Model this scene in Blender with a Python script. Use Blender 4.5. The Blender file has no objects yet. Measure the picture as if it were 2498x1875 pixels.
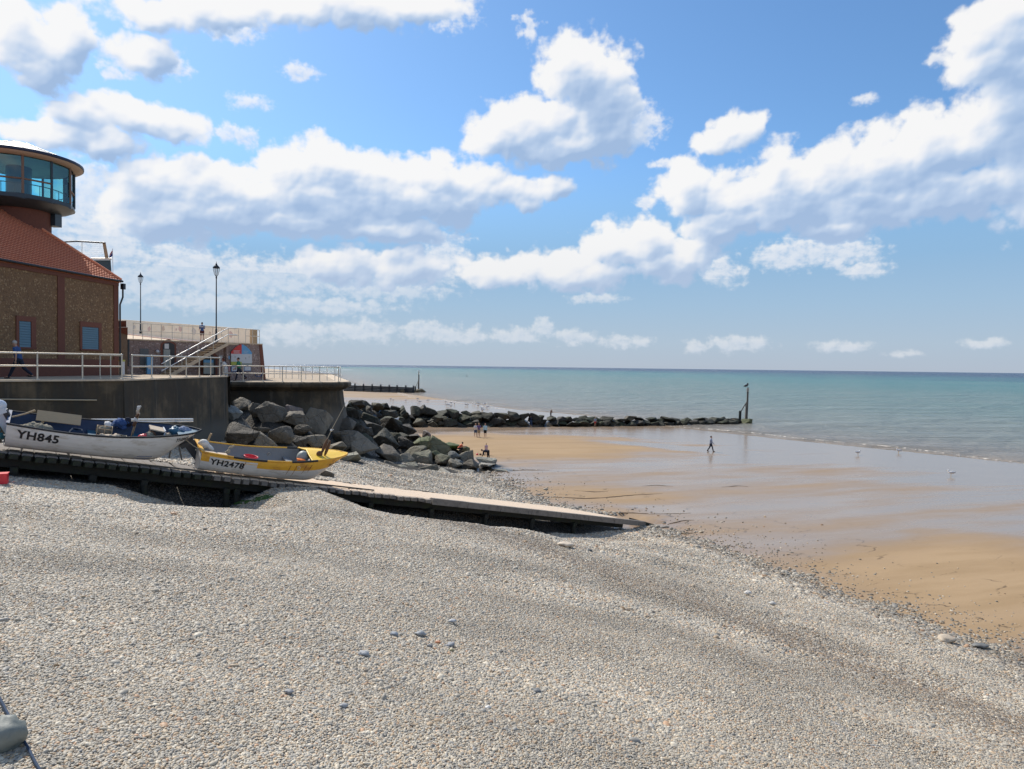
import bpy, bmesh, math, random
import numpy as np
from mathutils import Vector, Matrix, Euler, noise as mnoise

random.seed(7)
R = math.radians
sc = bpy.context.scene
col = sc.collection

# ---------------------------------------------------------------- camera, sky, sun, exposure
W0, H0, FPX = 2498.0, 1875.0, 1700.0
CAMZ = 9.0
PITCH, ROLL = R(1.476), R(0.72)
_r0 = Vector((1, 0, 0)); _u0 = Vector((0, math.sin(PITCH), math.cos(PITCH)))
FWD = Vector((0, math.cos(PITCH), -math.sin(PITCH)))
UP = _u0 * math.cos(ROLL) - _r0 * math.sin(ROLL)
RIGHT = _r0 * math.cos(ROLL) + _u0 * math.sin(ROLL)
CAM = Vector((0, 0, CAMZ))
cam_data = bpy.data.cameras.new('camera')
cam_data.sensor_width = 36.0
cam_data.lens = 36.0 * FPX / W0
cam_data.clip_start = 0.1
cam_data.clip_end = 60000
cam = bpy.data.objects.new('camera', cam_data)
col.objects.link(cam)
M = Matrix((RIGHT, UP, -FWD)).transposed().to_4x4(); M.translation = CAM
cam.matrix_world = M
sc.camera = cam

def ray(px, py):
    return (FWD + RIGHT * ((px - W0 / 2) / FPX) + UP * ((H0 / 2 - py) / FPX))
def at(px, py, D):                      # a spot seen at a photo pixel, D metres ahead
    d = ray(px, py); return CAM + d * (D / d.y)
def on_z(px, py, z):
    d = ray(px, py); return CAM + d * ((z - CAMZ) / d.z)

SUN_AZ, SUN_EL = R(-42), R(46)          # azimuth from +Y towards +X
SUN_DIR = Vector((math.sin(SUN_AZ) * math.cos(SUN_EL), math.cos(SUN_AZ) * math.cos(SUN_EL), math.sin(SUN_EL)))

sc.render.engine = 'CYCLES'
sc.cycles.use_denoising = True
sc.cycles.max_bounces = 6
sc.cycles.diffuse_bounces = 3
sc.cycles.glossy_bounces = 3
sc.cycles.transmission_bounces = 4
sc.cycles.transparent_max_bounces = 8
sc.cycles.caustics_reflective = False
sc.cycles.caustics_refractive = False
sc.view_settings.view_transform = 'Standard'
sc.view_settings.look = 'None'
sc.view_settings.exposure = 0.0
sc.view_settings.gamma = 1.0
sc.view_settings.use_curve_mapping = False

def nd(nt, t, **kw):
    n = nt.nodes.new(t)
    for k, v in kw.items():
        if k == 'inp':
            for i, x in v.items(): n.inputs[i].default_value = x
        else: setattr(n, k, v)
    return n
def mth(nt, op, a, b=None, c=None, clamp=False):
    n = nt.nodes.new('ShaderNodeMath'); n.operation = op; n.use_clamp = clamp
    for i, x in enumerate((a, b, c)):
        if x is None: continue
        if hasattr(x, 'default_value') or hasattr(x, 'links'): nt.links.new(x, n.inputs[i])
        else: n.inputs[i].default_value = x
    return n.outputs[0]
def mix(nt, f, a, b, bt='MIX'):
    n = nt.nodes.new('ShaderNodeMix'); n.data_type = 'RGBA'; n.blend_type = bt; n.clamp_factor = True
    for i, x in ((0, f), (6, a), (7, b)):
        if hasattr(x, 'links'): nt.links.new(x, n.inputs[i])
        else: n.inputs[i].default_value = (tuple(x) + (1,) if isinstance(x, (tuple, list)) and len(x) == 3 else x)
    return n.outputs[2]
def ramp(nt, f, stops, interp='LINEAR'):
    n = nt.nodes.new('ShaderNodeValToRGB'); cr = n.color_ramp; cr.interpolation = interp
    while len(cr.elements) < len(stops): cr.elements.new(0.5)
    for e, (p, c) in zip(cr.elements, stops):
        e.position = p
        e.color = (c, c, c, 1) if isinstance(c, (int, float)) else tuple(c) + (1,)
    if f is not None: nt.links.new(f, n.inputs[0])
    return n.outputs[0]
def maprange(nt, v, a, b, c=0.0, d=1.0, smooth=True):
    n = nt.nodes.new('ShaderNodeMapRange'); n.interpolation_type = 'SMOOTHSTEP' if smooth else 'LINEAR'
    nt.links.new(v, n.inputs[0])
    for i, x in ((1, a), (2, b), (3, c), (4, d)): n.inputs[i].default_value = x
    return n.outputs[0]
def noise(nt, vec, scale, detail=4, rough=0.5, lac=2.0, out=0, dist=0.0):
    n = nt.nodes.new('ShaderNodeTexNoise'); n.inputs['Scale'].default_value = scale
    n.inputs['Detail'].default_value = detail; n.inputs['Roughness'].default_value = rough
    n.inputs['Lacunarity'].default_value = lac; n.inputs['Distortion'].default_value = dist
    if vec is not None: nt.links.new(vec, n.inputs['Vector'])
    return n.outputs[out]

# cumulus banks: centre and half-size of each puff as seen when facing the sea (display pixels of a 2212 px wide view), offset for thin cloud
PUFFS = [
 # tall cloud right of centre
 (1245,150,92,78,0),(1300,190,80,100,0),(1170,265,120,62,0),(1100,295,90,52,0),(1220,315,150,50,0),(1300,270,95,85,0),(1370,270,60,40,-.25),
 # long bank left of centre
 (300,415,95,60,0),(390,400,110,72,0),(470,400,110,55,0),(360,470,120,62,0),(600,385,60,62,0),(690,365,75,66,0),(745,375,80,72,0),(820,400,90,65,0),
 (935,385,85,62,0),(1010,405,100,52,0),(1110,415,80,32,-.05),(1195,405,45,28,-.05),(560,430,110,55,0),(700,440,130,62,0),(860,440,140,60,0),(480,465,120,42,0),
 (650,485,150,30,0),(850,500,130,28,0),(960,440,85,48,0),
 # great bank at the right
 (1495,410,68,62,0),(1580,420,90,60,0),(1690,410,110,80,0),(1800,380,110,72,0),(1900,350,120,78,0),(2010,320,110,85,0),(2110,290,100,90,0),(2200,240,110,120,0),
 (1560,480,100,42,0),(1720,462,130,50,0),(1880,435,145,58,0),(2060,415,150,62,0),(2220,370,120,120,0),(1800,500,110,25,-.1),
 (2140,70,95,72,0),(2210,60,120,90,0),(2130,150,95,42,0),(2230,150,120,50,0),
 # lower bank in the middle
 (1040,578,52,36,0),(1120,582,95,38,0),(1215,575,85,48,0),(1330,535,78,48,0),(1260,600,110,32,0),(1400,520,75,45,0),(1500,540,70,50,-.05),(1440,580,70,36,-.1),
 (1700,550,75,30,-.15),(1800,545,100,28,-.15),(1560,585,45,30,-.2),(1866,583,52,16,-.18),
 # small cloud
 (1592,283,48,38,0),(1545,308,52,26,0),(1625,268,30,28,0),(1675,330,30,18,-.2),(1430,355,30,9,-.2),(1395,437,20,12,-.15),(1143,60,24,30,-.2),
 # top left
 (30,70,85,85,0),(110,90,75,70,0),(70,150,75,50,0),(150,60,60,55,0),(320,115,88,45,-.08),(270,130,60,28,-.3),(245,160,26,14,-.2),(380,145,34,22,-.3),
 (330,25,130,38,0),(470,20,110,42,0),(500,65,60,22,-.15),(620,15,130,36,0),(760,10,140,50,0),(900,15,120,36,-.05),(975,20,60,40,-.25),
 (170,255,85,45,0),(270,250,85,42,0),(360,265,85,38,0),(110,290,95,36,0),(220,300,90,40,0),(430,280,40,24,-.14),(490,285,26,18,-.16),(528,295,26,22,-.2),
 (650,155,42,18,-.25),(540,220,48,15,-.45),(680,285,18,12,-.3),(1865,215,30,12,-.45),(2025,128,28,12,-.45),
 # pale low cloud at the left
 (180,440,110,80,-.15),(220,530,120,60,-.3),(390,570,100,45,-.2),(300,610,90,40,-.2),(480,600,130,50,-.25),(620,600,120,40,-.25),(740,575,95,42,-.05),
 (870,580,105,42,-.05),(960,560,60,48,-.15),(830,625,150,22,-.3),(700,660,160,16,-.35),(430,650,160,20,-.4),(1290,645,60,10,-.3),
 # the row over the horizon
 (640,720,100,24,-.35),(780,715,80,22,-.3),(910,712,50,20,-.15),(990,725,70,18,-.15),(1110,725,60,16,-.25),(1172,708,26,18,-.2),(1240,728,50,14,-.25),
 (1350,738,60,12,-.3),(1590,742,75,15,-.15),(1500,748,22,14,-.3),(1815,748,65,11,-.25),(2130,742,55,11,-.25),(1950,765,40,7,-.4),
]
# --- cumulus field, computed once as density and sunlight over direction (azimuth, elevation)
def _hash(ix, iy, seed):
    h = (ix.astype(np.int64) * 374761393 + iy.astype(np.int64) * 668265263 + seed * 1442695040) & 0xFFFFFFFF
    h = ((h ^ (h >> 13)) * 1274126177) & 0xFFFFFFFF
    return ((h ^ (h >> 16)) & 0xFFFFFF).astype(np.float32) / float(0xFFFFFF)
def _grad(x, y, seed):
    ix = np.floor(x); iy = np.floor(y); fx = (x - ix).astype(np.float32); fy = (y - iy).astype(np.float32)
    ux = fx * fx * fx * (fx * (fx * 6 - 15) + 10); uy = fy * fy * fy * (fy * (fy * 6 - 15) + 10)
    def c(dx, dy):
        a = _hash(ix + dx, iy + dy, seed) * 6.2831853
        return np.cos(a) * (fx - dx) + np.sin(a) * (fy - dy)
    a = c(0, 0); b = c(1, 0); d = c(0, 1); e = c(1, 1)
    return ((a + (b - a) * ux) * (1 - uy) + (d + (e - d) * ux) * uy) * 1.4
def _fbm(x, y, seed, octv, rough=0.5):
    s = np.zeros(x.shape, np.float32); amp = 1.0; tot = 0
    for o in range(octv):
        s += amp * _grad(x, y, seed + o); tot += amp; amp *= rough; x = x * 2.03 + 17.1; y = y * 2.03 - 9.7
    return s / tot
def _cell(x, y, seed):                   # round puffs: 1 at the middle of a cell, 0 at its rim
    ix = np.floor(x); iy = np.floor(y); best = np.full(x.shape, 9.0, np.float32)
    for dx in (-1, 0, 1):
        for dy in (-1, 0, 1):
            jx = ix + dx; jy = iy + dy
            cx = jx + 0.15 + 0.7 * _hash(jx, jy, seed); cy = jy + 0.15 + 0.7 * _hash(jx, jy, seed + 77)
            best = np.minimum(best, (x - cx) ** 2 + (y - cy) ** 2)
    return np.clip(1 - best / 0.8, -0.3, 1).astype(np.float32)
def _blur(A, r):
    r = max(1, int(r))
    for _ in range(2):
        for ax in (0, 1):
            c = np.cumsum(np.concatenate([np.repeat(np.take(A, [0], ax), r + 1, ax), A, np.repeat(np.take(A, [-1], ax), r, ax)], ax), axis=ax, dtype=np.float64)
            n = A.shape[ax]
            A = ((np.take(c, range(2 * r + 1, 2 * r + 1 + n), ax) - np.take(c, range(0, n), ax)) / (2 * r + 1)).astype(np.float32)
    return A
def cloud_field(az, el, puffs):
    """az, el in degrees; puffs in degrees (az, el, raz, rel, off). Returns thickness (>0 inside cloud)."""
    wx = _fbm(az * .16, el * .16, 11, 2) * 1.0 + _fbm(az * .6, el * .6, 12, 3) * 1.1; wy = _fbm(az * .16, el * .16, 31, 2) * .7 + _fbm(az * .6, el * .6, 32, 3) * .9
    F = np.full(az.shape, -1.0, np.float32)
    for (a, e, ra, re, off) in puffs:
        w = min(1.0, re / 1.6)
        l = 1 - np.sqrt(((az + wx * w - a) / ra) ** 2 + ((el + wy * w - e) / re) ** 2) + off
        k = 0.07
        h = np.clip(0.5 + 0.5 * (l - F) / k, 0, 1)
        F = F * (1 - h) + l * h + k * h * (1 - h)
    X = az + wx * .5; Y = el + wy * .5
    away = np.clip((np.abs(az) - 42) / 14, 0, 1)
    gen = _fbm(az * .035, el * .075, 51, 3) * 2.2 - 0.22
    F = np.maximum(F, np.minimum(gen, .7) * away - (1 - away))
    Fc = np.clip(F, -1, 0.6)
    fb = _fbm(az * .42, el * .55, 71, 7, .55)
    b1 = _cell(X * .42, Y * .50, 101); b2 = _cell(X * .95 + 3, Y * 1.1, 102); b3 = _cell(X * 2.1, Y * 2.4 + 5, 103); b4 = _cell(X * 4.8 + 1, Y * 5.2, 104)
    bil = .44 * b1 + .30 * b2 + .17 * b3 + .09 * b4 - .36
    return Fc + 0.50 * bil + 0.52 * fb, F, bil
def cloud_light(T, F, bil, dpx, elv):
    """march towards the sun (up and left in the map); dpx = pixels per degree"""
    tau = np.zeros_like(T); dx, dy = -0.50, 0.86
    def shift(A, r):
        return np.roll(np.roll(A, -int(round(dy * r * dpx)), 0), -int(round(dx * r * dpx)), 1)
    T1 = _blur(T, .07 * dpx); T2 = _blur(T, .28 * dpx); T3 = _blur(T, .8 * dpx)
    dens = np.clip(T2, 0, .9)
    for r, wgt in ((.4, .10), (.9, .16), (1.6, .26), (2.6, .34), (3.8, .34)):
        tau += shift(dens, r) * wgt
    lit = 1.12 - 1.02 * tau + 1.1 * (T1 - shift(T1, .16)) + .75 * (T2 - shift(T2, .5)) + .45 * (T3 - shift(T3, 1.3))
    lit = np.minimum(lit, 1.08 - .18 * np.clip(.3 - T2, 0, .3))
    return np.clip(_blur(lit, .05 * dpx), 0, 1.0)
def smooth(a, b, x):
    t = np.clip((x - a) / (b - a), 0, 1); return t * t * (3 - 2 * t)
def puff_angles():
    out = []
    k = W0 / 2212.0
    for (cx, cy, rx, ry, off) in PUFFS:
        d = ray(cx * k, cy * k); az = math.degrees(math.atan2(d.x, d.y)); el = math.degrees(math.asin(d.z / d.length))
        dr = ray((cx + rx) * k, cy * k); ax = abs(math.degrees(math.atan2(dr.x, dr.y)) - az)
        du = ray(cx * k, (cy - ry) * k); ay = abs(math.degrees(math.asin(du.z / du.length)) - el)
        out.append((az, el, ax * 1.06, ay * 1.06, off))
    return out
def cloud_map(az0, az1, el0, el1, dpx):
    az = np.arange(az0, az1, 1 / dpx, dtype=np.float32); el = np.arange(el0, el1, 1 / dpx, dtype=np.float32)
    A, E = np.meshgrid(az, el)
    pf = puff_angles()
    T, F, bil = cloud_field(A, E, [p for p in pf if p[4] > -.11])
    lit = cloud_light(T, F, bil, dpx, E)
    alpha = smooth(0.01, 0.42, T)
    # ragged thin cloud behind
    F2 = np.full(A.shape, -1.0, np.float32)
    wx = _fbm(A * .9, E * .9, 312, 4) * 1.3; wy = _fbm(A * .9, E * .9, 332, 4) * .8
    for (a, e, ra, re, off) in pf:
        if off > -.11: continue
        w = min(1.0, re / .9)
        l = (1 - np.sqrt(((A + wx * w - a) / (ra * 1.1)) ** 2 + ((E + wy * w - e) / (re * 1.25)) ** 2)) * (1.15 + off)
        F2 = np.maximum(F2, l)
    T2 = np.minimum(F2, .5) + .55 * _fbm(A * 1.1, E * 1.6, 371, 6, .6) + .28 * (_cell(A * 1.5, E * 2.2, 302) * .6 + _cell(A * 3.5, E * 4.6, 303) * .4 - .35)
    a2 = smooth(0.02, 0.70, T2) * np.where(E < 7, .62, .82)
    s2 = T2 - np.roll(np.roll(_blur(T2, .1 * dpx), -int(.35 * dpx), 0), int(.25 * dpx), 1)
    l2 = np.clip(.84 + .55 * s2 - .25 * np.clip(T2, 0, 1), 0, .97)
    out = alpha + a2 * (1 - alpha)
    lit = (lit * alpha + l2 * a2 * (1 - alpha)) / np.maximum(out, 1e-4)
    lit = np.where(out < 1e-3, .8, lit)
    return out.astype(np.float32), lit.astype(np.float32)
def sky_image(name, a0, a1, e0, e1, dpx):
    al, li = cloud_map(a0, a1, e0, e1, dpx)
    h, w = al.shape
    im = bpy.data.images.new(name, w, h, alpha=False, float_buffer=False)
    im.colorspace_settings.name = 'Non-Color'
    px = np.zeros((h, w, 4), np.float32); px[..., 0] = al; px[..., 1] = li; px[..., 3] = 1
    im.pixels.foreach_set(px.ravel()); im.update(); im.pack()
    return im
SKYTINT = (.090, .124, .150)
HAZECOL = (.43, .52, .62)
def build_world():
    w = bpy.data.worlds.new('World'); sc.world = w; w.use_nodes = True
    w.cycles.sampling_method = 'MANUAL'; w.cycles.sample_map_resolution = 512
    nt = w.node_tree; nt.nodes.clear(); L = nt.links.new
    tc = nd(nt, 'ShaderNodeTexCoord')
    s = nd(nt, 'ShaderNodeSeparateXYZ'); L(tc.outputs['Generated'], s.inputs[0])
    az = mth(nt, 'ARCTAN2', s.outputs[0], s.outputs[1]); el = mth(nt, 'ARCSINE', s.outputs[2])
    def lookup(im, a0, a1, e0, e1):
        c = nd(nt, 'ShaderNodeCombineXYZ')
        L(mth(nt, 'MULTIPLY_ADD', az, 1 / R(a1 - a0), -R(a0) / R(a1 - a0)), c.inputs[0])
        L(mth(nt, 'MULTIPLY_ADD', el, 1 / R(e1 - e0), -R(e0) / R(e1 - e0)), c.inputs[1])
        t = nd(nt, 'ShaderNodeTexImage', image=im, interpolation='Linear', extension='EXTEND'); L(c.outputs[0], t.inputs[0])
        return t.outputs[0]
    fine = lookup(sky_image('cloud_front', -46, 46, -2, 37, 20), -46, 46, -2, 37)
    rest = lookup(sky_image('cloud_round', -180, 180, -4, 90, 6), -180, 180, -4, 90)
    inside = mth(nt, 'MULTIPLY', mth(nt, 'LESS_THAN', mth(nt, 'ABSOLUTE', az), R(45)), mth(nt, 'LESS_THAN', el, R(36.5)))
    cl = nd(nt, 'ShaderNodeSeparateColor'); L(mix(nt, inside, rest, fine), cl.inputs[0])
    alpha, lit = cl.outputs[0], cl.outputs[1]
    ccol = ramp(nt, lit, [(0.0, (.36, .50, .73)), (0.35, (.50, .625, .82)), (0.60, (.71, .78, .89)), (0.80, (.865, .885, .93)), (1.0, (.95, .945, .94))])
    sky = nd(nt, 'ShaderNodeTexSky', sky_type='NISHITA', sun_disc=False, sun_elevation=SUN_EL, sun_rotation=SUN_AZ,
             altitude=0, air_density=1.0, dust_density=0.6, ozone_density=1.6)
    skc = nd(nt, 'ShaderNodeVectorMath', operation='MULTIPLY'); L(sky.outputs[0], skc.inputs[0]); skc.inputs[1].default_value = SKYTINT
    low = maprange(nt, el, R(-2), R(14), 1, 0)
    air = ramp(nt, mth(nt, 'MULTIPLY', el, 1 / R(20)), [(0.0, (.45, .515, .615)), (.10, (.43, .535, .655)), (.25, (.36, .52, .695)), (.42, (.285, .48, .71)), (.8, (.25, .45, .71))])
    base = mix(nt, maprange(nt, el, R(7), R(17), .96, 0), skc.outputs[0], air)
    ccl = mix(nt, mth(nt, 'MULTIPLY', low, 0.55), ccol, (.66, .70, .76))
    amask = mth(nt, 'MULTIPLY', alpha, maprange(nt, el, R(-0.5), R(1.5), 0, 1))
    out = mix(nt, mth(nt, 'MULTIPLY', amask, 0.97), base, ccl)
    bg = nd(nt, 'ShaderNodeBackground'); bg.inputs[1].default_value = 1.0
    L(out, bg.inputs[0])
    wo = nd(nt, 'ShaderNodeOutputWorld'); L(bg.outputs[0], wo.inputs[0])
build_world()

sun_d = bpy.data.lights.new('sun', 'SUN'); sun_d.energy = 4.7; sun_d.angle = R(0.55); sun_d.color = (1.0, .93, .83)
sun = bpy.data.objects.new('sun', sun_d); col.objects.link(sun)
sun.rotation_euler = SUN_DIR.to_track_quat('Z', 'Y').to_euler()
sun.location = (-40, 20, 60)
# ---------------------------------------------------------------- materials
MATS = {}
def new_mat(name):
    m = bpy.data.materials.new(name); m.use_nodes = True; nt = m.node_tree; nt.nodes.clear()
    o = nt.nodes.new('ShaderNodeOutputMaterial'); p = nt.nodes.new('ShaderNodeBsdfPrincipled')
    nt.links.new(p.outputs[0], o.inputs[0]); MATS[name] = m
    return m, nt, p
def bump(nt, p, h, strength, dist=0.02):
    b = nt.nodes.new('ShaderNodeBump'); b.inputs['Strength'].default_value = strength; b.inputs['Distance'].default_value = dist
    nt.links.new(h, b.inputs['Height']); nt.links.new(b.outputs[0], p.inputs['Normal']); return b
def tex_obj(nt): return nd(nt, 'ShaderNodeTexCoord').outputs['Object']
def world_pos(nt): return nd(nt, 'ShaderNodeNewGeometry').outputs['Position']
def plain(name, c, rough=0.6, var=0.15, scale=3.0, metal=0.0, bmp=0.0, spec=0.5, dirt=None, dirt_amt=0.0, stretch=None):
    m, nt, p = new_mat(name)
    v = tex_obj(nt)
    if stretch:
        q = nd(nt, 'ShaderNodeVectorMath', operation='MULTIPLY'); nt.links.new(v, q.inputs[0]); q.inputs[1].default_value = stretch; v = q.outputs[0]
    n = noise(nt, v, scale, 6, 0.6)
    f = mth(nt, 'MULTIPLY_ADD', n, 2 * var, 1 - var)
    cm = nd(nt, 'ShaderNodeVectorMath', operation='SCALE'); cm.inputs[0].default_value = c; nt.links.new(f, cm.inputs['Scale'])
    out = cm.outputs[0]
    if dirt:
        n2 = noise(nt, v, scale * .45, 8, 0.7)
        out = mix(nt, mth(nt, 'MULTIPLY', maprange(nt, n2, .48, .68), dirt_amt), out, dirt)
    nt.links.new(out, p.inputs['Base Color'])
    p.inputs['Roughness'].default_value = rough; p.inputs['Metallic'].default_value = metal
    p.inputs['Specular IOR Level'].default_value = spec
    if bmp: bump(nt, p, n, bmp)
    return m
plain('boat_white', (.66, .65, .63), .5, .10, 3, dirt=(.36, .31, .24), dirt_amt=.6, stretch=(1, 1, 3), bmp=.12)
plain('boat_yellow', (.76, .40, .035), .5, .14, 4, dirt=(.40, .16, .04), dirt_amt=.75)
plain('deck_yellow', (.86, .55, .05), .45, .08, 3, dirt=(.55, .33, .08), dirt_amt=.3)
plain('boat_blue', (.022, .055, .13), .5, .2, 3, dirt=(.10, .12, .13), dirt_amt=.4)
plain('boat_teal', (.03, .12, .19), .5, .2, 3)
plain('boat_grey', (.27, .27, .27), .6, .1, 4, dirt=(.18, .16, .13), dirt_amt=.5)
plain('rubber', (.022, .024, .028), .75, .2, 6)
plain('black_paint', (.012, .013, .016), .45, .2, 6)
plain('letter_black', (.012, .012, .015), .6, .1, 6)
plain('letter_pale', (.55, .54, .5), .6, .1, 6)
plain('rust', (.30, .12, .035), .8, .2, 9)
plain('cowl_white', (.62, .66, .72), .25, .03, 2)
plain('cowl_dark', (.030, .038, .052), .35, .1, 2)
plain('tan_wood', (.46, .33, .19), .7, .2, 6, stretch=(1, 8, 8))
plain('pale_wood', (.66, .52, .38), .8, .12, 5, dirt=(.42, .32, .22), dirt_amt=.4)
plain('old_wood', (.105, .090, .072), .85, .35, 5, bmp=.4, dirt=(.045, .05, .03), dirt_amt=.6)
plain('grey_wood', (.21, .185, .16), .85, .3, 6, bmp=.4, dirt=(.07, .065, .05), dirt_amt=.6)
plain('weed_wood', (.018, .018, .014), .8, .35, 5, bmp=.4, dirt=(.03, .045, .012), dirt_amt=.7)
plain('dark_pile', (.022, .024, .028), .8, .3, 4)
plain('red_plastic', (.70, .03, .045), .4, .08, 5)
plain('orange_plastic', (.85, .20, .02), .45, .08, 5)
plain('blue_plastic', (.03, .09, .28), .4, .15, 5)
plain('cloth_tan', (.50, .41, .31), .9, .2, 8)
plain('cloth_white', (.66, .65, .62), .85, .1, 8)
plain('cloth_brown', (.13, .065, .035), .9, .3, 12)
plain('cloth_teal', (.04, .18, .22), .8, .3, 8)
plain('net_grey', (.22, .20, .15), .9, .4, 30, bmp=.6)
plain('rope_blue', (.03, .055, .10), .9, .3, 40, bmp=.5)
plain('rope_pale', (.42, .36, .26), .9, .2, 40)
plain('galv', (.60, .55, .46), .42, .10, 8, metal=.55)
plain('galv_white', (.72, .72, .70), .4, .08, 8, metal=.2)
plain('iron_black', (.012, .014, .018), .4, .2, 8)
plain('tower_frame', (.028, .045, .06), .4, .1, 5)
plain('tower_brown', (.20, .12, .08), .6, .1, 5)
plain('tower_roof', (.17, .185, .20), .45, .1, 3)
plain('tower_soffit', (.42, .33, .25), .7, .1, 3)
plain('tower_inside', (.6, .6, .57), .8, .1, 3)
plain('navy_rim', (.012, .02, .055), .4, .1, 3)
plain('slate_blue', (.045, .095, .12), .5, .1, 3)
plain('louvre', (.105, .20, .26), .5, .1, 5)
plain('quay_stone', (.58, .46, .32), .85, .18, 2.0, bmp=.2, dirt=(.22, .18, .14), dirt_amt=.5)
plain('pavement', (.40, .31, .21), .85, .15, .8, bmp=.2, dirt=(.2, .17, .13), dirt_amt=.4)
plain('terrace_cream', (.62, .48, .33), .85, .10, .8, dirt=(.4, .3, .2), dirt_amt=.35)
plain('brick_dark', (.15, .055, .036), .85, .35, 14, bmp=.3)
plain('brick_red', (.18, .068, .044), .85, .3, 14, bmp=.3)
plain('door_dark', (.03, .028, .03), .5, .2, 5)
plain('shutter_grey', (.11, .12, .12), .6, .1, 5)
plain('sign_red', (.62, .05, .04), .5, .05, 5)
plain('sign_blue', (.13, .36, .60), .5, .05, 5)
plain('sign_white', (.58, .59, .60), .5, .05, 5)
plain('sign_lime', (.42, .44, .07), .5, .05, 5)
plain('sign_grey', (.30, .32, .29), .5, .05, 5)
plain('sign_pink', (.52, .26, .26), .5, .05, 5)
plain('sign_dark_blue', (.03, .10, .28), .5, .05, 5)
plain('skin', (.48, .27, .18), .55, .05, 8)
plain('hair_grey', (.42, .40, .37), .8, .1, 30)
plain('hair_dark', (.022, .016, .014), .7, .2, 30)
plain('hair_auburn', (.16, .035, .02), .7, .2, 30)
plain('hair_fair', (.38, .24, .12), .7, .2, 30)
for nme, c in dict(cloth_blue=(.035, .08, .21), cloth_navy=(.014, .018, .035), cloth_black=(.012, .012, .014), cloth_green=(.02, .17, .09),
                   cloth_lightblue=(.42, .60, .66), cloth_pink=(.55, .38, .45), cloth_red=(.45, .05, .04), cloth_maroon=(.06, .012, .015),
                   cloth_khaki=(.33, .25, .16), cloth_purple=(.13, .09, .2), cloth_denim=(.06, .10, .19), cloth_coral=(.75, .17, .09), cloth_greyblue=(.26, .30, .40)).items():
    plain(nme, c, .9, .15, 10)
plain('gull_white', (.75, .75, .74), .7, .05, 9)
plain('gull_grey', (.55, .56, .58), .7, .05, 9)
plain('beak', (.55, .33, .05), .5, .05, 9)
plain('bird_dark', (.02, .02, .022), .6, .1, 9)
plain('flag_blue', (.03, .04, .25), .8, .1, 9)
plain('wet_scarp', (.13, .085, .05), .8, .3, 9)
plain('weed_green', (.045, .10, .015), .8, .5, 6, bmp=.6)

def mat_glass():
    m = bpy.data.materials.new('tinted_glass'); m.use_nodes = True; nt = m.node_tree; nt.nodes.clear(); MATS['tinted_glass'] = m
    o = nd(nt, 'ShaderNodeOutputMaterial'); t = nd(nt, 'ShaderNodeBsdfTransparent'); t.inputs[0].default_value = (.48, .90, .95, 1)
    g = nd(nt, 'ShaderNodeBsdfGlossy'); g.inputs['Roughness'].default_value = .02; g.inputs[0].default_value = (.8, .9, .95, 1)
    lw = nd(nt, 'ShaderNodeFresnel'); lw.inputs[0].default_value = 1.5
    mx = nd(nt, 'ShaderNodeMixShader'); nt.links.new(mth(nt, 'ADD', lw.outputs[0], .05), mx.inputs[0]); nt.links.new(t.outputs[0], mx.inputs[1]); nt.links.new(g.outputs[0], mx.inputs[2])
    nt.links.new(mx.outputs[0], o.inputs[0])
mat_glass()
def mat_lamp_glass():
    m = bpy.data.materials.new('lamp_glass'); m.use_nodes = True; nt = m.node_tree; nt.nodes.clear(); MATS['lamp_glass'] = m
    o = nd(nt, 'ShaderNodeOutputMaterial'); t = nd(nt, 'ShaderNodeBsdfTransparent'); t.inputs[0].default_value = (.9, .92, .93, 1)
    g = nd(nt, 'ShaderNodeBsdfDiffuse'); g.inputs[0].default_value = (.8, .8, .8, 1)
    mx = nd(nt, 'ShaderNodeMixShader'); mx.inputs[0].default_value = .25; nt.links.new(t.outputs[0], mx.inputs[1]); nt.links.new(g.outputs[0], mx.inputs[2])
    nt.links.new(mx.outputs[0], o.inputs[0])
mat_lamp_glass()

def mat_flint(name, base, pale, dark, scale, bs=.8):
    m, nt, p = new_mat(name); v = tex_obj(nt)
    vo = nd(nt, 'ShaderNodeTexVoronoi'); nt.links.new(v, vo.inputs['Vector']); vo.inputs['Scale'].default_value = scale
    ve = nd(nt, 'ShaderNodeTexVoronoi', feature='DISTANCE_TO_EDGE'); nt.links.new(v, ve.inputs['Vector']); ve.inputs['Scale'].default_value = scale
    sx = nd(nt, 'ShaderNodeSeparateColor'); nt.links.new(vo.outputs['Color'], sx.inputs[0])
    c = ramp(nt, sx.outputs[0], [(0, dark), (.35, base), (.8, base), (.93, pale), (1, pale)])
    n = noise(nt, v, .6, 6, .65)
    c = mix(nt, maprange(nt, n, .35, .7), c, mix(nt, .5, c, dark))
    edge = maprange(nt, ve.outputs['Distance'], .0, .10)
    c = mix(nt, edge, tuple(x * .75 for x in base), c)
    nt.links.new(c, p.inputs['Base Color']); p.inputs['Roughness'].default_value = .6
    bump(nt, p, edge, bs, .03)
mat_flint('flint', (.25, .135, .055), (.46, .30, .15), (.14, .072, .028), 13.0, .6)
mat_flint('flint_grey', (.34, .24, .20), (.58, .47, .43), (.16, .11, .10), 13.0, .5)

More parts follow.
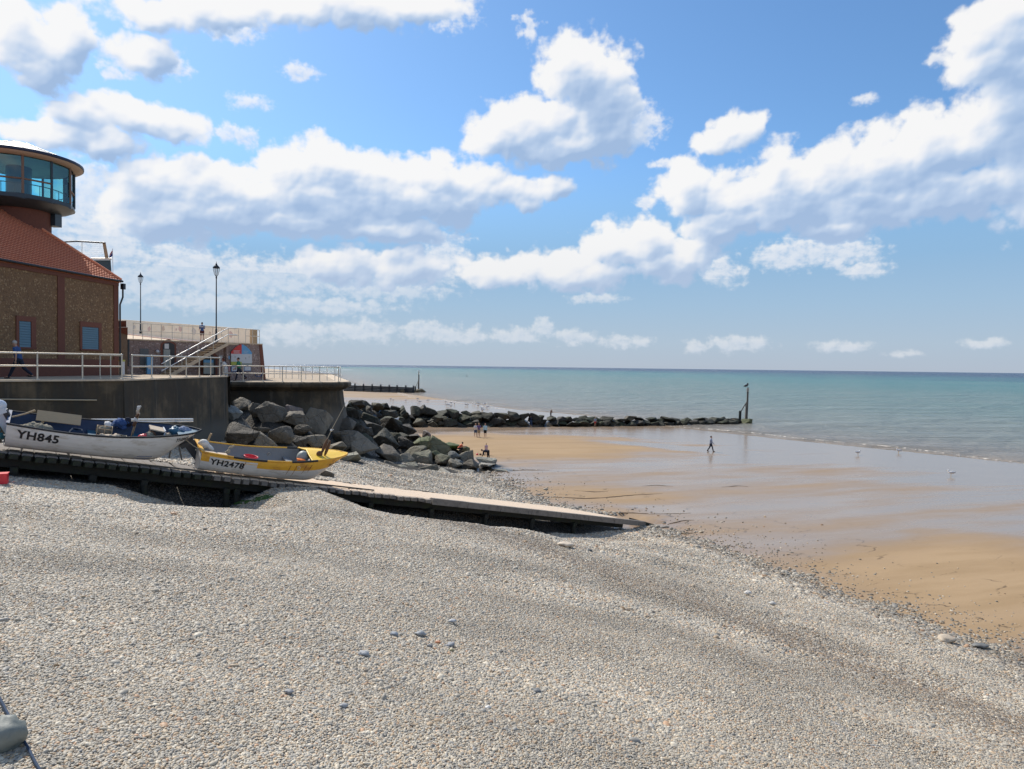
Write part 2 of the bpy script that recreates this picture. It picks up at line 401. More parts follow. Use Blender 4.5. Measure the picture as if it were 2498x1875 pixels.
def mat_concrete():
    m, nt, p = new_mat('sea_wall'); v = world_pos(nt)
    n = noise(nt, v, .35, 8, .65); n2 = noise(nt, v, 4, 6, .6)
    st = nd(nt, 'ShaderNodeVectorMath', operation='MULTIPLY'); nt.links.new(v, st.inputs[0]); st.inputs[1].default_value = (1.6, 1.6, .18)
    n3 = noise(nt, st.outputs[0], 1.2, 6, .6)
    c = ramp(nt, n, [(.3, (.026, .019, .012)), (.48, (.052, .039, .022)), (.62, (.15, .112, .066))])
    c = mix(nt, maprange(nt, n3, .45, .7), c, (.028, .027, .022))
    c = mix(nt, mth(nt, 'MULTIPLY', n2, .18), c, (.12, .10, .075))
    st2 = nd(nt, 'ShaderNodeVectorMath', operation='MULTIPLY'); nt.links.new(v, st2.inputs[0]); st2.inputs[1].default_value = (2.6, 2.6, .25)
    c = mix(nt, mth(nt, 'MULTIPLY', maprange(nt, noise(nt, st2.outputs[0], .9, 5, .6), .56, .70), .45), c, (.17, .14, .10))
    s = nd(nt, 'ShaderNodeSeparateXYZ'); nt.links.new(v, s.inputs[0])
    low = maprange(nt, mth(nt, 'MULTIPLY_ADD', n, 1.5, s.outputs[2]), 6.9, 5.6)
    c = mix(nt, mth(nt, 'MULTIPLY', low, .75), c, (.15, .135, .11))
    nt.links.new(c, p.inputs['Base Color']); p.inputs['Roughness'].default_value = .85
    bump(nt, p, n2, .5, .03)
mat_concrete()
def mat_roof():
    m, nt, p = new_mat('pantile'); v = tex_obj(nt)
    n = noise(nt, v, 1.1, 5, .6); n2 = noise(nt, v, 9, 3, .5)
    c = ramp(nt, n, [(.3, (.84, .25, .11)), (.6, (.90, .33, .17)), (.75, (.92, .40, .22))])
    c = mix(nt, mth(nt, 'MULTIPLY', n2, .5), c, (.30, .08, .04))
    nt.links.new(c, p.inputs['Base Color']); p.inputs['Roughness'].default_value = .75
mat_roof()
plain('pantile_butt_shade', (.34, .10, .05), .85, .3, 9)  # darker tile ends: the shadow line of each course put into the colour
plain('pantile_pan_shade', (.78, .28, .13), .85, .25, 5)  # pans toned apart to paint in the shading between the rolls
def mat_mural():
    m, nt, p = new_mat('mural_wall'); v = tex_obj(nt)
    n = noise(nt, v, .9, 5, .6); n2 = noise(nt, v, .42, 2, .5)
    c = mix(nt, maprange(nt, n, .4, .75), (.94, .84, .68), (.88, .76, .58))
    c = mix(nt, mth(nt, 'MULTIPLY', maprange(nt, n2, .66, .72), .0), c, (.55, .35, .3))
    nt.links.new(c, p.inputs['Base Color']); p.inputs['Roughness'].default_value = .8
mat_mural()

def mat_rock():
    m, nt, p = new_mat('rock')
    oi = nd(nt, 'ShaderNodeObjectInfo'); v = tex_obj(nt); g = nd(nt, 'ShaderNodeNewGeometry')
    off = nd(nt, 'ShaderNodeVectorMath', operation='ADD'); nt.links.new(v, off.inputs[0])
    rr = nd(nt, 'ShaderNodeVectorMath', operation='SCALE'); rr.inputs[0].default_value = (31, 17, 23); nt.links.new(oi.outputs['Random'], rr.inputs['Scale']); nt.links.new(rr.outputs[0], off.inputs[1])
    P = off.outputs[0]
    n = noise(nt, P, 1.3, 9, .62); n2 = noise(nt, P, 7, 8, .65); n3 = noise(nt, P, 2.1, 5, .6, dist=.6)
    f = mth(nt, 'MULTIPLY_ADD', n, 1.1, .45)
    sc_ = nd(nt, 'ShaderNodeVectorMath', operation='SCALE'); nt.links.new(oi.outputs['Color'], sc_.inputs[0]); nt.links.new(f, sc_.inputs['Scale'])
    c = mix(nt, 1.0, sc_.outputs[0], (.84, .76, .64), 'MULTIPLY')
    c = mix(nt, mth(nt, 'MULTIPLY', maprange(nt, n2, .52, .72), .35), c, (.27, .24, .20))
    c = mix(nt, mth(nt, 'MULTIPLY', maprange(nt, n3, .55, .68), .55), c, (.075, .065, .05))
    # weed grows on the upper faces of rocks that carry it (object colour alpha)
    s = nd(nt, 'ShaderNodeSeparateXYZ'); nt.links.new(g.outputs['Normal'], s.inputs[0])
    upw = maprange(nt, mth(nt, 'MULTIPLY_ADD', n3, .9, s.outputs[2]), .65, 1.15)
    wd = mth(nt, 'MULTIPLY', upw, mth(nt, 'SUBTRACT', 1.0, oi.outputs['Alpha']))
    wcol = ramp(nt, n2, [(.35, (.035, .050, .012)), (.65, (.10, .13, .028))])
    lum = nd(nt, 'ShaderNodeRGBToBW'); nt.links.new(oi.outputs['Color'], lum.inputs[0])
    ws = nd(nt, 'ShaderNodeVectorMath', operation='SCALE'); nt.links.new(wcol, ws.inputs[0]); nt.links.new(mth(nt, 'MULTIPLY_ADD', lum.outputs[0], 4.5, .22, clamp=True), ws.inputs['Scale']); wcol = ws.outputs[0]
    c = mix(nt, wd, c, wcol)
    nt.links.new(c, p.inputs['Base Color'])
    p.inputs['Roughness'].default_value = .75
    vc = nd(nt, 'ShaderNodeTexVoronoi', feature='DISTANCE_TO_EDGE'); nt.links.new(P, vc.inputs['Vector']); vc.inputs['Scale'].default_value = 1.7
    crack = maprange(nt, mth(nt, 'MULTIPLY_ADD', n2, .06, vc.outputs['Distance']), .02, .07)
    h = mth(nt, 'ADD', mth(nt, 'MULTIPLY_ADD', n2, .5, n), mth(nt, 'MULTIPLY', crack, .25))
    bump(nt, p, h, 1.0, .16)
mat_rock()

def mat_pebble():
    m, nt, p = new_mat('pebble')
    a = nd(nt, 'ShaderNodeAttribute', attribute_type='INSTANCER', attribute_name='pcol')
    v = tex_obj(nt); n = noise(nt, v, 1.6, 4, .6)
    f = mth(nt, 'MULTIPLY_ADD', n, .5, .75)
    s = nd(nt, 'ShaderNodeVectorMath', operation='SCALE'); nt.links.new(a.outputs['Color'], s.inputs[0]); nt.links.new(f, s.inputs['Scale'])
    nt.links.new(s.outputs[0], p.inputs['Base Color']); p.inputs['Roughness'].default_value = .55
    p.inputs['Specular IOR Level'].default_value = .35
mat_pebble()
def mat_cobble():
    m, nt, p = new_mat('cobble')
    oi = nd(nt, 'ShaderNodeObjectInfo'); v = tex_obj(nt); n = noise(nt, v, 6, 6, .6)
    f = mth(nt, 'MULTIPLY_ADD', n, .6, .7)
    s = nd(nt, 'ShaderNodeVectorMath', operation='SCALE'); nt.links.new(oi.outputs['Color'], s.inputs[0]); nt.links.new(f, s.inputs['Scale'])
    nt.links.new(s.outputs[0], p.inputs['Base Color']); p.inputs['Roughness'].default_value = .6
    bump(nt, p, n, .3, .02)
mat_cobble()

def mat_beach():
    m, nt, p = new_mat('beach'); L = nt.links.new
    g = world_pos(nt)
    q = nd(nt, 'ShaderNodeAttribute', attribute_name='q').outputs['Fac']
    w = nd(nt, 'ShaderNodeAttribute', attribute_name='w').outputs['Fac']
    band = nd(nt, 'ShaderNodeAttribute', attribute_name='band').outputs['Fac']
    rub = nd(nt, 'ShaderNodeAttribute', attribute_name='rub').outputs['Fac']
    dry = nd(nt, 'ShaderNodeAttribute', attribute_name='dry').outputs['Fac']
    flow = nd(nt, 'ShaderNodeAttribute', attribute_name='flow').outputs['Fac']
    # --- shingle
    cols = []; hs = []
    vo = nd(nt, 'ShaderNodeTexVoronoi'); L(g, vo.inputs['Vector']); vo.inputs['Scale'].default_value = 17.0
    vo2 = nd(nt, 'ShaderNodeTexVoronoi'); L(g, vo2.inputs['Vector']); vo2.inputs['Scale'].default_value = 8.5
    sc1 = nd(nt, 'ShaderNodeSeparateColor'); L(vo.outputs['Color'], sc1.inputs[0])
    sc2 = nd(nt, 'ShaderNodeSeparateColor'); L(vo2.outputs['Color'], sc2.inputs[0])
    pr = mth(nt, 'MULTIPLY_ADD', sc2.outputs[0], .5, mth(nt, 'MULTIPLY', sc1.outputs[0], .5))
    shc = ramp(nt, pr, [(.05, (.16, .155, .15)), (.3, (.36, .345, .32)), (.5, (.48, .44, .385)), (.62, (.52, .42, .30)), (.75, (.50, .48, .455)), (.95, (.72, .68, .61))])
    nb = noise(nt, g, .22, 5, .6)
    shc = mix(nt, mth(nt, 'MULTIPLY', maprange(nt, nb, .4, .65), .35), shc, (.34, .325, .30))
    shc = mix(nt, mth(nt, 'MULTIPLY', band, .70), shc, (.17, .13, .085))
    ds = vo.outputs['Distance']
    shc = mix(nt, maprange(nt, ds, .35, .75), shc, (.09, .085, .08))
    # --- sand
    st = nd(nt, 'ShaderNodeVectorMath', operation='MULTIPLY'); L(g, st.inputs[0]); st.inputs[1].default_value = (1, 1, 0)
    rot = nd(nt, 'ShaderNodeVectorRotate', rotation_type='Z_AXIS'); L(st.outputs[0], rot.inputs['Vector']); rot.inputs['Angle'].default_value = R(-20)
    str_ = nd(nt, 'ShaderNodeVectorMath', operation='MULTIPLY'); L(rot.outputs[0], str_.inputs[0]); str_.inputs[1].default_value = (.35, 1.6, 0)
    ns = noise(nt, str_.outputs[0], .35, 7, .6); nf = noise(nt, g, 1.2, 8, .7)
    nw = noise(nt, str_.outputs[0], .10, 5, .55)
    sandc = mix(nt, maprange(nt, ns, .35, .65), (.345, .235, .130), (.41, .285, .165))
    wetv = mth(nt, 'MULTIPLY_ADD', nw, 1.9, -.05)
    wetv = mth(nt, 'ADD', wetv, maprange(nt, w, 45, 4, -.10, .42, False))
    wetv = mth(nt, 'SUBTRACT', wetv, mth(nt, 'MULTIPLY', dry, 1.15))
    wetv = mth(nt, 'ADD', wetv, mth(nt, 'MULTIPLY', flow, 1.2))
    wetv = mth(nt, 'MULTIPLY_ADD', mth(nt, 'SUBTRACT', ns, .5), .9, wetv)
    wet = maprange(nt, wetv, .05, 1.15)
    damp = maprange(nt, wetv, -.25, .35)
    sc_d = mix(nt, mth(nt, 'MULTIPLY', damp, .5), sandc, (.32, .222, .135))
    sc_w = mix(nt, mth(nt, 'MULTIPLY', wet, .80), sc_d, (.27, .198, .138))
    # thin dark runnels where water drains off the shingle
    wrp = noise(nt, str_.outputs[0], .3, 4, .6)
    rn = mth(nt, 'ABSOLUTE', mth(nt, 'SUBTRACT', mth(nt, 'FRACT', mth(nt, 'MULTIPLY', mth(nt, 'ADD', mth(nt, 'MULTIPLY', q, .22), mth(nt, 'MULTIPLY', wrp, 2.2)), 1.0)), .5))
    line = mth(nt, 'MULTIPLY', maprange(nt, rn, .035, .0), maprange(nt, nf, .45, .62))
    line = mth(nt, 'MULTIPLY', line, maprange(nt, q, -16, -3))
    sc_w = mix(nt, mth(nt, 'MULTIPLY', line, .85), sc_w, (.07, .05, .035))
    # --- where shingle ends, ragged
    ne = noise(nt, g, .8, 6, .65); ne2 = noise(nt, g, 5.0, 4, .6)
    edge = mth(nt, 'ADD', mth(nt, 'ADD', q, mth(nt, 'MULTIPLY_ADD', ne, 4.0, -2.3)), mth(nt, 'MULTIPLY_ADD', ne2, 2.2, -1.1))
    isP = maprange(nt, edge, -.15, .25)
    c = mix(nt, isP, sc_w, shc)
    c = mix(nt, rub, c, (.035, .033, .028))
    L(c, p.inputs['Base Color'])
    rs = mth(nt, 'MULTIPLY_ADD', wet, -.67, .85)
    rs = mth(nt, 'MAXIMUM', rs, .19)
    rr = nd(nt, 'ShaderNodeMix', data_type='FLOAT'); L(isP, rr.inputs[0]); L(rs, rr.inputs[2]); rr.inputs[3].default_value = .8
    L(rr.outputs[0], p.inputs['Roughness'])
    sp = mth(nt, 'MULTIPLY', mth(nt, 'MULTIPLY_ADD', wet, .42, .10), mth(nt, 'SUBTRACT', 1.0, mth(nt, 'MULTIPLY', isP, .7)))
    L(sp, p.inputs['Specular IOR Level'])
    hp = mth(nt, 'MULTIPLY', mth(nt, 'SUBTRACT', 1.0, ds), isP)
    hsnd = mth(nt, 'MULTIPLY', mth(nt, 'MULTIPLY_ADD', nf, .35, mth(nt, 'MULTIPLY', line, -.8)), mth(nt, 'MULTIPLY', mth(nt, 'SUBTRACT', 1.0, isP), mth(nt, 'MULTIPLY_ADD', wet, -.93, 1.0)))
    bump(nt, p, mth(nt, 'ADD', hp, hsnd), 1.0, .035)
mat_beach()

def mat_water():
    m, nt, p = new_mat('water'); L = nt.links.new
    g = world_pos(nt)
    w = nd(nt, 'ShaderNodeAttribute', attribute_name='w').outputs['Fac']
    lg = mth(nt, 'LOGARITHM', mth(nt, 'MAXIMUM', w, 1.0), 10.0)
    n0 = noise(nt, g, .006, 4, .55); n1 = noise(nt, g, .03, 4, .6)
    lg = mth(nt, 'ADD', lg, mth(nt, 'MULTIPLY_ADD', n0, .8, -.4)); lg = mth(nt, 'ADD', lg, mth(nt, 'MULTIPLY_ADD', n1, .4, -.2))
    c = ramp(nt, mth(nt, 'DIVIDE', lg, 5.0), [(.0, (.36, .27, .185)), (.20, (.29, .26, .215)), (.34, (.23, .27, .23)), (.46, (.12, .22, .19)), (.54, (.05, .19, .175)), (.60, (.02, .10, .13)), (.66, (.01, .03, .08)), (.85, (.01, .03, .075))])
    L(c, p.inputs['Base Color']); p.inputs['Roughness'].default_value = .22; p.inputs['IOR'].default_value = 1.33
    p.inputs['Specular IOR Level'].default_value = .30
    st = nd(nt, 'ShaderNodeVectorMath', operation='MULTIPLY'); L(g, st.inputs[0]); st.inputs[1].default_value = (.55, 1.0, 0)
    h = mth(nt, 'ADD', mth(nt, 'MULTIPLY', noise(nt, st.outputs[0], .45, 7, .65), 1.5), mth(nt, 'MULTIPLY', noise(nt, st.outputs[0], 2.2, 4, .6), .22))
    h = mth(nt, 'ADD', h, mth(nt, 'MULTIPLY', noise(nt, st.outputs[0], .11, 3, .5), 3.5))
    bump(nt, p, h, 1.0, 1.8)
mat_water()
def mat_foam():
    m, nt, p = new_mat('foam'); L = nt.links.new
    p.inputs['Base Color'].default_value = (.66, .58, .48, 1); p.inputs['Roughness'].default_value = .8
    g = world_pos(nt); n = noise(nt, g, 1.6, 6, .7); a = maprange(nt, n, .46, .62)
    L(a, p.inputs['Alpha'])
mat_foam()
# ---------------------------------------------------------------- building tools
def ltag(o, label=None, cat=None, group=None, kind=None):
    if label: o['label'] = label
    if cat: o['category'] = cat
    if group: o['group'] = group
    if kind: o['kind'] = kind
    return o
def empty(name, loc, rz=0, **kw):
    o = bpy.data.objects.new(name, None); o.location = loc; o.rotation_euler = (0, 0, rz); o.empty_display_size = .2; col.objects.link(o)
    return ltag(o, **kw)
class MB:
    def __init__(self): self.v = []; self.f = []; self.m = []; self.mats = []; self.sm = []
    def mi(self, m):
        if m not in self.mats: self.mats.append(m)
        return self.mats.index(m)
    def add(self, vs, fs, m, smooth=False):
        b = len(self.v); self.v += [tuple(x) for x in vs]; k = self.mi(m)
        for f in fs: self.f.append(tuple(b + i for i in f)); self.m.append(k); self.sm.append(smooth)
        return self
    def hexa(self, p, m):       # 8 corners: bottom 4 ccw, top 4
        return self.add(p, [(3, 2, 1, 0), (4, 5, 6, 7), (0, 1, 5, 4), (1, 2, 6, 5), (2, 3, 7, 6), (3, 0, 4, 7)], m)
    def box(self, c, s, m, rz=0, rot=None):
        q = rot if rot else Euler((0, 0, rz)).to_matrix(); c = Vector(c)
        P = [c + q @ Vector((x * s[0] / 2, y * s[1] / 2, z * s[2] / 2)) for z in (-1, 1) for x, y in ((-1, -1), (1, -1), (1, 1), (-1, 1))]
        return self.hexa(P, m)
    def tube(self, pts, r, m, n=8, caps=True, smooth=True):
        pts = [Vector(p) for p in pts]; rs = r if isinstance(r, (list, tuple)) else [r] * len(pts)
        vs = []; up = Vector((0, 0, 1)); prev = None
        for i, p in enumerate(pts):
            t = (pts[min(i + 1, len(pts) - 1)] - pts[max(i - 1, 0)]).normalized()
            a = prev if prev is not None else (Vector((1, 0, 0)) if abs(t.z) > .9 else up)
            x = (a - t * a.dot(t)).normalized(); y = t.cross(x); prev = x
            for k in range(n):
                an = 2 * math.pi * k / n; vs.append(p + (x * math.cos(an) + y * math.sin(an)) * rs[i])
        fs = []
        for i in range(len(pts) - 1):
            for k in range(n): fs.append((i * n + k, i * n + (k + 1) % n, (i + 1) * n + (k + 1) % n, (i + 1) * n + k))
        self.add(vs, fs, m, smooth)
        if caps:
            self.add([vs[k] for k in range(n)], [tuple(range(n))[::-1]], m); self.add([vs[-n + k] for k in range(n)], [tuple(range(n))], m)
        return self
    def ball(self, c, r, m, seg=10, ring=7, q=None):
        r = r if isinstance(r, (list, tuple)) else (r, r, r); c = Vector(c); q = q or Matrix.Identity(3)
        vs = [c + q @ Vector((0, 0, r[2]))]
        for i in range(1, ring):
            th = math.pi * i / ring
            for k in range(seg):
                a = 2 * math.pi * k / seg; vs.append(c + q @ Vector((math.sin(th) * math.cos(a) * r[0], math.sin(th) * math.sin(a) * r[1], math.cos(th) * r[2])))
        vs.append(c + q @ Vector((0, 0, -r[2]))); fs = []
        for k in range(seg): fs.append((0, 1 + k, 1 + (k + 1) % seg))
        for i in range(ring - 2):
            for k in range(seg): fs.append((1 + i * seg + k, 1 + (i + 1) * seg + k, 1 + (i + 1) * seg + (k + 1) % seg, 1 + i * seg + (k + 1) % seg))
        e = len(vs) - 1
        for k in range(seg): fs.append((e, 1 + (ring - 2) * seg + (k + 1) % seg, 1 + (ring - 2) * seg + k))
        return self.add(vs, fs, m, True)
    def lathe(self, prof, m, c=(0, 0, 0), n=16, smooth=True):
        c = Vector(c); vs = []
        for (r, z) in prof:
            for k in range(n): a = 2 * math.pi * k / n; vs.append(c + Vector((r * math.cos(a), r * math.sin(a), z)))
        fs = []
        for i in range(len(prof) - 1):
            for k in range(n): fs.append((i * n + k, i * n + (k + 1) % n, (i + 1) * n + (k + 1) % n, (i + 1) * n + k))
        return self.add(vs, fs, m, smooth)
    def prism(self, poly, z0, z1, m):
        n = len(poly); vs = [(x, y, z0) for x, y in poly] + [(x, y, z1) for x, y in poly]
        return self.add(vs, [tuple(range(n))[::-1], tuple(range(n, 2 * n))] + [(i, (i + 1) % n, n + (i + 1) % n, n + i) for i in range(n)], m)
    def mesh(self, name):
        me = bpy.data.meshes.new(name); me.from_pydata(self.v, [], self.f)
        for m in self.mats: me.materials.append(MATS[m])
        me.polygons.foreach_set('material_index', self.m); me.polygons.foreach_set('use_smooth', self.sm); me.update()
        return me
    def build(self, name, parent=None, local=False, **kw):
        o = bpy.data.objects.new(name, self.mesh(name)); col.objects.link(o)
        if parent:
            o.parent = parent
            if not local:
                pm = Matrix.LocRotScale(parent.location, parent.rotation_euler, parent.scale)
                if parent.parent: pm = Matrix.LocRotScale(parent.parent.location, parent.parent.rotation_euler, parent.parent.scale) @ pm
                o.data.transform(pm.inverted())
        return ltag(o, **kw)
def recentre(o):
    """move a top-level mesh's origin to its base"""
    vs = np.empty(len(o.data.vertices) * 3, np.float32); o.data.vertices.foreach_get('co', vs); vs = vs.reshape(-1, 3)
    c = Vector(((vs[:, 0].min() + vs[:, 0].max()) / 2, (vs[:, 1].min() + vs[:, 1].max()) / 2, vs[:, 2].min()))
    o.data.transform(Matrix.Translation(-c)); o.location = c; return o

# ---------------------------------------------------------------- lie of the land
SHORE = [(60, -90), (30, -14), (21, 6), (15.2, 17), (13.4, 21.5), (10.6, 28), (8.2, 34), (5.0, 38.5), (1.6, 41.6), (-.4, 46), (-2.5, 54), (-7, 60), (-14, 65), (-26, 85), (-46, 140), (-110, 300), (-400, 900)]
WATER = [(230, -120), (120, 0), (76, 40), (51, 69.5), (34.9, 91), (23.5, 109), (13, 132), (1, 146), (-14.5, 178), (-36.8, 228), (-62, 290), (-150, 560), (-500, 1500)]
BAND = [(22, -12), (15, 3), (12.6, 9.5), (10.4, 14), (5.3, 20), (-.5, 24), (-4.2, 26.6)]
def sdist(x, y, poly):
    best = np.full(x.shape, 1e9); sg = np.ones(x.shape)
    for (ax, ay), (bx, by) in zip(poly, poly[1:]):
        dx, dy = bx - ax, by - ay; t = np.clip(((x - ax) * dx + (y - ay) * dy) / (dx * dx + dy * dy), 0, 1)
        ex = x - ax - t * dx; ey = y - ay - t * dy; d = np.hypot(ex, ey)
        m = d < best; best = np.where(m, d, best); sg = np.where(m, np.sign(dx * (y - ay) - dy * (x - ax)), sg)
    return best * sg
RD = Vector((.82, .57, 0)).normalized(); RN = Vector((-RD.y, RD.x, 0)); RTIP = Vector((7.1, 36.8, .85)); RSL = .195; RW = 2.6
def deck_z(s): return .85 + RSL * s
PROF_Q = [-1, 0, 1, 4, 7, 10, 13, 16, 20, 25, 35, 60, 400]; PROF_Z = [.7, .78, .98, 1.45, 2.0, 2.8, 3.5, 4.1, 4.75, 5.4, 6.0, 6.5, 6.6]
ROCKBUMPS = []
def ground(x, y, full=False):
    x = np.asarray(x, float); y = np.asarray(y, float)
    q = sdist(x, y, SHORE); w = sdist(x, y, WATER)
    t = np.clip(w, 0, None) / (np.clip(w, 0, None) + np.abs(np.minimum(q, 0)) + 1e-6)
    zs = np.where(w > 0, .75 * t, w * .03)
    fade = 1 - np.clip((y - 60) / 12, 0, 1) * .93
    zl = .75 + (np.interp(q, PROF_Q, PROF_Z) - .75) * fade
    z = np.where(q > 0, zl, np.where(q > -1.2, zs + (zl - zs) * np.clip(1 + q / 1.2, 0, 1) ** 2, zs))
    # mounds and hollows beside the slipway
    s = -((x - RTIP.x) * RD.x + (y - RTIP.y) * RD.y); v = (x - RTIP.x) * RN.x + (y - RTIP.y) * RN.y
    FS = [-3, 0, 3, 6.9, 9.5, 13.3, 15.7, 18.0, 19.5, 21.2, 23, 24.6, 27.5, 31, 40]; FZ = [.62, .56, .62, 1.0, 1.42, 2.36, 3.2, 4.28, 4.35, 3.6, 4.2, 4.9, 5.48, 5.8, 6.2]
    near = np.interp(s, FS, FZ)
    kf = np.exp(-(np.clip(np.abs(v + .9) - 1.3, 0, None) / 1.6) ** 2) * np.clip((s + 2) / 3, 0, 1) * np.clip((38 - s) / 6, 0, 1)
    z = z * (1 - kf) + near * kf
    dz = deck_z(s)
    kd = np.exp(-(np.clip(np.abs(v - (RW + .9)) - .5, 0, None) / 1.2) ** 2) * np.clip((s - 7) / 4, 0, 1) * np.clip((30 - s) / 3, 0, 1)
    z = z * (1 - kd) + (dz - .02) * kd
    und = np.clip(1.15 - np.abs(v - RW / 2) / (RW / 2) * .9, 0, 1); inside = (v > -.1) & (v < RW + .15) & (s > -1.2) & (s < 34)
    z = np.where(inside, np.minimum(z, dz - .12 - .43 * np.clip((s - .8) / 3, 0, 1) - .15 * und * np.clip((s - .8) / 3, 0, 1)), z)
    for (bx, by, bz, br) in ROCKBUMPS:
        d2 = ((x - bx) ** 2 + (y - by) ** 2) / (br * br)
        z = np.where(d2 < 1, np.maximum(z, bz - .9 * br * d2), z)
    if full: return z, q, w, s, v
    return z
def gz(x, y): return float(ground(np.array([x]), np.array([y]))[0])

# ---------------------------------------------------------------- the boulders' places are needed for the ground under them
def lerp_tab(x, tab, k): return float(np.interp(x, [t[0] for t in tab], [t[k] for t in tab]))
PILE = [(550, 1085, 33, 985, 46), (700, 1095, 37, 1000, 48.5), (850, 1132, 44, 1030, 54), (950, 1150, 47, 1045, 64), (1050, 1160, 49.5, 1070, 63), (1230, 1152, 54.5, 1120, 58)]
def pile_D(px, py):
    yf = lerp_tab(px, PILE, 1); df = lerp_tab(px, PILE, 2); yb = lerp_tab(px, PILE, 3); db = lerp_tab(px, PILE, 4)
    t = min(1.1, max(-.1, (yf - py) / (yf - yb))); return 1 / ((1 - t) / df + t / db)
G1 = (.25, .235, .205); G2 = (.145, .133, .113); G3 = (.06, .054, .044); BL = (.23, .265, .29); BG = (.30, .315, .285); DK = (.036, .033, .026); PU = (.24, .21, .215); OL = (.20, .19, .11); WB = (.41, .42, .41)
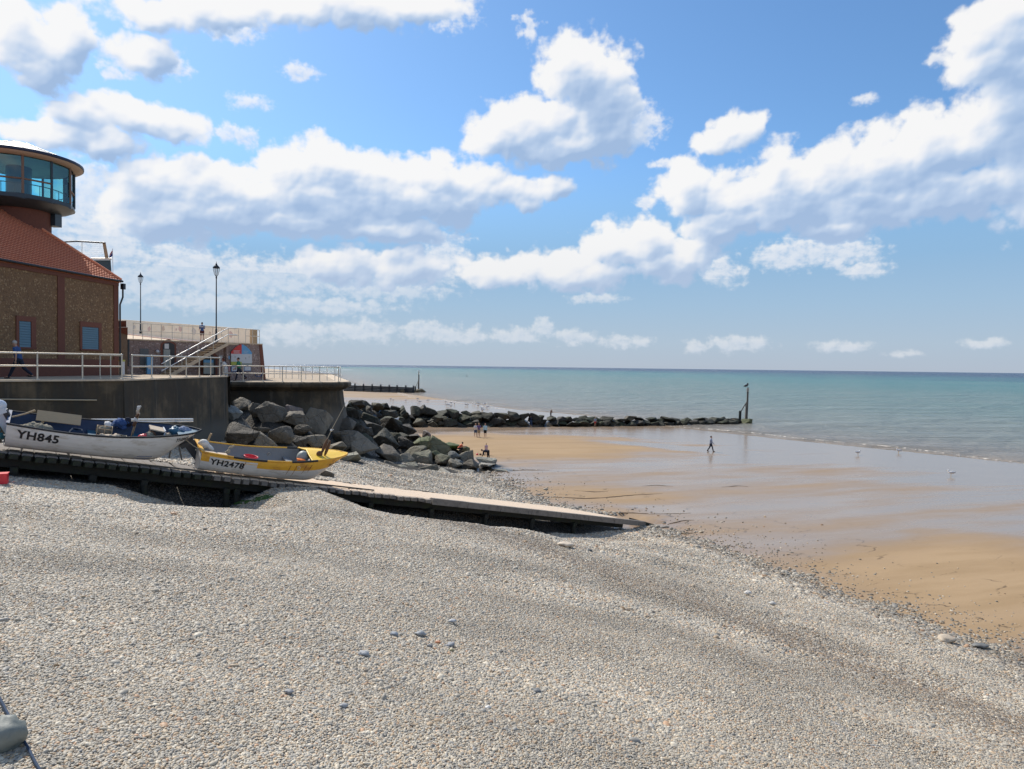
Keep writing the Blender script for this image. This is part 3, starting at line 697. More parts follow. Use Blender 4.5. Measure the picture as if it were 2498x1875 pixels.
# px, py, width px, height px, colour, weed (0..1), label
NEAR = [
 (589,987,44,36,G1,0,'pale grey boulder topmost against the dark sea wall behind the yellow boat'),
 (566,1006,46,44,BL,0,'blue-grey boulder tucked against the corner of the dark sea wall'),
 (623,1000,34,36,G2,0,'small brown-grey boulder beside the topmost pale one'),
 (660,1012,72,52,G2,0,'long grey boulder with a dark shaded front in the middle of the upper row'),
 (636,1040,44,30,G2,0,'tan-edged boulder wedged under the long grey one'),
 (586,1058,88,50,G3,0,'large dark boulder low beside the sea wall behind the yellow boat stern'),
 (650,1078,60,36,G1,0,'pale boulder just above the far gunwale of the yellow boat'),
 (686,1066,58,46,G2,0,'rounded brown boulder behind the middle of the yellow boat'),
 (713,1003,56,26,PU,0,'flat purple-grey slab at the foot of the sea wall'),
 (718,1026,58,46,G2,0,'grey boulder below the purple slab'),
 (776,1030,74,74,G1,0,'big upright pale boulder behind the thin pole of the yellow boat'),
 (743,1050,52,28,G2,0,'sloping grey slab left of the big upright boulder'),
 (772,1078,62,36,G1,0,'low pale boulder behind the yellow foredeck'),
 (728,1078,42,38,G3,0,'dark boulder behind the boat between two paler ones'),
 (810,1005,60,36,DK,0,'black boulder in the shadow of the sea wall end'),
 (842,1040,60,42,G2,0,'blocky grey boulder right of the big upright one'),
 (845,1069,60,36,G2,0,'wedge-shaped brown boulder with a lit top edge'),
 (822,1092,42,24,G1,0,'small flat boulder at the bow of the yellow boat'),
 (872,1050,38,30,G3,.3,'small rounded dark boulder above the wedge-shaped one'),
 (883,1097,72,68,G1,0,'largest pale boulder standing in front on the shingle edge'),
 (943,1111,66,44,G2,0,'long leaning boulder in front with a dark underside'),
 (848,1120,74,30,BG,0,'flat pale green-grey slab lying on the shingle'),
 (945,1134,48,20,G2,0,'low slab under the long leaning boulder'),
 (986,1120,52,30,G1,.1,'mid grey boulder between two large front ones'),
 (1029,1119,68,46,G1,.35,'large front boulder with a mossy peak'),
 (988,1146,74,26,BG,.1,'broad flat pale slab at the front edge of the pile'),
 (1004,1134,36,16,BG,0,'small tilted block on the broad flat slab'),
 (1040,1150,58,28,G2,.1,'dark-fronted boulder at the front edge by the white one'),
 (1083,1158,50,30,WB,0,'whitish jagged rock lowest at the front of the pile'),
 (1076,1142,34,18,PU,0,'small pale purple rock behind the whitish jagged one'),
 (1080,1127,46,38,G2,.5,'mossy-shouldered boulder behind the whitish rock'),
 (1110,1137,40,34,G1,.1,'upright grey boulder right of the mossy-shouldered one'),
 (1157,1136,56,34,G2,0,'dark pyramid-shaped boulder near the seaward tip'),
 (1132,1151,48,12,WB,0,'thin pale slab half sunk in sand in front of the pyramid boulder'),
 (1170,1151,22,9,WB,0,'smallest pale stone half sunk in sand near the tip'),
 (1220,1143,44,18,BG,0,'rounded boulder alone at the very tip of the pile'),
 (1190,1135,40,14,WB,0,'pale bluish slab between the pyramid boulder and the tip'),
 (1188,1122,58,15,WB,.2,'long low pale slab behind the tip'),
 (1142,1114,42,30,G1,.1,'pointed grey block with a lit left face near the tip'),
 (1112,1113,38,26,BL,0,'bluish cube-shaped boulder left of the pointed block'),
 (1118,1128,30,17,BL,0,'small bluish block under the cube-shaped boulder'),
 (1132,1098,28,20,OL,.9,'small green-capped boulder beside the crouching person'),
 (1105,1092,46,28,(.14,.22,.04),1,'bright green weed-covered boulder at the back edge of the pile'),
 (1074,1090,60,46,(.26,.27,.19),.55,'large pale olive boulder with a green ridge'),
 (1031,1084,50,32,OL,.8,'yellow-green boulder left of the large olive one'),
 (1014,1101,54,28,G2,.3,'rough flat-topped boulder in front of the yellow-green one'),
 (1068,1112,50,28,OL,.5,'olive boulder sloping down behind the mossy peak'),
 (936,1076,76,54,DK,.3,'big dark brown boulder in the middle of the pile'),
 (990,1081,44,32,G3,0,'reddish-brown cracked boulder right of the big dark one'),
 (962,1070,52,32,G3,.6,'mossy brown boulder behind the cracked one'),
 (885,1054,40,28,G3,0,'brown boulder on top above the largest pale one'),
 (893,1070,32,28,G3,.5,'rounded mossy boulder just above the largest pale one'),
 (852,1080,46,38,G2,0,'grey boulder left of the largest pale one'),
 (983,1066,30,20,G3,.3,'small brown boulder beside the mossy brown one'),
 (1010,1067,38,20,G3,0,'flat dark brown boulder towards the sand behind'),
 (1037,1061,28,20,PU,0,'pinkish stone at the back of the pile next to the sand'),
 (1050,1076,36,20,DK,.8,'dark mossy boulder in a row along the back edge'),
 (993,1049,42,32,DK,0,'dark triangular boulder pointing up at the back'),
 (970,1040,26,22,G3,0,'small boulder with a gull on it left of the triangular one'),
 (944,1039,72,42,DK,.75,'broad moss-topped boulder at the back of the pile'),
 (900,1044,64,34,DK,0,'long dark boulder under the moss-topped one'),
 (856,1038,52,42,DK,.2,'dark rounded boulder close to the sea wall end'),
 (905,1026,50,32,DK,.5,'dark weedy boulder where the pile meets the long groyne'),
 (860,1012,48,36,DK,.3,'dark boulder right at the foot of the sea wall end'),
]
TOPS = [(840, 982), (880, 981), (920, 986), (960, 992), (1010, 997), (1040, 996), (1100, 1006), (1160, 1003), (1200, 1010), (1260, 1009), (1300, 1012), (1350, 1016), (1400, 1021), (1450, 1018), (1500, 1016), (1560, 1019), (1620, 1022), (1700, 1021), (1760, 1022), (1800, 1025), (1880, 1026)]
BASES = [(840, 1052, 84), (900, 1048, 88), (980, 1041, 96), (1240, 1040, 100), (1400, 1038, 104), (1500, 1038, 107), (1600, 1037, 110), (1700, 1036, 113), (1800, 1033, 116), (1900, 1031, 118)]
ROCKS = []      # centre, (wx, wy, wz), colour, weed, label, group
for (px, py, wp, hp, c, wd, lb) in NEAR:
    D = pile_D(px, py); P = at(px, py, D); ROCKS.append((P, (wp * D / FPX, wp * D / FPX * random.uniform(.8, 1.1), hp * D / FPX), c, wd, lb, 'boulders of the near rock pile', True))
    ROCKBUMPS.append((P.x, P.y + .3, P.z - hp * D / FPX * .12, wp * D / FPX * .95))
RC = {}
def ordn(n):
    o = ['', 'first', 'second', 'third', 'fourth', 'fifth', 'sixth', 'seventh', 'eighth', 'ninth', 'tenth', 'eleventh', 'twelfth', 'thirteenth', 'fourteenth', 'fifteenth', 'sixteenth', 'seventeenth', 'eighteenth', 'nineteenth']
    if n < 20: return o[n]
    t = ['', '', 'twent', 'thirt', 'fort', 'fift', 'sixt', 'sevent'][n // 10]
    return t + 'ieth' if n % 10 == 0 else t + 'y-' + o[n % 10]
px = 842.0
while px < 1800:
    top = lerp_tab(px, TOPS, 1); base = lerp_tab(px, BASES, 1); D0 = lerp_tab(px, BASES, 2)
    n = max(2, int(round((base - top) / 14.0)))
    for r in range(n):
        f = (r + .5) / n
        py = base - (base - top) * f + random.uniform(-2, 2)
        D = D0 + r * .9 + random.uniform(-.4, .4); x = px + random.uniform(-6, 6)
        wp = random.uniform(27, 43) * 97 / D; hp = (base - top) / n * random.uniform(1.3, 1.8)
        rown = 'top' if r == n - 1 else ('bottom' if r == 0 else 'middle'); RC[rown] = RC.get(rown, 0) + 1
        P = at(x, py, D); k = random.random()
        c = (.030, .027, .019) if k < .55 else ((.045, .04, .028) if k < .85 else (.085, .075, .05))
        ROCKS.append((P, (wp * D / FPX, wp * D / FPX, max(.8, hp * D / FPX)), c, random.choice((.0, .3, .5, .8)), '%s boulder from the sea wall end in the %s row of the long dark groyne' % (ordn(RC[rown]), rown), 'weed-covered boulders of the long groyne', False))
        ROCKBUMPS.append((P.x, P.y + .3, P.z - .3, wp * D / FPX * .8))
    px += random.uniform(20, 26) * (1 if px < 1380 else .82)
# ---------------------------------------------------------------- ground and sea
def grid_obj(name, xs, ys, zfun, mat, attrs=None, **kw):
    X, Y = np.meshgrid(xs, ys); Z, at_ = zfun(X, Y)
    n, m = X.shape; co = np.stack([X, Y, Z], -1).reshape(-1, 3)
    i = np.arange(n * m).reshape(n, m); q = np.stack([i[:-1, :-1], i[:-1, 1:], i[1:, 1:], i[1:, :-1]], -1).reshape(-1, 4)
    me = bpy.data.meshes.new(name); me.vertices.add(len(co)); me.vertices.foreach_set('co', co.ravel())
    me.loops.add(q.size); me.loops.foreach_set('vertex_index', q.ravel().astype(np.int32))
    me.polygons.add(len(q)); me.polygons.foreach_set('loop_start', np.arange(0, q.size, 4, dtype=np.int32)); me.polygons.foreach_set('loop_total', np.full(len(q), 4, np.int32))
    me.polygons.foreach_set('use_smooth', np.ones(len(q), bool)); me.update(); me.validate()
    for k, a in at_.items():
        A = me.attributes.new(k, 'FLOAT', 'POINT'); A.data.foreach_set('value', a.ravel().astype(np.float32))
    me.materials.append(MATS[mat]); o = bpy.data.objects.new(name, me); col.objects.link(o)
    return ltag(o, **kw)
def stretch(a, segs):
    out = [a]
    for (to, st) in segs:
        n = max(1, int(round((to - out[-1]) / st))); s = (to - out[-1]) / n
        out += [out[-1] + s * (k + 1) for k in range(n)] if True else []
        out = out[:len(out)]
    return np.array(out)
def ell(x, y, c, a, b, ang):
    dx, dy = x - c[0], y - c[1]; ca, sa = math.cos(ang), math.sin(ang)
    return np.clip(1.45 - np.sqrt(((dx * ca + dy * sa) / a) ** 2 + ((-dx * sa + dy * ca) / b) ** 2) + .5 * _fbm(x * .12, y * .25, 401, 4), 0, .9) / .9
def beach_z(X, Y):
    z, q, w, s, v = ground(X, Y, True)
    bx = sdist(X, Y, BAND); wob = _fbm(X * .5, Y * .5, 91, 4) * 1.1
    band = np.exp(-((bx + wob) / 1.35) ** 2) * 1.0 + np.exp(-((bx + wob * 1.4 - 3.8) / .6) ** 2) * .2
    band = np.maximum(band, np.exp(-((q - .4 + wob) / .55) ** 2) * .55)
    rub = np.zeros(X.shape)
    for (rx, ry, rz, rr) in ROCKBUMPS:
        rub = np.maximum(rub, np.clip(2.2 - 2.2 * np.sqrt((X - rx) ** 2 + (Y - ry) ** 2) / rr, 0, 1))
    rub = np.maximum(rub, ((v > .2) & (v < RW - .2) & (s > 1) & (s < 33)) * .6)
    p1 = on_z(1240, 1080, .7); p2 = on_z(2400, 1405, .55); p3 = on_z(1500, 1262, .5); p4 = on_z(1480, 1215, .5); p5 = on_z(1000, 962, .5)
    dry = np.maximum.reduce([ell(X, Y, p1, 17, 11, 0.1), ell(X, Y, p2, 7.5, 4.0, 0.75) * .9, ell(X, Y, p3, 2.2, 2.0, 0) * .55, ell(X, Y, p4, 5, 3, 0) * .45, ell(X, Y, p5, 50, 26, -.4) * .7])
    f1 = on_z(1680, 1092, .4); flow = ell(X, Y, f1, 11, 2.2, -.62) * .8
    z = z + _fbm(X * .18, Y * .18, 5, 3) * .10 * np.clip(q, 0, 1) + .05 * np.sin((bx + wob * .5) * 1.9) * np.clip(q - .5, 0, 1) * np.clip(12 - q, 0, 1)
    z = z + (_fbm(X * .3, Y * .3, 15, 3) * .03) * np.clip(-q, 0, 1) * np.clip(w / 8, 0, 1)
    return z, dict(q=q, w=w, band=band, rub=rub, dry=dry, flow=flow)
xs = stretch(-300, [(-80, 20), (-36, 2.5), (22, .34), (60, 1.2), (150, 6), (260, 20)])
ys = stretch(-90, [(-10, 6), (2, 1.2), (62, .34), (130, 1.0), (300, 6), (900, 50), (1500, 150)])
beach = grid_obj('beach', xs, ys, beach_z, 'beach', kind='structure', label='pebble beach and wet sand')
def sea_z(X, Y):
    w = -sdist(X, Y, WATER); z = .012 * np.clip(w, 0, 1) + _fbm(X * .12, Y * .2, 61, 3) * .05 * np.clip(w / 6, 0, 1) * (w < 400)
    # one low swell about to break, close in
    z = z + .10 * np.exp(-((w - 7 - 1.5 * _fbm(X * .05, Y * .05, 66, 2)) / 1.0) ** 2) * np.clip(_fbm(X * .03, Y * .03, 69, 2) * 3 + .6, 0, 1)
    z = np.where(w < -1.5, -.15, np.where(w < 0, .012 + w * .02, z))
    return z, dict(w=w)
xs = stretch(-30000, [(-3000, 3000), (-600, 200), (-120, 15), (-40, 3), (110, 1.0), (240, 6), (900, 60), (6000, 600), (30000, 4000)])
ys = stretch(-200, [(20, 20), (150, 1.0), (300, 3), (900, 20), (5000, 300), (40000, 4000)])
sea = grid_obj('sea', xs, ys, sea_z, 'water', kind='structure', label='calm sea')
# drop sea faces that lie far inland
bm = bmesh.new(); bm.from_mesh(sea.data)
lay = bm.verts.layers.float['w']
bmesh.ops.delete(bm, geom=[v for v in bm.verts if v[lay] < -6], context='VERTS'); bm.to_mesh(sea.data); bm.free()
# foam: low ridges of broken water along the edge
def foam_strip(pts, wd, hgt, name='foam'):
    mb = MB(); n = len(pts); vs = []
    for i, p in enumerate(pts):
        t = (Vector(pts[min(i + 1, n - 1)]) - Vector(pts[max(i - 1, 0)])).normalized(); nn = Vector((-t.y, t.x, 0))
        taper = min(1, i / 4, (n - 1 - i) / 4) ** .5
        ww = wd * taper * (1 + .5 * mnoise.noise(Vector(p) * .3)); z = max(.012, 0)
        for o, h in ((-1, .006), (-.4, hgt), (.35, hgt * .8), (1, .006)):
            vs.append(Vector(p) + nn * (o * ww) + Vector((0, 0, z + h * taper)))
    fs = [(i * 4 + k, i * 4 + k + 1, i * 4 + 5 + k, i * 4 + 4 + k) for i in range(n - 1) for k in range(3)]
    mb.add(vs, fs, 'foam', True); return mb.build(name, kind='stuff', label='thin line of foam at the water edge')
def resample(P, st):
    out = [Vector(P[0])]
    for a, b in zip(P, P[1:]):
        a = Vector(a); b = Vector(b); n = max(1, int((b - a).length / st))
        out += [a + (b - a) * (k + 1) / n for k in range(n)]
    return out
def px_line(L, z=.03, st=1.2, wob=.25):
    P = resample([on_z(px, py, z) for px, py in L], st)
    return [(p.x + wob * mnoise.noise(p * .25), p.y + wob * mnoise.noise(p * .25 + Vector((9, 9, 9))), z) for p in P]
foam_strip(px_line([(1615, 1039), (1680, 1043), (1760, 1049), (1840, 1056), (1960, 1070), (2080, 1081), (2200, 1092), (2330, 1109), (2420, 1121), (2520, 1132)]), .26, .07)
foam_strip(px_line([(1085, 976), (1105, 980), (1130, 985)]), .9, .12)
foam_strip(px_line([(972, 957), (985, 963), (1005, 969), (1022, 972)], st=2), 1.3, .12)
foam_strip(px_line([(1140, 988), (1200, 994), (1260, 1001)], st=2), .35, .06)
foam_strip(px_line([(1284, 999), (1310, 1003)], st=2), .5, .10)
foam_strip(px_line([(1380, 1010), (1420, 1013)], st=2), .4, .10)

# ---------------------------------------------------------------- shingle: loose pebbles on the near beach
def pebbles():
    rng = np.random.default_rng(3)
    X = []; Y = []; S = []
    for (d0, d1, sp, sz) in ((4.9, 10, .0255, .0155), (10, 16, .030, .018), (16, 25, .041, .024), (25, 36, .062, .035), (36, 57, .10, .050)):
        x0, x1 = -d1 * .80 - 1, d1 * .80 + 1
        nx = int((x1 - x0) / sp); ny = int((d1 - d0) / sp)
        gx, gy = np.meshgrid(np.arange(nx), np.arange(ny)); gx = gx.ravel(); gy = gy.ravel()
        x = x0 + (gx + .5 * (gy % 2) + rng.uniform(-.42, .42, gx.size)) * sp; y = d0 + (gy + rng.uniform(-.42, .42, gx.size)) * sp
        k = (np.abs(x) < y * .79 + .8); x = x[k]; y = y[k]
        X.append(x); Y.append(y); S.append(np.full(x.size, sz))
    X = np.concatenate(X); Y = np.concatenate(Y); S = np.concatenate(S)
    zb, q, w, s, v = ground(X, Y, True); zz, at_ = beach_z(X, Y)
    en = _fbm(X * .8, Y * .8, 191, 4) * 1.6 + _fbm(X * 3, Y * 3, 192, 3) * .8
    r = rng.random(X.size)
    prob = np.where(q + en > 0, 1.0, np.where(q + en * .9 > -1.0, .45 + .55 * (q + en * .9 + 1.0), np.exp((q + en * 1.2) * .75) * .30))
    # scattered stones further down the sand thin out
    keep = (r < prob) & (q > -11)
    onramp = (v > -.02) & (v < RW + .02) & (s > -2) & (s < 33) 
    keep &= ~(onramp)
    rb = at_['rub']; keep &= (rb < .6)
    keep &= ~((Y > 43) & (X < -12)); keep &= (Y < 50) | (X > -8)
    X, Y, S, z, q, band, w_ = (a[keep] for a in (X, Y, S, zz, q, at_['band'], w))
    n = X.size
    size = S * np.exp(rng.normal(0, .24, n)); big = rng.random(n) < .007; size[big] *= rng.uniform(1.4, 2.1, big.sum())
    fine = np.clip(_fbm(X * .12, Y * .35, 205, 3) * 2.0, -.35, .3); size *= 1 + fine * .5
    size = np.where((q < 1.5) & (q > -2), size * rng.uniform(.8, 1.75, n), size); size = np.where(q < -1, size * .95, size)
    scl = np.stack([size * rng.uniform(1.0, 1.55, n), size * rng.uniform(.75, 1.0, n), size * rng.uniform(.45, .75, n)], -1)
    rot = np.stack([rng.normal(0, .26, n), rng.normal(0, .26, n), rng.uniform(0, 6.283, n)], -1)
    base = np.array([(.41, .40, .375), (.49, .47, .43), (.54, .50, .43), (.54, .45, .34), (.50, .375, .25), (.74, .70, .62), (.20, .205, .21), (.54, .33, .20), (.30, .255, .21), (.35, .36, .37)])
    pi = rng.choice(10, n, p=[.22, .17, .14, .13, .07, .07, .05, .025, .05, .075])
    base = base * .80 + np.array([.47, .44, .39]) * .20
    c = base[pi] * rng.uniform(.84, 1.16, (n, 1)) * .95 * np.array([1.0, .93, .81])
    dk = np.array([(.22, .175, .12), (.15, .125, .10), (.27, .18, .10), (.32, .26, .19), (.24, .21, .17)])[rng.integers(0, 5, n)]
    tone = 1 + .16 * _fbm(X * .25, Y * .5, 501, 4) * 2; c = c * tone[:, None]
    f = (rng.random(n) < np.clip(band, 0, 1) * .8)[:, None]; c = np.where(f, dk * rng.uniform(.8, 1.5, (n, 1)), c)
    lowd = (q < .1)[:, None] & (rng.random(n) < .7)[:, None]; c = np.where(lowd, c * .62, c)
    z = z + scl[:, 2] * .22 + rng.uniform(-.005, .007, n)
    me = bpy.data.meshes.new('shingle'); me.vertices.add(n); me.vertices.foreach_set('co', np.stack([X, Y, z], -1).astype(np.float32).ravel())
    for nm, dat in (('prot', rot), ('pscl', scl)):
        A = me.attributes.new(nm, 'FLOAT_VECTOR', 'POINT'); A.data.foreach_set('vector', dat.astype(np.float32).ravel())
    A = me.attributes.new('pcol', 'FLOAT_COLOR', 'POINT'); A.data.foreach_set('color', np.concatenate([c, np.ones((n, 1))], 1).astype(np.float32).ravel())
    o = bpy.data.objects.new('shingle', me); col.objects.link(o); ltag(o, kind='stuff', label='grey and tan pebbles covering the upper beach', cat='pebbles')
    g = bpy.data.node_groups.new('scatter', 'GeometryNodeTree')
    g.interface.new_socket('Geometry', in_out='INPUT', socket_type='NodeSocketGeometry'); g.interface.new_socket('Geometry', in_out='OUTPUT', socket_type='NodeSocketGeometry')
    gi = g.nodes.new('NodeGroupInput'); go = g.nodes.new('NodeGroupOutput'); L = g.links.new
    ip = g.nodes.new('GeometryNodeInstanceOnPoints'); L(gi.outputs[0], ip.inputs['Points'])
    ico = g.nodes.new('GeometryNodeMeshIcoSphere'); ico.inputs['Radius'].default_value = 1.0; ico.inputs['Subdivisions'].default_value = 2
    ss = g.nodes.new('GeometryNodeSetShadeSmooth'); L(ico.outputs[0], ss.inputs[0])
    sm = g.nodes.new('GeometryNodeSetMaterial'); sm.inputs['Material'].default_value = MATS['pebble']; L(ss.outputs[0], sm.inputs[0])
    L(sm.outputs[0], ip.inputs['Instance'])
    na = g.nodes.new('GeometryNodeInputNamedAttribute'); na.data_type = 'FLOAT_VECTOR'; na.inputs[0].default_value = 'pscl'; L(na.outputs[0], ip.inputs['Scale'])
    nr = g.nodes.new('GeometryNodeInputNamedAttribute'); nr.data_type = 'FLOAT_VECTOR'; nr.inputs[0].default_value = 'prot'
    er = g.nodes.new('FunctionNodeEulerToRotation'); L(nr.outputs[0], er.inputs[0]); L(er.outputs[0], ip.inputs['Rotation'])
    L(ip.outputs[0], go.inputs[0])
    md = o.modifiers.new('scatter', 'NODES'); md.node_group = g
    print('pebbles', n)
pebbles()

# ---------------------------------------------------------------- boulders
def boulder_mesh(name, seed, sub=2, amp=.06):
    rnd = random.Random(seed); bm = bmesh.new()
    pts = []
    for i in range(13):
        v = Vector((rnd.gauss(0, 1), rnd.gauss(0, 1), rnd.gauss(0, 1))).normalized()
        k = 1 / max(abs(v.x), abs(v.y), abs(v.z)) ; v = v * (1 + (k - 1) * rnd.uniform(.35, .85)) * rnd.uniform(.82, 1.0); pts.append(v)
    vs = [bm.verts.new(p) for p in pts]
    r = bmesh.ops.convex_hull(bm, input=vs)
    bmesh.ops.delete(bm, geom=[v for v in bm.verts if not v.link_faces], context='VERTS')
    bmesh.ops.dissolve_limit(bm, angle_limit=.22, verts=bm.verts[:], edges=bm.edges[:])
    bmesh.ops.bevel(bm, geom=bm.edges[:], offset=.07, segments=2, affect='EDGES', profile=.6, clamp_overlap=True)
    bmesh.ops.triangulate(bm, faces=bm.faces[:])
    for _ in range(sub):
        bmesh.ops.subdivide_edges(bm, edges=[e for e in bm.edges if e.calc_length() > .13], cuts=1, use_grid_fill=False)
        bmesh.ops.triangulate(bm, faces=bm.faces[:])
    for v in bm.verts:
        d = mnoise.fractal(v.co * 1.7 + Vector((seed * 3.1, 0, 0)), .9, 2.0, 4); d2 = mnoise.fractal(v.co * 6 + Vector((0, seed * 2.1, 0)), .8, 2.0, 3); v.co += v.co.normalized() * (d * amp + d2 * .022)
    mx = [max(abs(v.co[i]) for v in bm.verts) for i in range(3)]
    for v in bm.verts: v.co = Vector((v.co.x / mx[0] * .5, v.co.y / mx[1] * .5, v.co.z / mx[2] * .5))
    me = bpy.data.meshes.new(name); bm.to_mesh(me); bm.free(); me.materials.append(MATS['rock'])
    me.polygons.foreach_set('use_smooth', [True] * len(me.polygons))
    try: me.set_sharp_from_angle(angle=R(38))
    except Exception: pass
    return me
BOULD = [boulder_mesh('boulder', k, 3, .05) for k in range(14)]
def rock(P, size, c, weed, label, group, big, k=None, tilt=.45):
    o = bpy.data.objects.new('boulder', BOULD[(random.randrange(len(BOULD)) if k is None else k)]); col.objects.link(o)
    o.location = P; o.scale = Vector(size) * 1.06; o.rotation_euler = (random.uniform(-tilt, tilt), random.uniform(-tilt, tilt), random.uniform(0, 6.28) if not big else random.uniform(-.9, .9))
    o.color = (c[0], c[1], c[2], 1 - weed)
    return ltag(o, label, 'boulder', group)
for i, (P, size, c, wd, lb, grp, big) in enumerate(ROCKS):
    rock(P, size, c, wd, lb, grp, big, tilt=.45 * min(1, size[2] / size[0] * 1.15))
# rock under the tall marker post, and those at the tip of the groyne
for (px, py, wp, hp, c, wd, lb) in ((1822, 1029, 26, 13, (.12, .13, .06), .7, 'green-topped rock around the foot of the tall marker post'),
                                    (1792, 1028, 20, 10, (.33, .27, .19), 0, 'tan rock beside the short timber post'),
                                    (1760, 1026, 38, 15, (.08, .07, .05), .4, 'last large dark rock before the marker posts'),
                                    (1714, 1029, 28, 13, (.10, .09, .06), .5, 'low rock standing in the water near the end of the groyne')):
    P = at(px, py, 117); rock(P, (wp * 117 / FPX, 2, hp * 117 / FPX * 1.3), c, wd, lb, 'boulders at the groyne tip', False, tilt=.15)
for (px, wp) in ((981, 9), (993, 11), (1006, 12), (1020, 12), (1031, 12)):
    P = on_z(px, 955, .3); P.z = .5; rock(P, (wp * P.y / FPX, 2, 1.3), (.17, .13, .08), .2, 'brown rock at the foot of the distant marker post, %s from the left' % ordn([981, 993, 1006, 1020, 1031].index(px) + 1), 'rocks at the distant groyne end', False, tilt=.15)
for (px, py, wp, c, lb) in ((768, 1150 - 12, 44, BG, 'rounded grey boulder half buried in shingle below the yellow bow'), (795, 1142, 42, G2, 'dark-sided boulder beside the half-buried one below the bow')):
    P = at(px, py, 31.5); P.z = gz(P.x, P.y) + .12; rock(P, (wp * 31.5 / FPX, .8, .55), c, 0, lb, None, False, tilt=.15)

# ---------------------------------------------------------------- single cobbles that stand out
def cobble_mesh(seed):
    bm = bmesh.new(); bmesh.ops.create_icosphere(bm, subdivisions=3, radius=.5)
    for v in bm.verts: v.co += v.co * (.35 * mnoise.fractal(v.co * 2.2 + Vector((seed * 5., 1, 2)), .9, 2, 3))
    me = bpy.data.meshes.new('cobble'); bm.to_mesh(me); bm.free(); me.materials.append(MATS['cobble']); me.polygons.foreach_set('use_smooth', [True] * len(me.polygons)); return me
COB = [cobble_mesh(k) for k in range(5)]
for i, (px, py, wp, c, lb) in enumerate((
  (1026, 1549, 24, (.31, .32, .32), 'blue-grey cobble, largest in the middle of the pebble slope'),
  (962, 1549, 18, (.25, .28, .31), 'grey cobble just left of the largest blue-grey one'),
  (1104, 1517, 16, (.42, .43, .44), 'pale cobble with a dark shadow above the largest blue-grey one'),
  (1048, 1577, 14, (.20, .20, .195), 'dark cobble below the largest blue-grey one'),
  (1098, 1576, 20, (.31, .315, .32), 'slate-blue cobble right of the dark one'),
  (1102, 1587, 12, (.34, .30, .17), 'olive-yellow cobble touching the slate-blue one'),
  (1068, 1568, 12, (.55, .24, .12), 'orange cobble between the dark and the slate-blue ones'),
  (705, 1690, 20, (.25, .255, .26), 'dark blue cobble low on the left of the pebble slope'),
  (838, 1724, 20, (.32, .325, .325), 'slate cobble in the lower middle of the pebble slope'),
  (1309, 1688, 20, (.16, .165, .165), 'darkest cobble, right of centre on the pebble slope'),
  (1190, 1727, 14, (.66, .64, .60), 'small white stone low in the middle of the pebble slope'),
  (888, 1598, 24, (.35, .355, .355), 'flat grey-blue cobble left below the largest one'),
  (1381, 1334, 34, (.60, .50, .38), 'pale tan slab at the upper edge of the shingle below the slipway'),
  (1437, 1345, 14, (.11, .12, .12), 'dark stone right of the pale tan slab'),
  (1824, 1448, 16, (.66, .62, .55), 'bright white stone near the edge of the wet sand'),
  (1884, 1474, 16, (.5, .48, .44), 'pale stone further right along the sand edge'),
  (2308, 1565, 42, (.50, .41, .30), 'large cream slab on the sand edge at the right'),
  (2393, 1580, 30, (.16, .16, .15), 'dark cobble on the sand right of the cream slab'),
  (2014, 1475, 14, (.34, .36, .38), 'grey cobble alone beside the line where shingle meets sand'))):
    P0 = on_z(px, py, 2.0)
    for _ in range(8): P0 = on_z(px, py, gz(P0.x, P0.y) + .02)
    o = bpy.data.objects.new('cobble', COB[i % 5]); col.objects.link(o); k = wp * P0.y / FPX
    o.location = P0 + Vector((0, 0, k * .18)); o.scale = (k * 1.15, k * .8, k * (.38 if wp > 25 else .55)); o.rotation_euler = (random.uniform(-.1, .1), random.uniform(-.1, .1), random.uniform(-.5, .5)); o.color = tuple(c) + (1,)
    ltag(o, lb, 'cobble', None)
def hit_ground(px, py, z0=3.0, lift=0.0):
    P0 = on_z(px, py, z0)
    for _ in range(14):
        z = gz(P0.x, P0.y) + lift; P0 = on_z(px, py, .5 * z + .5 * P0.z)
    return P0
P = hit_ground(-22, 1845, 4.5)
o = bpy.data.objects.new('boulder', COB[2]); col.objects.link(o); o.location = P + Vector((0, .2, .10)); o.scale = (.36, .36, .36); o.color = (.20, .215, .19, 1)
ltag(o, 'smooth grey-green boulder in the lower left corner', 'boulder')
mb = MB(); pts = []
for (px, py) in ((-60, 1600), (-10, 1690), (18, 1745), (45, 1790), (68, 1830), (88, 1870), (120, 1920)):
    p = hit_ground(px, py, 4.6); pts.append(p + Vector((0, 0, .03)))
mb.tube(resample(pts, .12), .014, 'rope_blue', 8); recentre(mb.build('rope', label='dark blue rope lying across the pebbles in the lower left corner', cat='rope'))

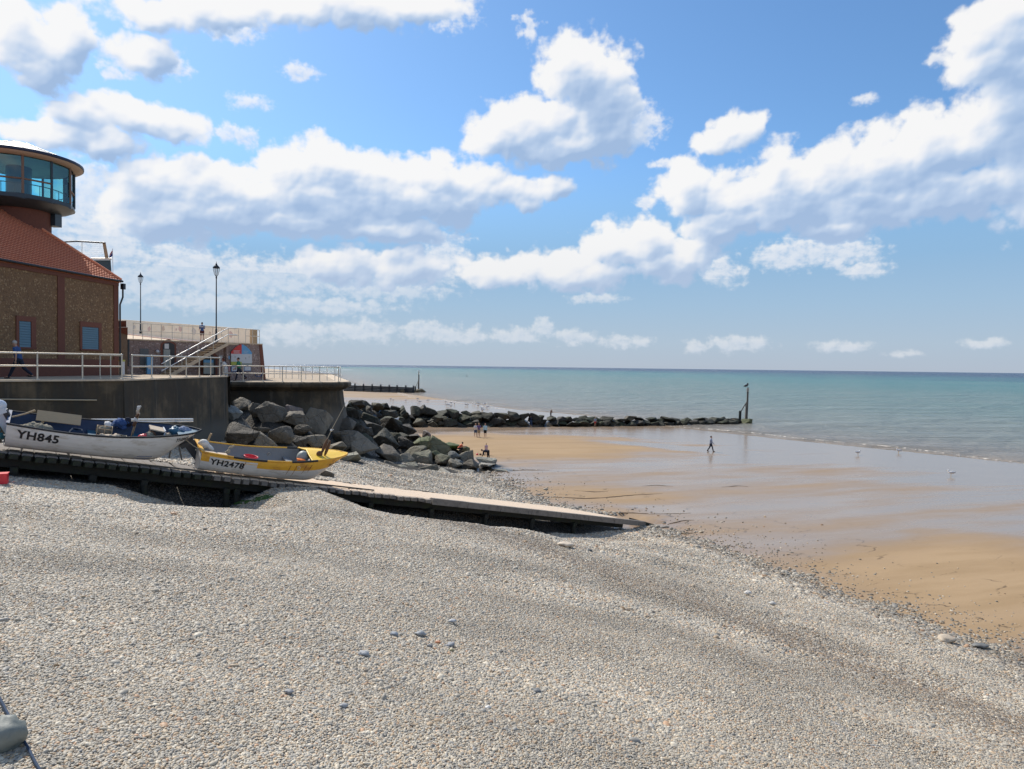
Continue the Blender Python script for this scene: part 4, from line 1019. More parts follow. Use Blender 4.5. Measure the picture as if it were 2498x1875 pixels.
# little scarps where the ebbing water has cut the sand
for L_ in (((1225, 1205), (1300, 1210), (1430, 1216), (1500, 1212), (1545, 1207), (1630, 1203)), ((1262, 1213), (1310, 1217), (1360, 1217)), ((1450, 1248), (1500, 1250), (1590, 1254), (1705, 1251)),
           ((1628, 1279), (1660, 1271), (1700, 1268)), ((1243, 1148), (1290, 1146), (1350, 1147)), ((1590, 1301), (1650, 1303), (1700, 1299)), ((1560, 1186), (1600, 1184), (1650, 1186)), ((1760, 1188), (1800, 1185), (1830, 1187)), ((1400, 1196), (1450, 1200), (1490, 1198))):
    P_ = []
    for a_, b_ in zip(L_, L_[1:]):
        for k_ in range(6):
            t_ = k_ / 6; p_ = hit_ground(a_[0] + (b_[0] - a_[0]) * t_, a_[1] + (b_[1] - a_[1]) * t_, .6); P_.append(Vector((p_.x, p_.y + .12 * mnoise.noise(p_ * 1.3), gz(p_.x, p_.y) + .003)))
    m_ = MB(); n_ = len(P_); m_.tube(P_, [.005 + .032 * math.sin(math.pi * (i_ + .5) / n_) * (.6 + .8 * abs(mnoise.noise(P_[i_] * 2))) for i_ in range(n_)], 'wet_scarp', 6); m_.build('sand_scarp', kind='stuff', label='thin dark step cut in the sand by draining water')
# ---------------------------------------------------------------- sea wall and promenade
def loft(path, prof, mat, name, parent=None, closed_top=None, **kw):
    """path: (x, y, dz) left to right; prof: (outward offset, z). outward = to the right of travel"""
    n = len(path); mb = MB(); vs = []
    for i, (x, y, dz) in enumerate(path):
        a = Vector(path[max(i - 1, 0)][:2]); b = Vector(path[i][:2]); c = Vector(path[min(i + 1, n - 1)][:2])
        n1 = ((b - a).normalized() if (b - a).length > 1e-6 else (c - b).normalized()); n2 = ((c - b).normalized() if (c - b).length > 1e-6 else n1)
        p1 = Vector((n1.y, -n1.x)); p2 = Vector((n2.y, -n2.x)); nn = (p1 + p2).normalized(); k = 1 / max(.4, nn.dot(p1))
        for (o, z) in prof: vs.append((x + nn.x * o * k, y + nn.y * o * k, z + dz))
    m = len(prof); fs = [(i * m + k, i * m + k + 1, (i + 1) * m + k + 1, (i + 1) * m + k) for i in range(n - 1) for k in range(m - 1)]
    mb.add(vs, fs, mat, False); mb.add(vs[:m], [tuple(range(m))], mat); mb.add(vs[-m:], [tuple(range(m))[::-1]], mat)
    return mb.build(name, parent, **kw)
AW = [(-31, 19.5), (-20.2, 27.5), (-17.2, 30.8), (-17.35, 42.3)]
wallA = empty('sea_wall', (-18, 34, 5), label='tall dark concrete sea wall behind the boats with a pale coping', cat='sea wall')
loft([(x, y, 0) for x, y in AW[:3]], [(-.6, 8.16), (-.02, 8.16), (0, 8.0), (.02, 7.0), (.10, 3.5), (.1, 2)], 'sea_wall', 'wall_face', wallA)
loft([(x, y, 0) for x, y in (AW[2], AW[3], (-24, 43.2))], [(-.6, 8.16), (.03, 8.16), (.05, 8.0), (.07, 7.0), (.15, 3.5), (.15, 2)], 'sea_wall', 'wall_face', wallA)
loft([(x, y, 0) for x, y in (AW + [(-24, 43.2)])], [(-.42, 8.15), (-.42, 8.22), (.07, 8.22), (.09, 8.15)], 'quay_stone', 'coping', wallA)
BWL = [(-20.5, 49.6), (-17.2, 50.0), (-14.6, 50.6), (-13.5, 51.3), (-12.95, 52.4), (-13.1, 54), (-15.5, 62), (-22, 84), (-30, 105), (-60, 170)]
wallB = empty('sea_wall', (-15, 52, 4), label='curved concrete sea wall end with a thick rounded overhanging lip above the rocks', cat='sea wall')
loft([(x, y, 0) for x, y in BWL], [(0, 7.0), (.02, 6.9), (.10, 6.2), (.42, 4.6), (.70, 3.2), (.7, 1.5)], 'sea_wall', 'wall_face', wallB)
loft([(x, y, 0) for x, y in BWL], [(-.5, 7.69), (.50, 7.69), (.60, 7.62), (.64, 7.48), (.58, 7.33), (.40, 7.22), (.15, 7.12), (0, 7.0)], 'sea_wall', 'lip', wallB)
loft([(x, y, 0) for x, y in BWL], [(-.6, 7.70), (-.6, 7.715), (.46, 7.715), (.50, 7.69)], 'quay_stone', 'coping', wallB)
def promenade():
    # front outline follows the walls, back outline runs behind the buildings
    mb = MB()
    fr = [(x, y, 8.2) for x, y in AW]; fr[-1] = (-17.35, 42.9, 8.2)
    bk = [(-45, 19.5, 8.2), (-45, 27.5, 8.2), (-45, 31, 8.2), (-45, 44.5, 8.2)]
    vs = fr + bk; mb.add(vs, [(i, i + 1, 5 + i, 4 + i) for i in range(3)], 'pavement')
    a = [(-17.35, 42.9, 8.2), (-45, 44.5, 8.2), (-45, 50, 7.7), (-20.5, 49.7, 7.7)]
    mb.add(a, [(0, 3, 2, 1)], 'pavement')
    f2 = [(x, y, 7.7) for x, y in BWL]; b2 = [(-45, 50.0, 7.7), (-45, 51, 7.7), (-45, 52, 7.7), (-45, 53, 7.7), (-45, 54, 7.7), (-45, 56, 7.7), (-45, 66, 7.7), (-55, 90, 7.7), (-60, 110, 7.7), (-90, 175, 7.7)]
    mb.add(f2 + b2, [(i, i + 1, 11 + i, 10 + i) for i in range(9)], 'pavement')
    # side of the ramp step at the end of the upper wall
    mb.add([(-17.35, 42.9, 8.2), (-20.5, 49.7, 7.7), (-20.5, 49.7, 5), (-17.35, 42.9, 5)], [(0, 1, 2, 3)], 'sea_wall')
    return mb.build('promenade', kind='structure', label='concrete promenade along the top of the sea wall')
promenade()
# pipe along the wall
def wall_hit(px, py, p0, n):
    d = ray(px, py); n = Vector(n); t = (Vector(p0) - CAM).dot(n) / d.dot(n); return CAM + d * t
nA1 = Vector((AW[2][1] - AW[1][1], -(AW[2][0] - AW[1][0]), 0)).normalized(); pA1 = Vector((AW[1][0], AW[1][1], 0)) + nA1 * .12
d0 = Vector((AW[1][0] - AW[0][0], AW[1][1] - AW[0][1], 0)).normalized(); nA0 = Vector((d0.y, -d0.x, 0)); pA0 = Vector((AW[1][0], AW[1][1], 0)) + nA0 * .12
pp = [wall_hit(-60, 973, pA0, nA0), wall_hit(2, 973.5, pA1, nA1), wall_hit(236, 975.5, pA1, nA1)]
pr = MB(); pr.tube(pp, .028, 'rope_pale'); pipe = recentre(pr.build('wall_pipe', label='thin pale pipe fixed along the dark sea wall behind the white boat', cat='pipe'))

# ---------------------------------------------------------------- railings
def railing(label, pts, posts_px=None, h=1.08, r=.03, post_ts=None, mat='galv', group=None, mids=1, z_each=None, base=True, finials=True):
    """pts: list of Vector base points of the posts in order"""
    root = empty('railing', pts[0], label=label, cat='railing'); 
    if group: root['group'] = group
    me = MB(); me.tube([(0, 0, 0), (0, 0, h)], r * .95, mat, 8)
    if finials:
        me.ball((0, 0, h), r * 1.45, mat, 8, 6); me.ball((0, 0, h * .52), r * 1.35, mat, 8, 6)
    if base: me.lathe([(r * 2.4, 0), (r * 2.4, .02), (r, .03)], mat, n=8)
    pm = me.mesh('post')
    for p in pts:
        o = bpy.data.objects.new('post', pm); col.objects.link(o); o.parent = root; o.location = Vector(p) - Vector(pts[0])
    for k in ([h, h * .52] if mids else [h]):
        for a, b in zip(pts, pts[1:]):
            t = MB(); t.tube([Vector(a) + Vector((0, 0, k)), Vector(b) + Vector((0, 0, k))], r, mat, 8, caps=False); t.build('rail', root)
    return root
def on_line(px, a, b):
    """plan point of the line a-b that lies at pixel column px"""
    d = ray(px, 910); dx, dy = b[0] - a[0], b[1] - a[1]
    k = (a[0] * -dy + dx * a[1]) / (-d.x * dy + dx * d.y); return (d.x * k, d.y * k)
def inset(a, b, o):
    d = Vector((b[0] - a[0], b[1] - a[1], 0)).normalized(); n = Vector((d.y, -d.x, 0)); return (a[0] - n.x * o, a[1] - n.y * o), (b[0] - n.x * o, b[1] - n.y * o)
l0 = inset(AW[0], AW[1], .18); l1 = inset(AW[1], AW[2], .18); l2 = inset(AW[2], AW[3], .2)
pts = [Vector((*on_line(px, *l0), 8.22)) for px in (-240, -120)] + [Vector((*on_line(px, *l1), 8.22)) for px in (-14, 91, 201)] + [Vector((*on_line(px, *l1), 8.22)) for px in (297,)]
railing('tubular railing on the pale coping in front of the flint building', pts, r=.036)
pts = [Vector((*on_line(px, *l2), 8.22)) for px in (322, 370, 415, 454, 486, 514, 536)]
railing('tubular railing on the tall dark wall between the flint building and the wall end', pts, r=.034)
# short return rail with posts at the step
pts = [Vector((-20.0, 33.4, 8.2)), Vector((-19.6, 34.9, 8.2)), Vector((-18.3, 34.4, 8.2))]
pts = [Vector((*on_line(px, (-20.4, 32.6), (-18.0, 33.6)), 8.2)) for px in (244, 270, 297)]
railing('short railing section set back from the coping corner', pts, r=.026)
lb = inset(BWL[0], BWL[1], -.30); 
bpts = [Vector((*on_line(544, (-21, 49.35), (-12, 49.35)), 7.72)), Vector((*on_line(593, (-21, 49.45), (-12, 49.9)), 7.72)), Vector((*on_line(641, (-21, 49.45), (-12, 49.9)), 7.72)), Vector((*on_line(689, (-21, 49.45), (-12, 50.2)), 7.72)), Vector((*on_line(735, (-21, 49.45), (-12, 50.8)), 7.72)), Vector((*on_line(780, (-21, 49.45), (-12, 51.2)), 7.72)), Vector((*on_line(826, (-21, 49.6), (-12, 51.8)), 7.72))]
railing('tubular railing along the front of the rounded sea wall end', bpts, r=.035)
fp = [Vector((*on_line(px, (-24.5, 66), (-12.9, 52.9)), 7.72)) for px in (655, 669, 683, 698, 713, 729, 746, 762, 798, 817, 831)]
railing('white seaward railing at the back of the rounded sea wall end', fp, r=.030, mat='galv_white', base=False)

# ---------------------------------------------------------------- face frames: put a feature on a wall where it is seen
class Face:
    def __init__(s, o, u):
        s.o = Vector(o); s.u = Vector((u[0], u[1], 0)).normalized(); s.n = Vector((s.u.y, -s.u.x, 0))
    def px(s, x, y):
        P = wall_hit(x, y, s.o, s.n); return ((P - s.o).dot(s.u), P.z)
    def pt(s, a, z, out=0): 
        return s.o + s.u * a + s.n * out + Vector((0, 0, z - s.o.z))
    def slab(s, mb, a0, a1, z0, z1, o0, o1, m):
        P = [s.pt(a0, z0, o1), s.pt(a1, z0, o1), s.pt(a1, z0, o0), s.pt(a0, z0, o0), s.pt(a0, z1, o1), s.pt(a1, z1, o1), s.pt(a1, z1, o0), s.pt(a0, z1, o0)]
        return mb.hexa(P, m)
    def pslab(s, mb, x0, y0, x1, y1, o0, o1, m):
        a0, zt = s.px(x0, (y0)); a1, zb = s.px(x1, y1); am, z0 = s.px((x0 + x1) / 2, y0); am, z1 = s.px((x0 + x1) / 2, y1)
        return s.slab(mb, min(a0, a1), max(a0, a1), min(z0, z1), max(z0, z1), o0, o1, m)
    def arch(s, mb, a0, a1, z0, zs, rise, o0, o1, m, n=10):
        pts = [(a0, z0), (a1, z0)] + [(a1 + (a0 - a1) * k / n, zs + rise * math.sin(math.pi * k / n)) for k in range(n + 1)]
        vs = [s.pt(a, z, o1) for a, z in pts] + [s.pt(a, z, o0) for a, z in pts]; k = len(pts)
        mb.add(vs, [tuple(range(k)), tuple(range(k, 2 * k))[::-1]] + [(i, k + i, k + (i + 1) % k, (i + 1) % k) for i in range(k)], m)

# ---------------------------------------------------------------- flint building with the red pantiled roof
def flint_building():
    C1 = Vector((-23.2, 41, 8.2)); C0 = Vector((-24.2, 33, 8.2)); u = (C1 - C0).normalized(); O = C1 - u * 27
    F = Face(O, (u.x, u.y)); Lg = 27.0; inn = -F.n; W = 11.0; ez = 13.85
    root = empty('flint_building', C1 - u * 10 + inn * 5, label='flint and brick building with red pantiled roof beside the promenade', cat='building')
    mb = MB()
    mb.prism([tuple((F.pt(a, 0, -w))[:2]) for a, w in ((0, 0), (Lg, 0), (Lg, W), (0, W))], 7.6, ez - .02, 'flint'); mb.build('wall', root)
    def part(name, fn, **kw):
        m_ = MB(); fn(m_); return m_.build(name, root, **kw)
    aP0, _ = F.px(140, 800); aP1, _ = F.px(157, 800); aQ, _ = F.px(277, 800)
    part('brick_pilaster', lambda m_: F.slab(m_, aP0, aP1, 9.1, ez - .42, -.05, .035, 'brick_dark'))
    part('brick_quoin', lambda m_: F.slab(m_, aQ, Lg + .03, 7.6, ez - .42, -.05, .04, 'brick_dark'))
    part('brick_band', lambda m_: F.slab(m_, 0, Lg + .03, ez - .42, ez - .03, -.05, .06, 'brick_dark'))
    part('brick_plinth', lambda m_: F.slab(m_, 0, aQ, 7.6, 9.1, -.05, .055, 'brick_dark'))
    aR, _ = F.px(30, 800); part('brick_pilaster', lambda m_: F.slab(m_, aR - 9.0, aR - 8.2, 9.1, ez - .42, -.05, .035, 'brick_dark'))
    for (x0, y0, x1, y1, s0, st, s1) in ((45, 782, 75, 847, 38, 769, 86), (199, 796, 240, 852, 194, 783, 246)):
        a0, zt = F.px(x0, y0); a1, zb = F.px(x1, y1); b0, zz = F.px(s0, st); b1, _ = F.px(s1, st)
        sur = MB(); F.slab(sur, b0, b1, zt, zz, -.05, .05, 'brick_red'); F.slab(sur, b0, a0, zb, zt, -.05, .045, 'brick_red'); F.slab(sur, a1, b1, zb, zt, -.05, .045, 'brick_red'); F.slab(sur, b0, b1, zb - .09, zb, -.05, .08, 'brick_dark')
        w = sur.build('window', root)
        fr = MB(); F.slab(fr, a0, a1, zb, zt, -.02, .004, 'slate_blue'); fr.build('frame', w)
        n = 10; lm = None
        for k in range(n):
            zc = zb + (zt - zb) * (k + .5) / n; hh = (zt - zb) / n
            sl = MB(); P = [F.pt(a0 + .03, zc - hh * .48, .035), F.pt(a1 - .03, zc - hh * .48, .035), F.pt(a1 - .03, zc - hh * .42, .012), F.pt(a0 + .03, zc - hh * .42, .012), F.pt(a0 + .03, zc + hh * .30, .02), F.pt(a1 - .03, zc + hh * .30, .02), F.pt(a1 - .03, zc + hh * .46, .008), F.pt(a0 + .03, zc + hh * .46, .008)]
            sl.hexa(P, 'louvre'); sl.build('slat', w)
    # hipped roof
    pt = math.tan(R(36)); ov = .13; half = W / 2; hk = 2.5 / (half + ov)
    def roofpt(a, w, dz=0): return F.pt(a, ez + (w + ov) * pt * 1.0 - .12 + dz, -w)
    ridge_z = ez + (half + ov) * pt - .12
    E = Lg + ov
    rf = MB()
    # front slope: pantile courses with rolls
    rows = 34; colw = .205; ncol = int((E + 3) / colw)
    vs = []; fs = []; pan = []; butt = []; sub = 4
    for r in range(rows):
        w0 = -ov + (half + ov) * r / rows; w1 = -ov + (half + ov) * (r + 1.12) / rows
        w1 = min(w1, half)
        lim0 = E - (w0 + ov) * hk; lim1 = E - (w1 + ov) * hk
        base = len(vs); nseg = ncol * sub
        for k in range(nseg + 1):
            a = E - k * colw / sub
            ph = (k % sub) / sub * 2 * math.pi; roll = .014 * math.cos(ph)
            for (w, lim, lift) in ((w0, lim0, .07), (w1, lim1, .0)):
                aa = min(a, lim); P = F.pt(aa, ez + (w + ov) * pt - .12, -w) + (F.n * .588 + Vector((0, 0, .809))) * (roll + lift); vs.append(P)
        for k in range(nseg):
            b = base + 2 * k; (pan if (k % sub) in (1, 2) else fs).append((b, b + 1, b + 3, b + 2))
        # front butt of the course
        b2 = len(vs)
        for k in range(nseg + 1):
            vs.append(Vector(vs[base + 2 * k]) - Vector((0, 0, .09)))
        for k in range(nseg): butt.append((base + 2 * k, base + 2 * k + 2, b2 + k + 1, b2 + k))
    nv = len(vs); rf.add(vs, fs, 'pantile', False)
    for lst, mm in ((pan, 'pantile_pan_shade'), (butt, 'pantile_butt_shade')):
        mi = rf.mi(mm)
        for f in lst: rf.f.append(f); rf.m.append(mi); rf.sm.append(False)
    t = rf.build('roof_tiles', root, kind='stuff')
    rest = MB()
    A = F.pt(E, ez - .12, ov); B = F.pt(E, ez - .12, -(W + ov)); Rd = F.pt(E - (half + ov) * hk, ridge_z, -half); R0 = F.pt(-3, ridge_z, -half); D = F.pt(-3, ez - .12, -(W + ov)); A0 = F.pt(-3, ez - .12, ov)
    dn = Vector((0, 0, -.10)); rest.add([A + dn, B, Rd + dn, R0 + dn, D, A0 + dn], [(0, 1, 2), (1, 4, 3, 2), (0, 2, 3, 5), (0, 5, 4, 1)], 'pantile'); rest.build('roof', root)
    hp = MB(); hp.tube(resample([A + Vector((0, 0, .08)), Rd + Vector((0, 0, .10))], .35), .085, 'pantile', 8); hp.build('hip_ridge', root)
    hp = MB(); hp.tube([Rd + Vector((0, 0, .06)), R0 + Vector((0, 0, .06))], .13, 'pantile', 8); hp.build('ridge', root)
    g = MB(); g.tube([F.pt(-3, ez - .13, ov + .06), F.pt(E + .05, ez - .13, ov + .06)], .06, 'iron_black', 8); g.tube([F.pt(E + .06, ez - .13, ov + .06), F.pt(E + .06, ez - .13, -W)], .06, 'iron_black', 8); g.build('gutter', root)
    dp = MB(); dp.box(F.pt(E + .12, ez - .42, .16), (.2, .2, .34), 'iron_black', math.atan2(u.y, u.x))
    dp.tube([F.pt(E + .10, ez - .5, .16), F.pt(E + .10, ez - 1.05, .16), F.pt(Lg + .12, ez - 1.5, .06), F.pt(Lg + .12, 8.2, .06)], .05, 'iron_black', 8); dp.build('downpipe', root)
    return F, root
FB, _r = flint_building()

# ---------------------------------------------------------------- glazed lookout on a brick stem
def lookout():
    c = Vector((-28.4, 40.2, 0)); root = empty('lookout_tower', (c.x, c.y, 13), label='round glazed lookout on a brick stem rising behind the red roof', cat='lookout tower')
    zb, zs, zt = 17.72, 18.08, 20.14; Rg = 2.74; n = 12; off = R(9 + 90 + 15 - 6)
    ang = [2 * math.pi * k / n + R(-81) for k in range(n)]
    def P(a, r, z): return Vector((c.x + r * math.cos(a), c.y + r * math.sin(a), z))
    m = MB(); m.lathe([(1.57, 13), (1.57, zb - .2)], 'brick_dark', c, 24); m.build('stem', root)
    m = MB(); m.box((c.x + 1.5, c.y + .8, 17.25), (.5, .6, .8), 'tower_frame'); m.build('stem_box', root)
    m = MB(); m.lathe([(1.5, zb - .2), (1.9, zb - .18), (2.55, zb + .02), (Rg + .02, zb + .12)], 'tower_frame', c, 24); m.build('soffit', root)
    for k in range(n):
        a0, a1 = ang[k], ang[(k + 1) % n] if k < n - 1 else ang[0] + 2 * math.pi
        v0 = [P(a0, Rg, zb + .08), P(a1, Rg, zb + .08), P(a1, Rg, zs), P(a0, Rg, zs), P(a0, Rg - .1, zb + .08), P(a1, Rg - .1, zb + .08), P(a1, Rg - .1, zs), P(a0, Rg - .1, zs)]
        m = MB(); m.add(v0, [(0, 1, 2, 3), (7, 6, 5, 4), (0, 4, 5, 1), (3, 2, 6, 7)], 'tower_frame'); m.build('panel', root)
        m = MB(); m.add([P(a0, Rg - .05, zs), P(a1, Rg - .05, zs), P(a1, Rg - .05, zt), P(a0, Rg - .05, zt)], [(0, 1, 2, 3)], 'tinted_glass'); m.build('pane', root)
        m = MB(); m.tube([P(a0, Rg - .03, zs), P(a0, Rg - .03, zt)], .07, 'tower_brown' if k % 2 else 'tower_frame', 6); m.build('mullion', root)
        if k % 3 != 2:
            m = MB(); m.tube([P(a0, Rg - .03, zs + .80), P(a1, Rg - .03, zs + .80)], .05, 'tower_brown', 6); m.build('transom', root)
    m = MB(); m.lathe([(0, zs - .02), (Rg - .12, zs - .02)], 'tower_inside', c, 24); m.build('floor', root)
    m = MB(); m.lathe([(0, zt - .10), (Rg - .25, zt - .10), (Rg - .2, zt - .02), (0, zt)], 'tower_inside', c, 24); m.build('ceiling', root)
    m = MB(); m.lathe([(.62, zs), (.62, zt - .1)], 'tower_frame', c, 12); m.build('core', root)
    m = MB()
    for k in range(24):
        a = 2 * math.pi * k / 24; m.tube([P(a, Rg - .45, zs), P(a, Rg - .45, zs + .62)], .02, 'tower_frame', 5)
    m.tube([P(2 * math.pi * k / 24, Rg - .45, zs + .62) for k in range(25)], .025, 'tower_frame', 6); m.build('handrail', root)
    m = MB(); m.lathe([(Rg - .08, zt - .02), (2.9, zt + .0), (3.14, zt + .10), (3.16, zt + .14)], 'tower_soffit', c, 36, ); m.build('eaves', root)
    m = MB(); m.lathe([(3.16, zt + .12), (3.20, zt + .14), (3.20, zt + .28), (3.12, zt + .30)], 'navy_rim', c, 36); m.build('roof_rim', root)
    m = MB(); m.lathe([(3.14, zt + .29), (1.9, zt + .72), (1.3, zt + .95), (.6, zt + 1.22), (.12, zt + 1.32), (0, zt + 1.34)], 'tower_roof', c, 36); m.build('roof', root)
    m = MB()
    for k in range(12): a = ang[k]; m.tube([P(a, 3.1, zt + .31), P(a, 1.9, zt + .73), P(a, .6, zt + 1.23)], .022, 'tower_frame', 5)
    m.build('roof_seam', root)
lookout()

# ---------------------------------------------------------------- balcony with cable rails behind the roof, and its flag
root = empty('balcony', at(240, 655, 48), label='slate-blue balcony with thin cable railing showing above the roof slope', cat='balcony')
m = MB(); a = at(225, 634, 48); b = at(270, 634, 48); m.hexa([at(215, 690, 48), at(274, 690, 48), at(274, 690, 50) , at(215, 690, 50), at(225, 634, 48), at(270, 634, 48), at(270, 634, 50), at(225, 634, 50)], 'slate_blue'); m.build('wall', root)
m = MB(); m.hexa([at(222, 633, 47.9), at(272, 633.5, 47.9), at(272, 631, 50.1), at(222, 631, 50.1), at(222, 629, 47.9), at(272, 629.5, 47.9), at(272, 628, 50.1), at(222, 628, 50.1)], 'galv'); m.build('slab', root)
m = MB(); m.tube([at(150, 590, 48), at(188, 588, 48), at(257, 592, 48)], .055, 'tower_frame', 8); m.build('rail', root)
m = MB(); m.hexa([at(256, 629, 48), at(265, 629, 48), at(265, 629, 48.3), at(256, 629, 48.3), at(250, 593, 48), at(258, 593, 48), at(258, 593, 48.3), at(250, 593, 48.3)], 'tan_wood'); m.build('end_post', root)
for k in range(7):
    m = MB(); m.tube([at(160 + k * 3, 594 + k * 5, 48.05), at(252 + k * .8, 595 + k * 5, 48.05)], .006, 'tower_frame', 5); m.build('cable', root)
m = MB(); m.tube([at(200, 590, 48), at(200, 632, 48)], .02, 'galv', 6); m.build('post', root)
fl = empty('flag', at(275, 655, 47.5), label='small red, white and blue flag on a thin pole beside the balcony', cat='flag')
m = MB(); m.tube([at(276, 690, 47.5), at(274.5, 606, 47.5)], .02, 'galv_white', 6); m.build('pole', fl)
def cloth(pts, mat, name, par):
    m = MB(); P = [at(*p) for p in pts]; n = len(P) // 2; vs = P + [p + Vector((0, .02, 0)) for p in P]
    m.add(vs, [(i, i + 1, n + i + 1, n + i) for i in range(n - 1)] + [(i + 2 * n, n + i + 2 * n, n + i + 1 + 2 * n, i + 1 + 2 * n) for i in range(n - 1)], mat, True); m.build(name, par)
cloth([(274.5, 609, 47.5), (271, 614, 47.4), (268, 619, 47.6), (274.7, 613, 47.5), (270.5, 619, 47.4), (266.5, 624, 47.6)], 'sign_red', 'stripe', fl)
cloth([(274.7, 613.1, 47.5), (270.5, 619.1, 47.4), (266.5, 624.1, 47.6), (274.9, 615, 47.5), (270.3, 621, 47.4), (266, 626, 47.6)], 'cloth_white', 'stripe', fl)
cloth([(274.9, 615.1, 47.5), (270.3, 621.1, 47.4), (266, 626.1, 47.6), (275.2, 622, 47.5), (270.5, 627, 47.4), (266.5, 629, 47.6)], 'flag_blue', 'stripe', fl)

# ---------------------------------------------------------------- shelter building with the upper terrace
PL, PR = Vector((-25.9, 47.1, 7.7)), Vector((-19.75, 55.0, 7.7))
def shelter():
    u = (PR - PL); F = Face(PL, (u.x, u.y)); Lg = Vector((u.x, u.y)).length; zt = 10.5
    root = empty('shelter_building', (PL + PR) / 2, label='low flint shelter with arched brick doorways under the upper terrace', cat='building')
    def add(name, fn, par=None, **kw):
        m = MB(); fn(m); return m.build(name, par or root, **kw)
    dB = 8.0
    def wall(m):
        b = .28
        P = [F.pt(-3, 7.5, 0), F.pt(Lg + b, 7.5, .10), F.pt(Lg + b, 7.5, -dB), F.pt(-3, 7.5, -dB), F.pt(-3, zt - .02, 0), F.pt(Lg, zt - .02, 0), F.pt(Lg, zt - .02, -dB), F.pt(-3, zt - .02, -dB)]
        m.hexa(P, 'flint_grey')
    add('wall', wall)
    def quoin(m):
        b = .28
        P = [F.pt(Lg + b - .32, 7.5, .125), F.pt(Lg + b + .02, 7.5, .125), F.pt(Lg + b + .02, 7.5, -1), F.pt(Lg + b - .32, 7.5, -1), F.pt(Lg - .25, zt - .01, .03), F.pt(Lg + .02, zt - .01, .03), F.pt(Lg + .02, zt - .01, -1), F.pt(Lg - .25, zt - .01, -1)]
        m.hexa(P, 'brick_red')
    add('brick_quoin', quoin)
    add('coping', lambda m: F.slab(m, -3, Lg + .03, zt - .03, zt + .05, -.3, .06, 'quay_stone'))
    # shuttered bay, doorway with arch, kiosk arch
    add('shutter', lambda m: F.pslab(m, 341, 850, 362, 900, .0, .04, 'shutter_grey'))
    a0, z0 = F.px(396, 893); a1, _ = F.px(425, 893); _, zs = F.px(410, 840)
    add('brick_arch', lambda m: F.arch(m, a0 - .12, a1 + .12, z0, zs + .02, .35, 0, .05, 'brick_red'))
    d = add('doorway', lambda m: F.arch(m, a0, a1, z0, zs - .02, .18, .051, .06, 'door_dark'))
    add('door', lambda m: F.slab(m, a0 + .05, a0 + (a1 - a0) * .6, z0, zs - .35, .061, .09, 'sign_grey'), d)
    add('curtain', lambda m: F.slab(m, a0 + .12, a0 + .42, zs - .3, zs + .05, .061, .08, 'cloth_white'), d)
    a0, z0 = F.px(489, 914); a1, _ = F.px(530, 914); _, zs = F.px(510, 869)
    add('brick_arch', lambda m: F.arch(m, a0, a1, z0, zs + .02, .42, 0, .05, 'brick_red'))
    d = add('doorway', lambda m: F.arch(m, a0 + .18, a1 - .18, z0, zs - .05, .22, .051, .06, 'door_dark'))
    add('sign_board', lambda m: F.pslab(m, 497, 862, 512, 868, .062, .1, 'sign_white'), d)
    add('wall_lamp', lambda m: m.ball(F.pt(F.px(382, 857)[0], F.px(382, 857)[1], .12), .12, 'sign_white', 10, 7))
    # parapet/back wall between this and the flint building
    return F, Lg, root
SF, SL, sh = shelter()
def sign(name, label, cat, parts, thick=.05, off=.0):
    cx = sum(p[0] + p[2] for p in parts) / (2 * len(parts)); root = empty(name, SF.pt(SF.px(cx, 900)[0], 8, off), label=label, cat=cat)
    for (x0, y0, x1, y1, m_, nm) in parts:
        m = MB(); SF.pslab(m, x0, y0, x1, y1, off, off + thick, m_); m.build(nm, root)
    return root
# big town map board with a curved top
b0, zB = SF.px(561.5, 906); b1, _ = SF.px(612.5, 906); bm_, zM = SF.px(587, 863); _, zM2 = SF.px(587, 882); _, zT = SF.px(587, 845); mid = (b0 + b1) / 2
root = empty('map_board', SF.pt(mid, 8.2, .06), label='large curved-top board with red, blue, white and lime quarters on the flint wall', cat='notice board')
def archhalf(a0, a1, side, m_, nm):
    m = MB(); n = 7; rise = zT - zM; half = (b1 - b0) / 2; pts = []
    for k in range(n + 1):
        a = a0 + (a1 - a0) * k / n; f = abs(a - mid) / half; pts.append((a, zM + rise + .17 - .62 * f ** 1.7 * 1.0))
    vs = [SF.pt(a, z, .12) for a, z in pts] + [SF.pt(a, zM, .12) for a, z in pts]; vs += [SF.pt(a, z, .06) for a, z in pts] + [SF.pt(a, zM, .06) for a, z in pts]; k = n + 1
    m.add(vs, [(i, k + i, k + i + 1, i + 1) for i in range(n)] + [(2 * k + i, 2 * k + i + 1, i + 1, i) for i in range(n)], m_); return m.build(nm, root)
archhalf(b0, mid, 0, 'sign_red', 'panel'); archhalf(mid, b1, 1, 'sign_blue', 'panel')
for (a0, a1, z0, z1, mm) in ((b0, mid, zM2, zM - .003, 'sign_white'), (mid, b1, zM2 - .1, zM - .003, 'sign_white'), (b0, mid, zB + .5, zM2 - .003, 'sign_lime'), (mid, b1, zB + .5, zM2 - .103, 'sign_grey')):
    m = MB(); SF.slab(m, a0, a1, z0, z1, .06, .12, mm); m.build('panel', root)
for k in range(3):
    m = MB(); z = zM + .22 - k * .085; SF.slab(m, b0 + .2, mid - .12 - .1 * (k % 2), z, z + .03, .121, .124, 'sign_white'); m.build('print_line', root)
    m = MB(); SF.slab(m, mid + .15, b1 - .3 - .1 * (k % 2), z, z + .02, .121, .124, 'sign_white'); m.build('print_line', root)
for (a, z, s_) in ((b0 + .3, zM2 + .3, .12), (b0 + .55, zM2 + .12, .1), (mid + .3, zM2 + .2, .14), (mid + .6, zM2 + .33, .1)):
    m = MB(); SF.slab(m, a, a + s_ * .5, z, z + s_, .121, .124, 'sign_grey'); m.build('print_mark', root)
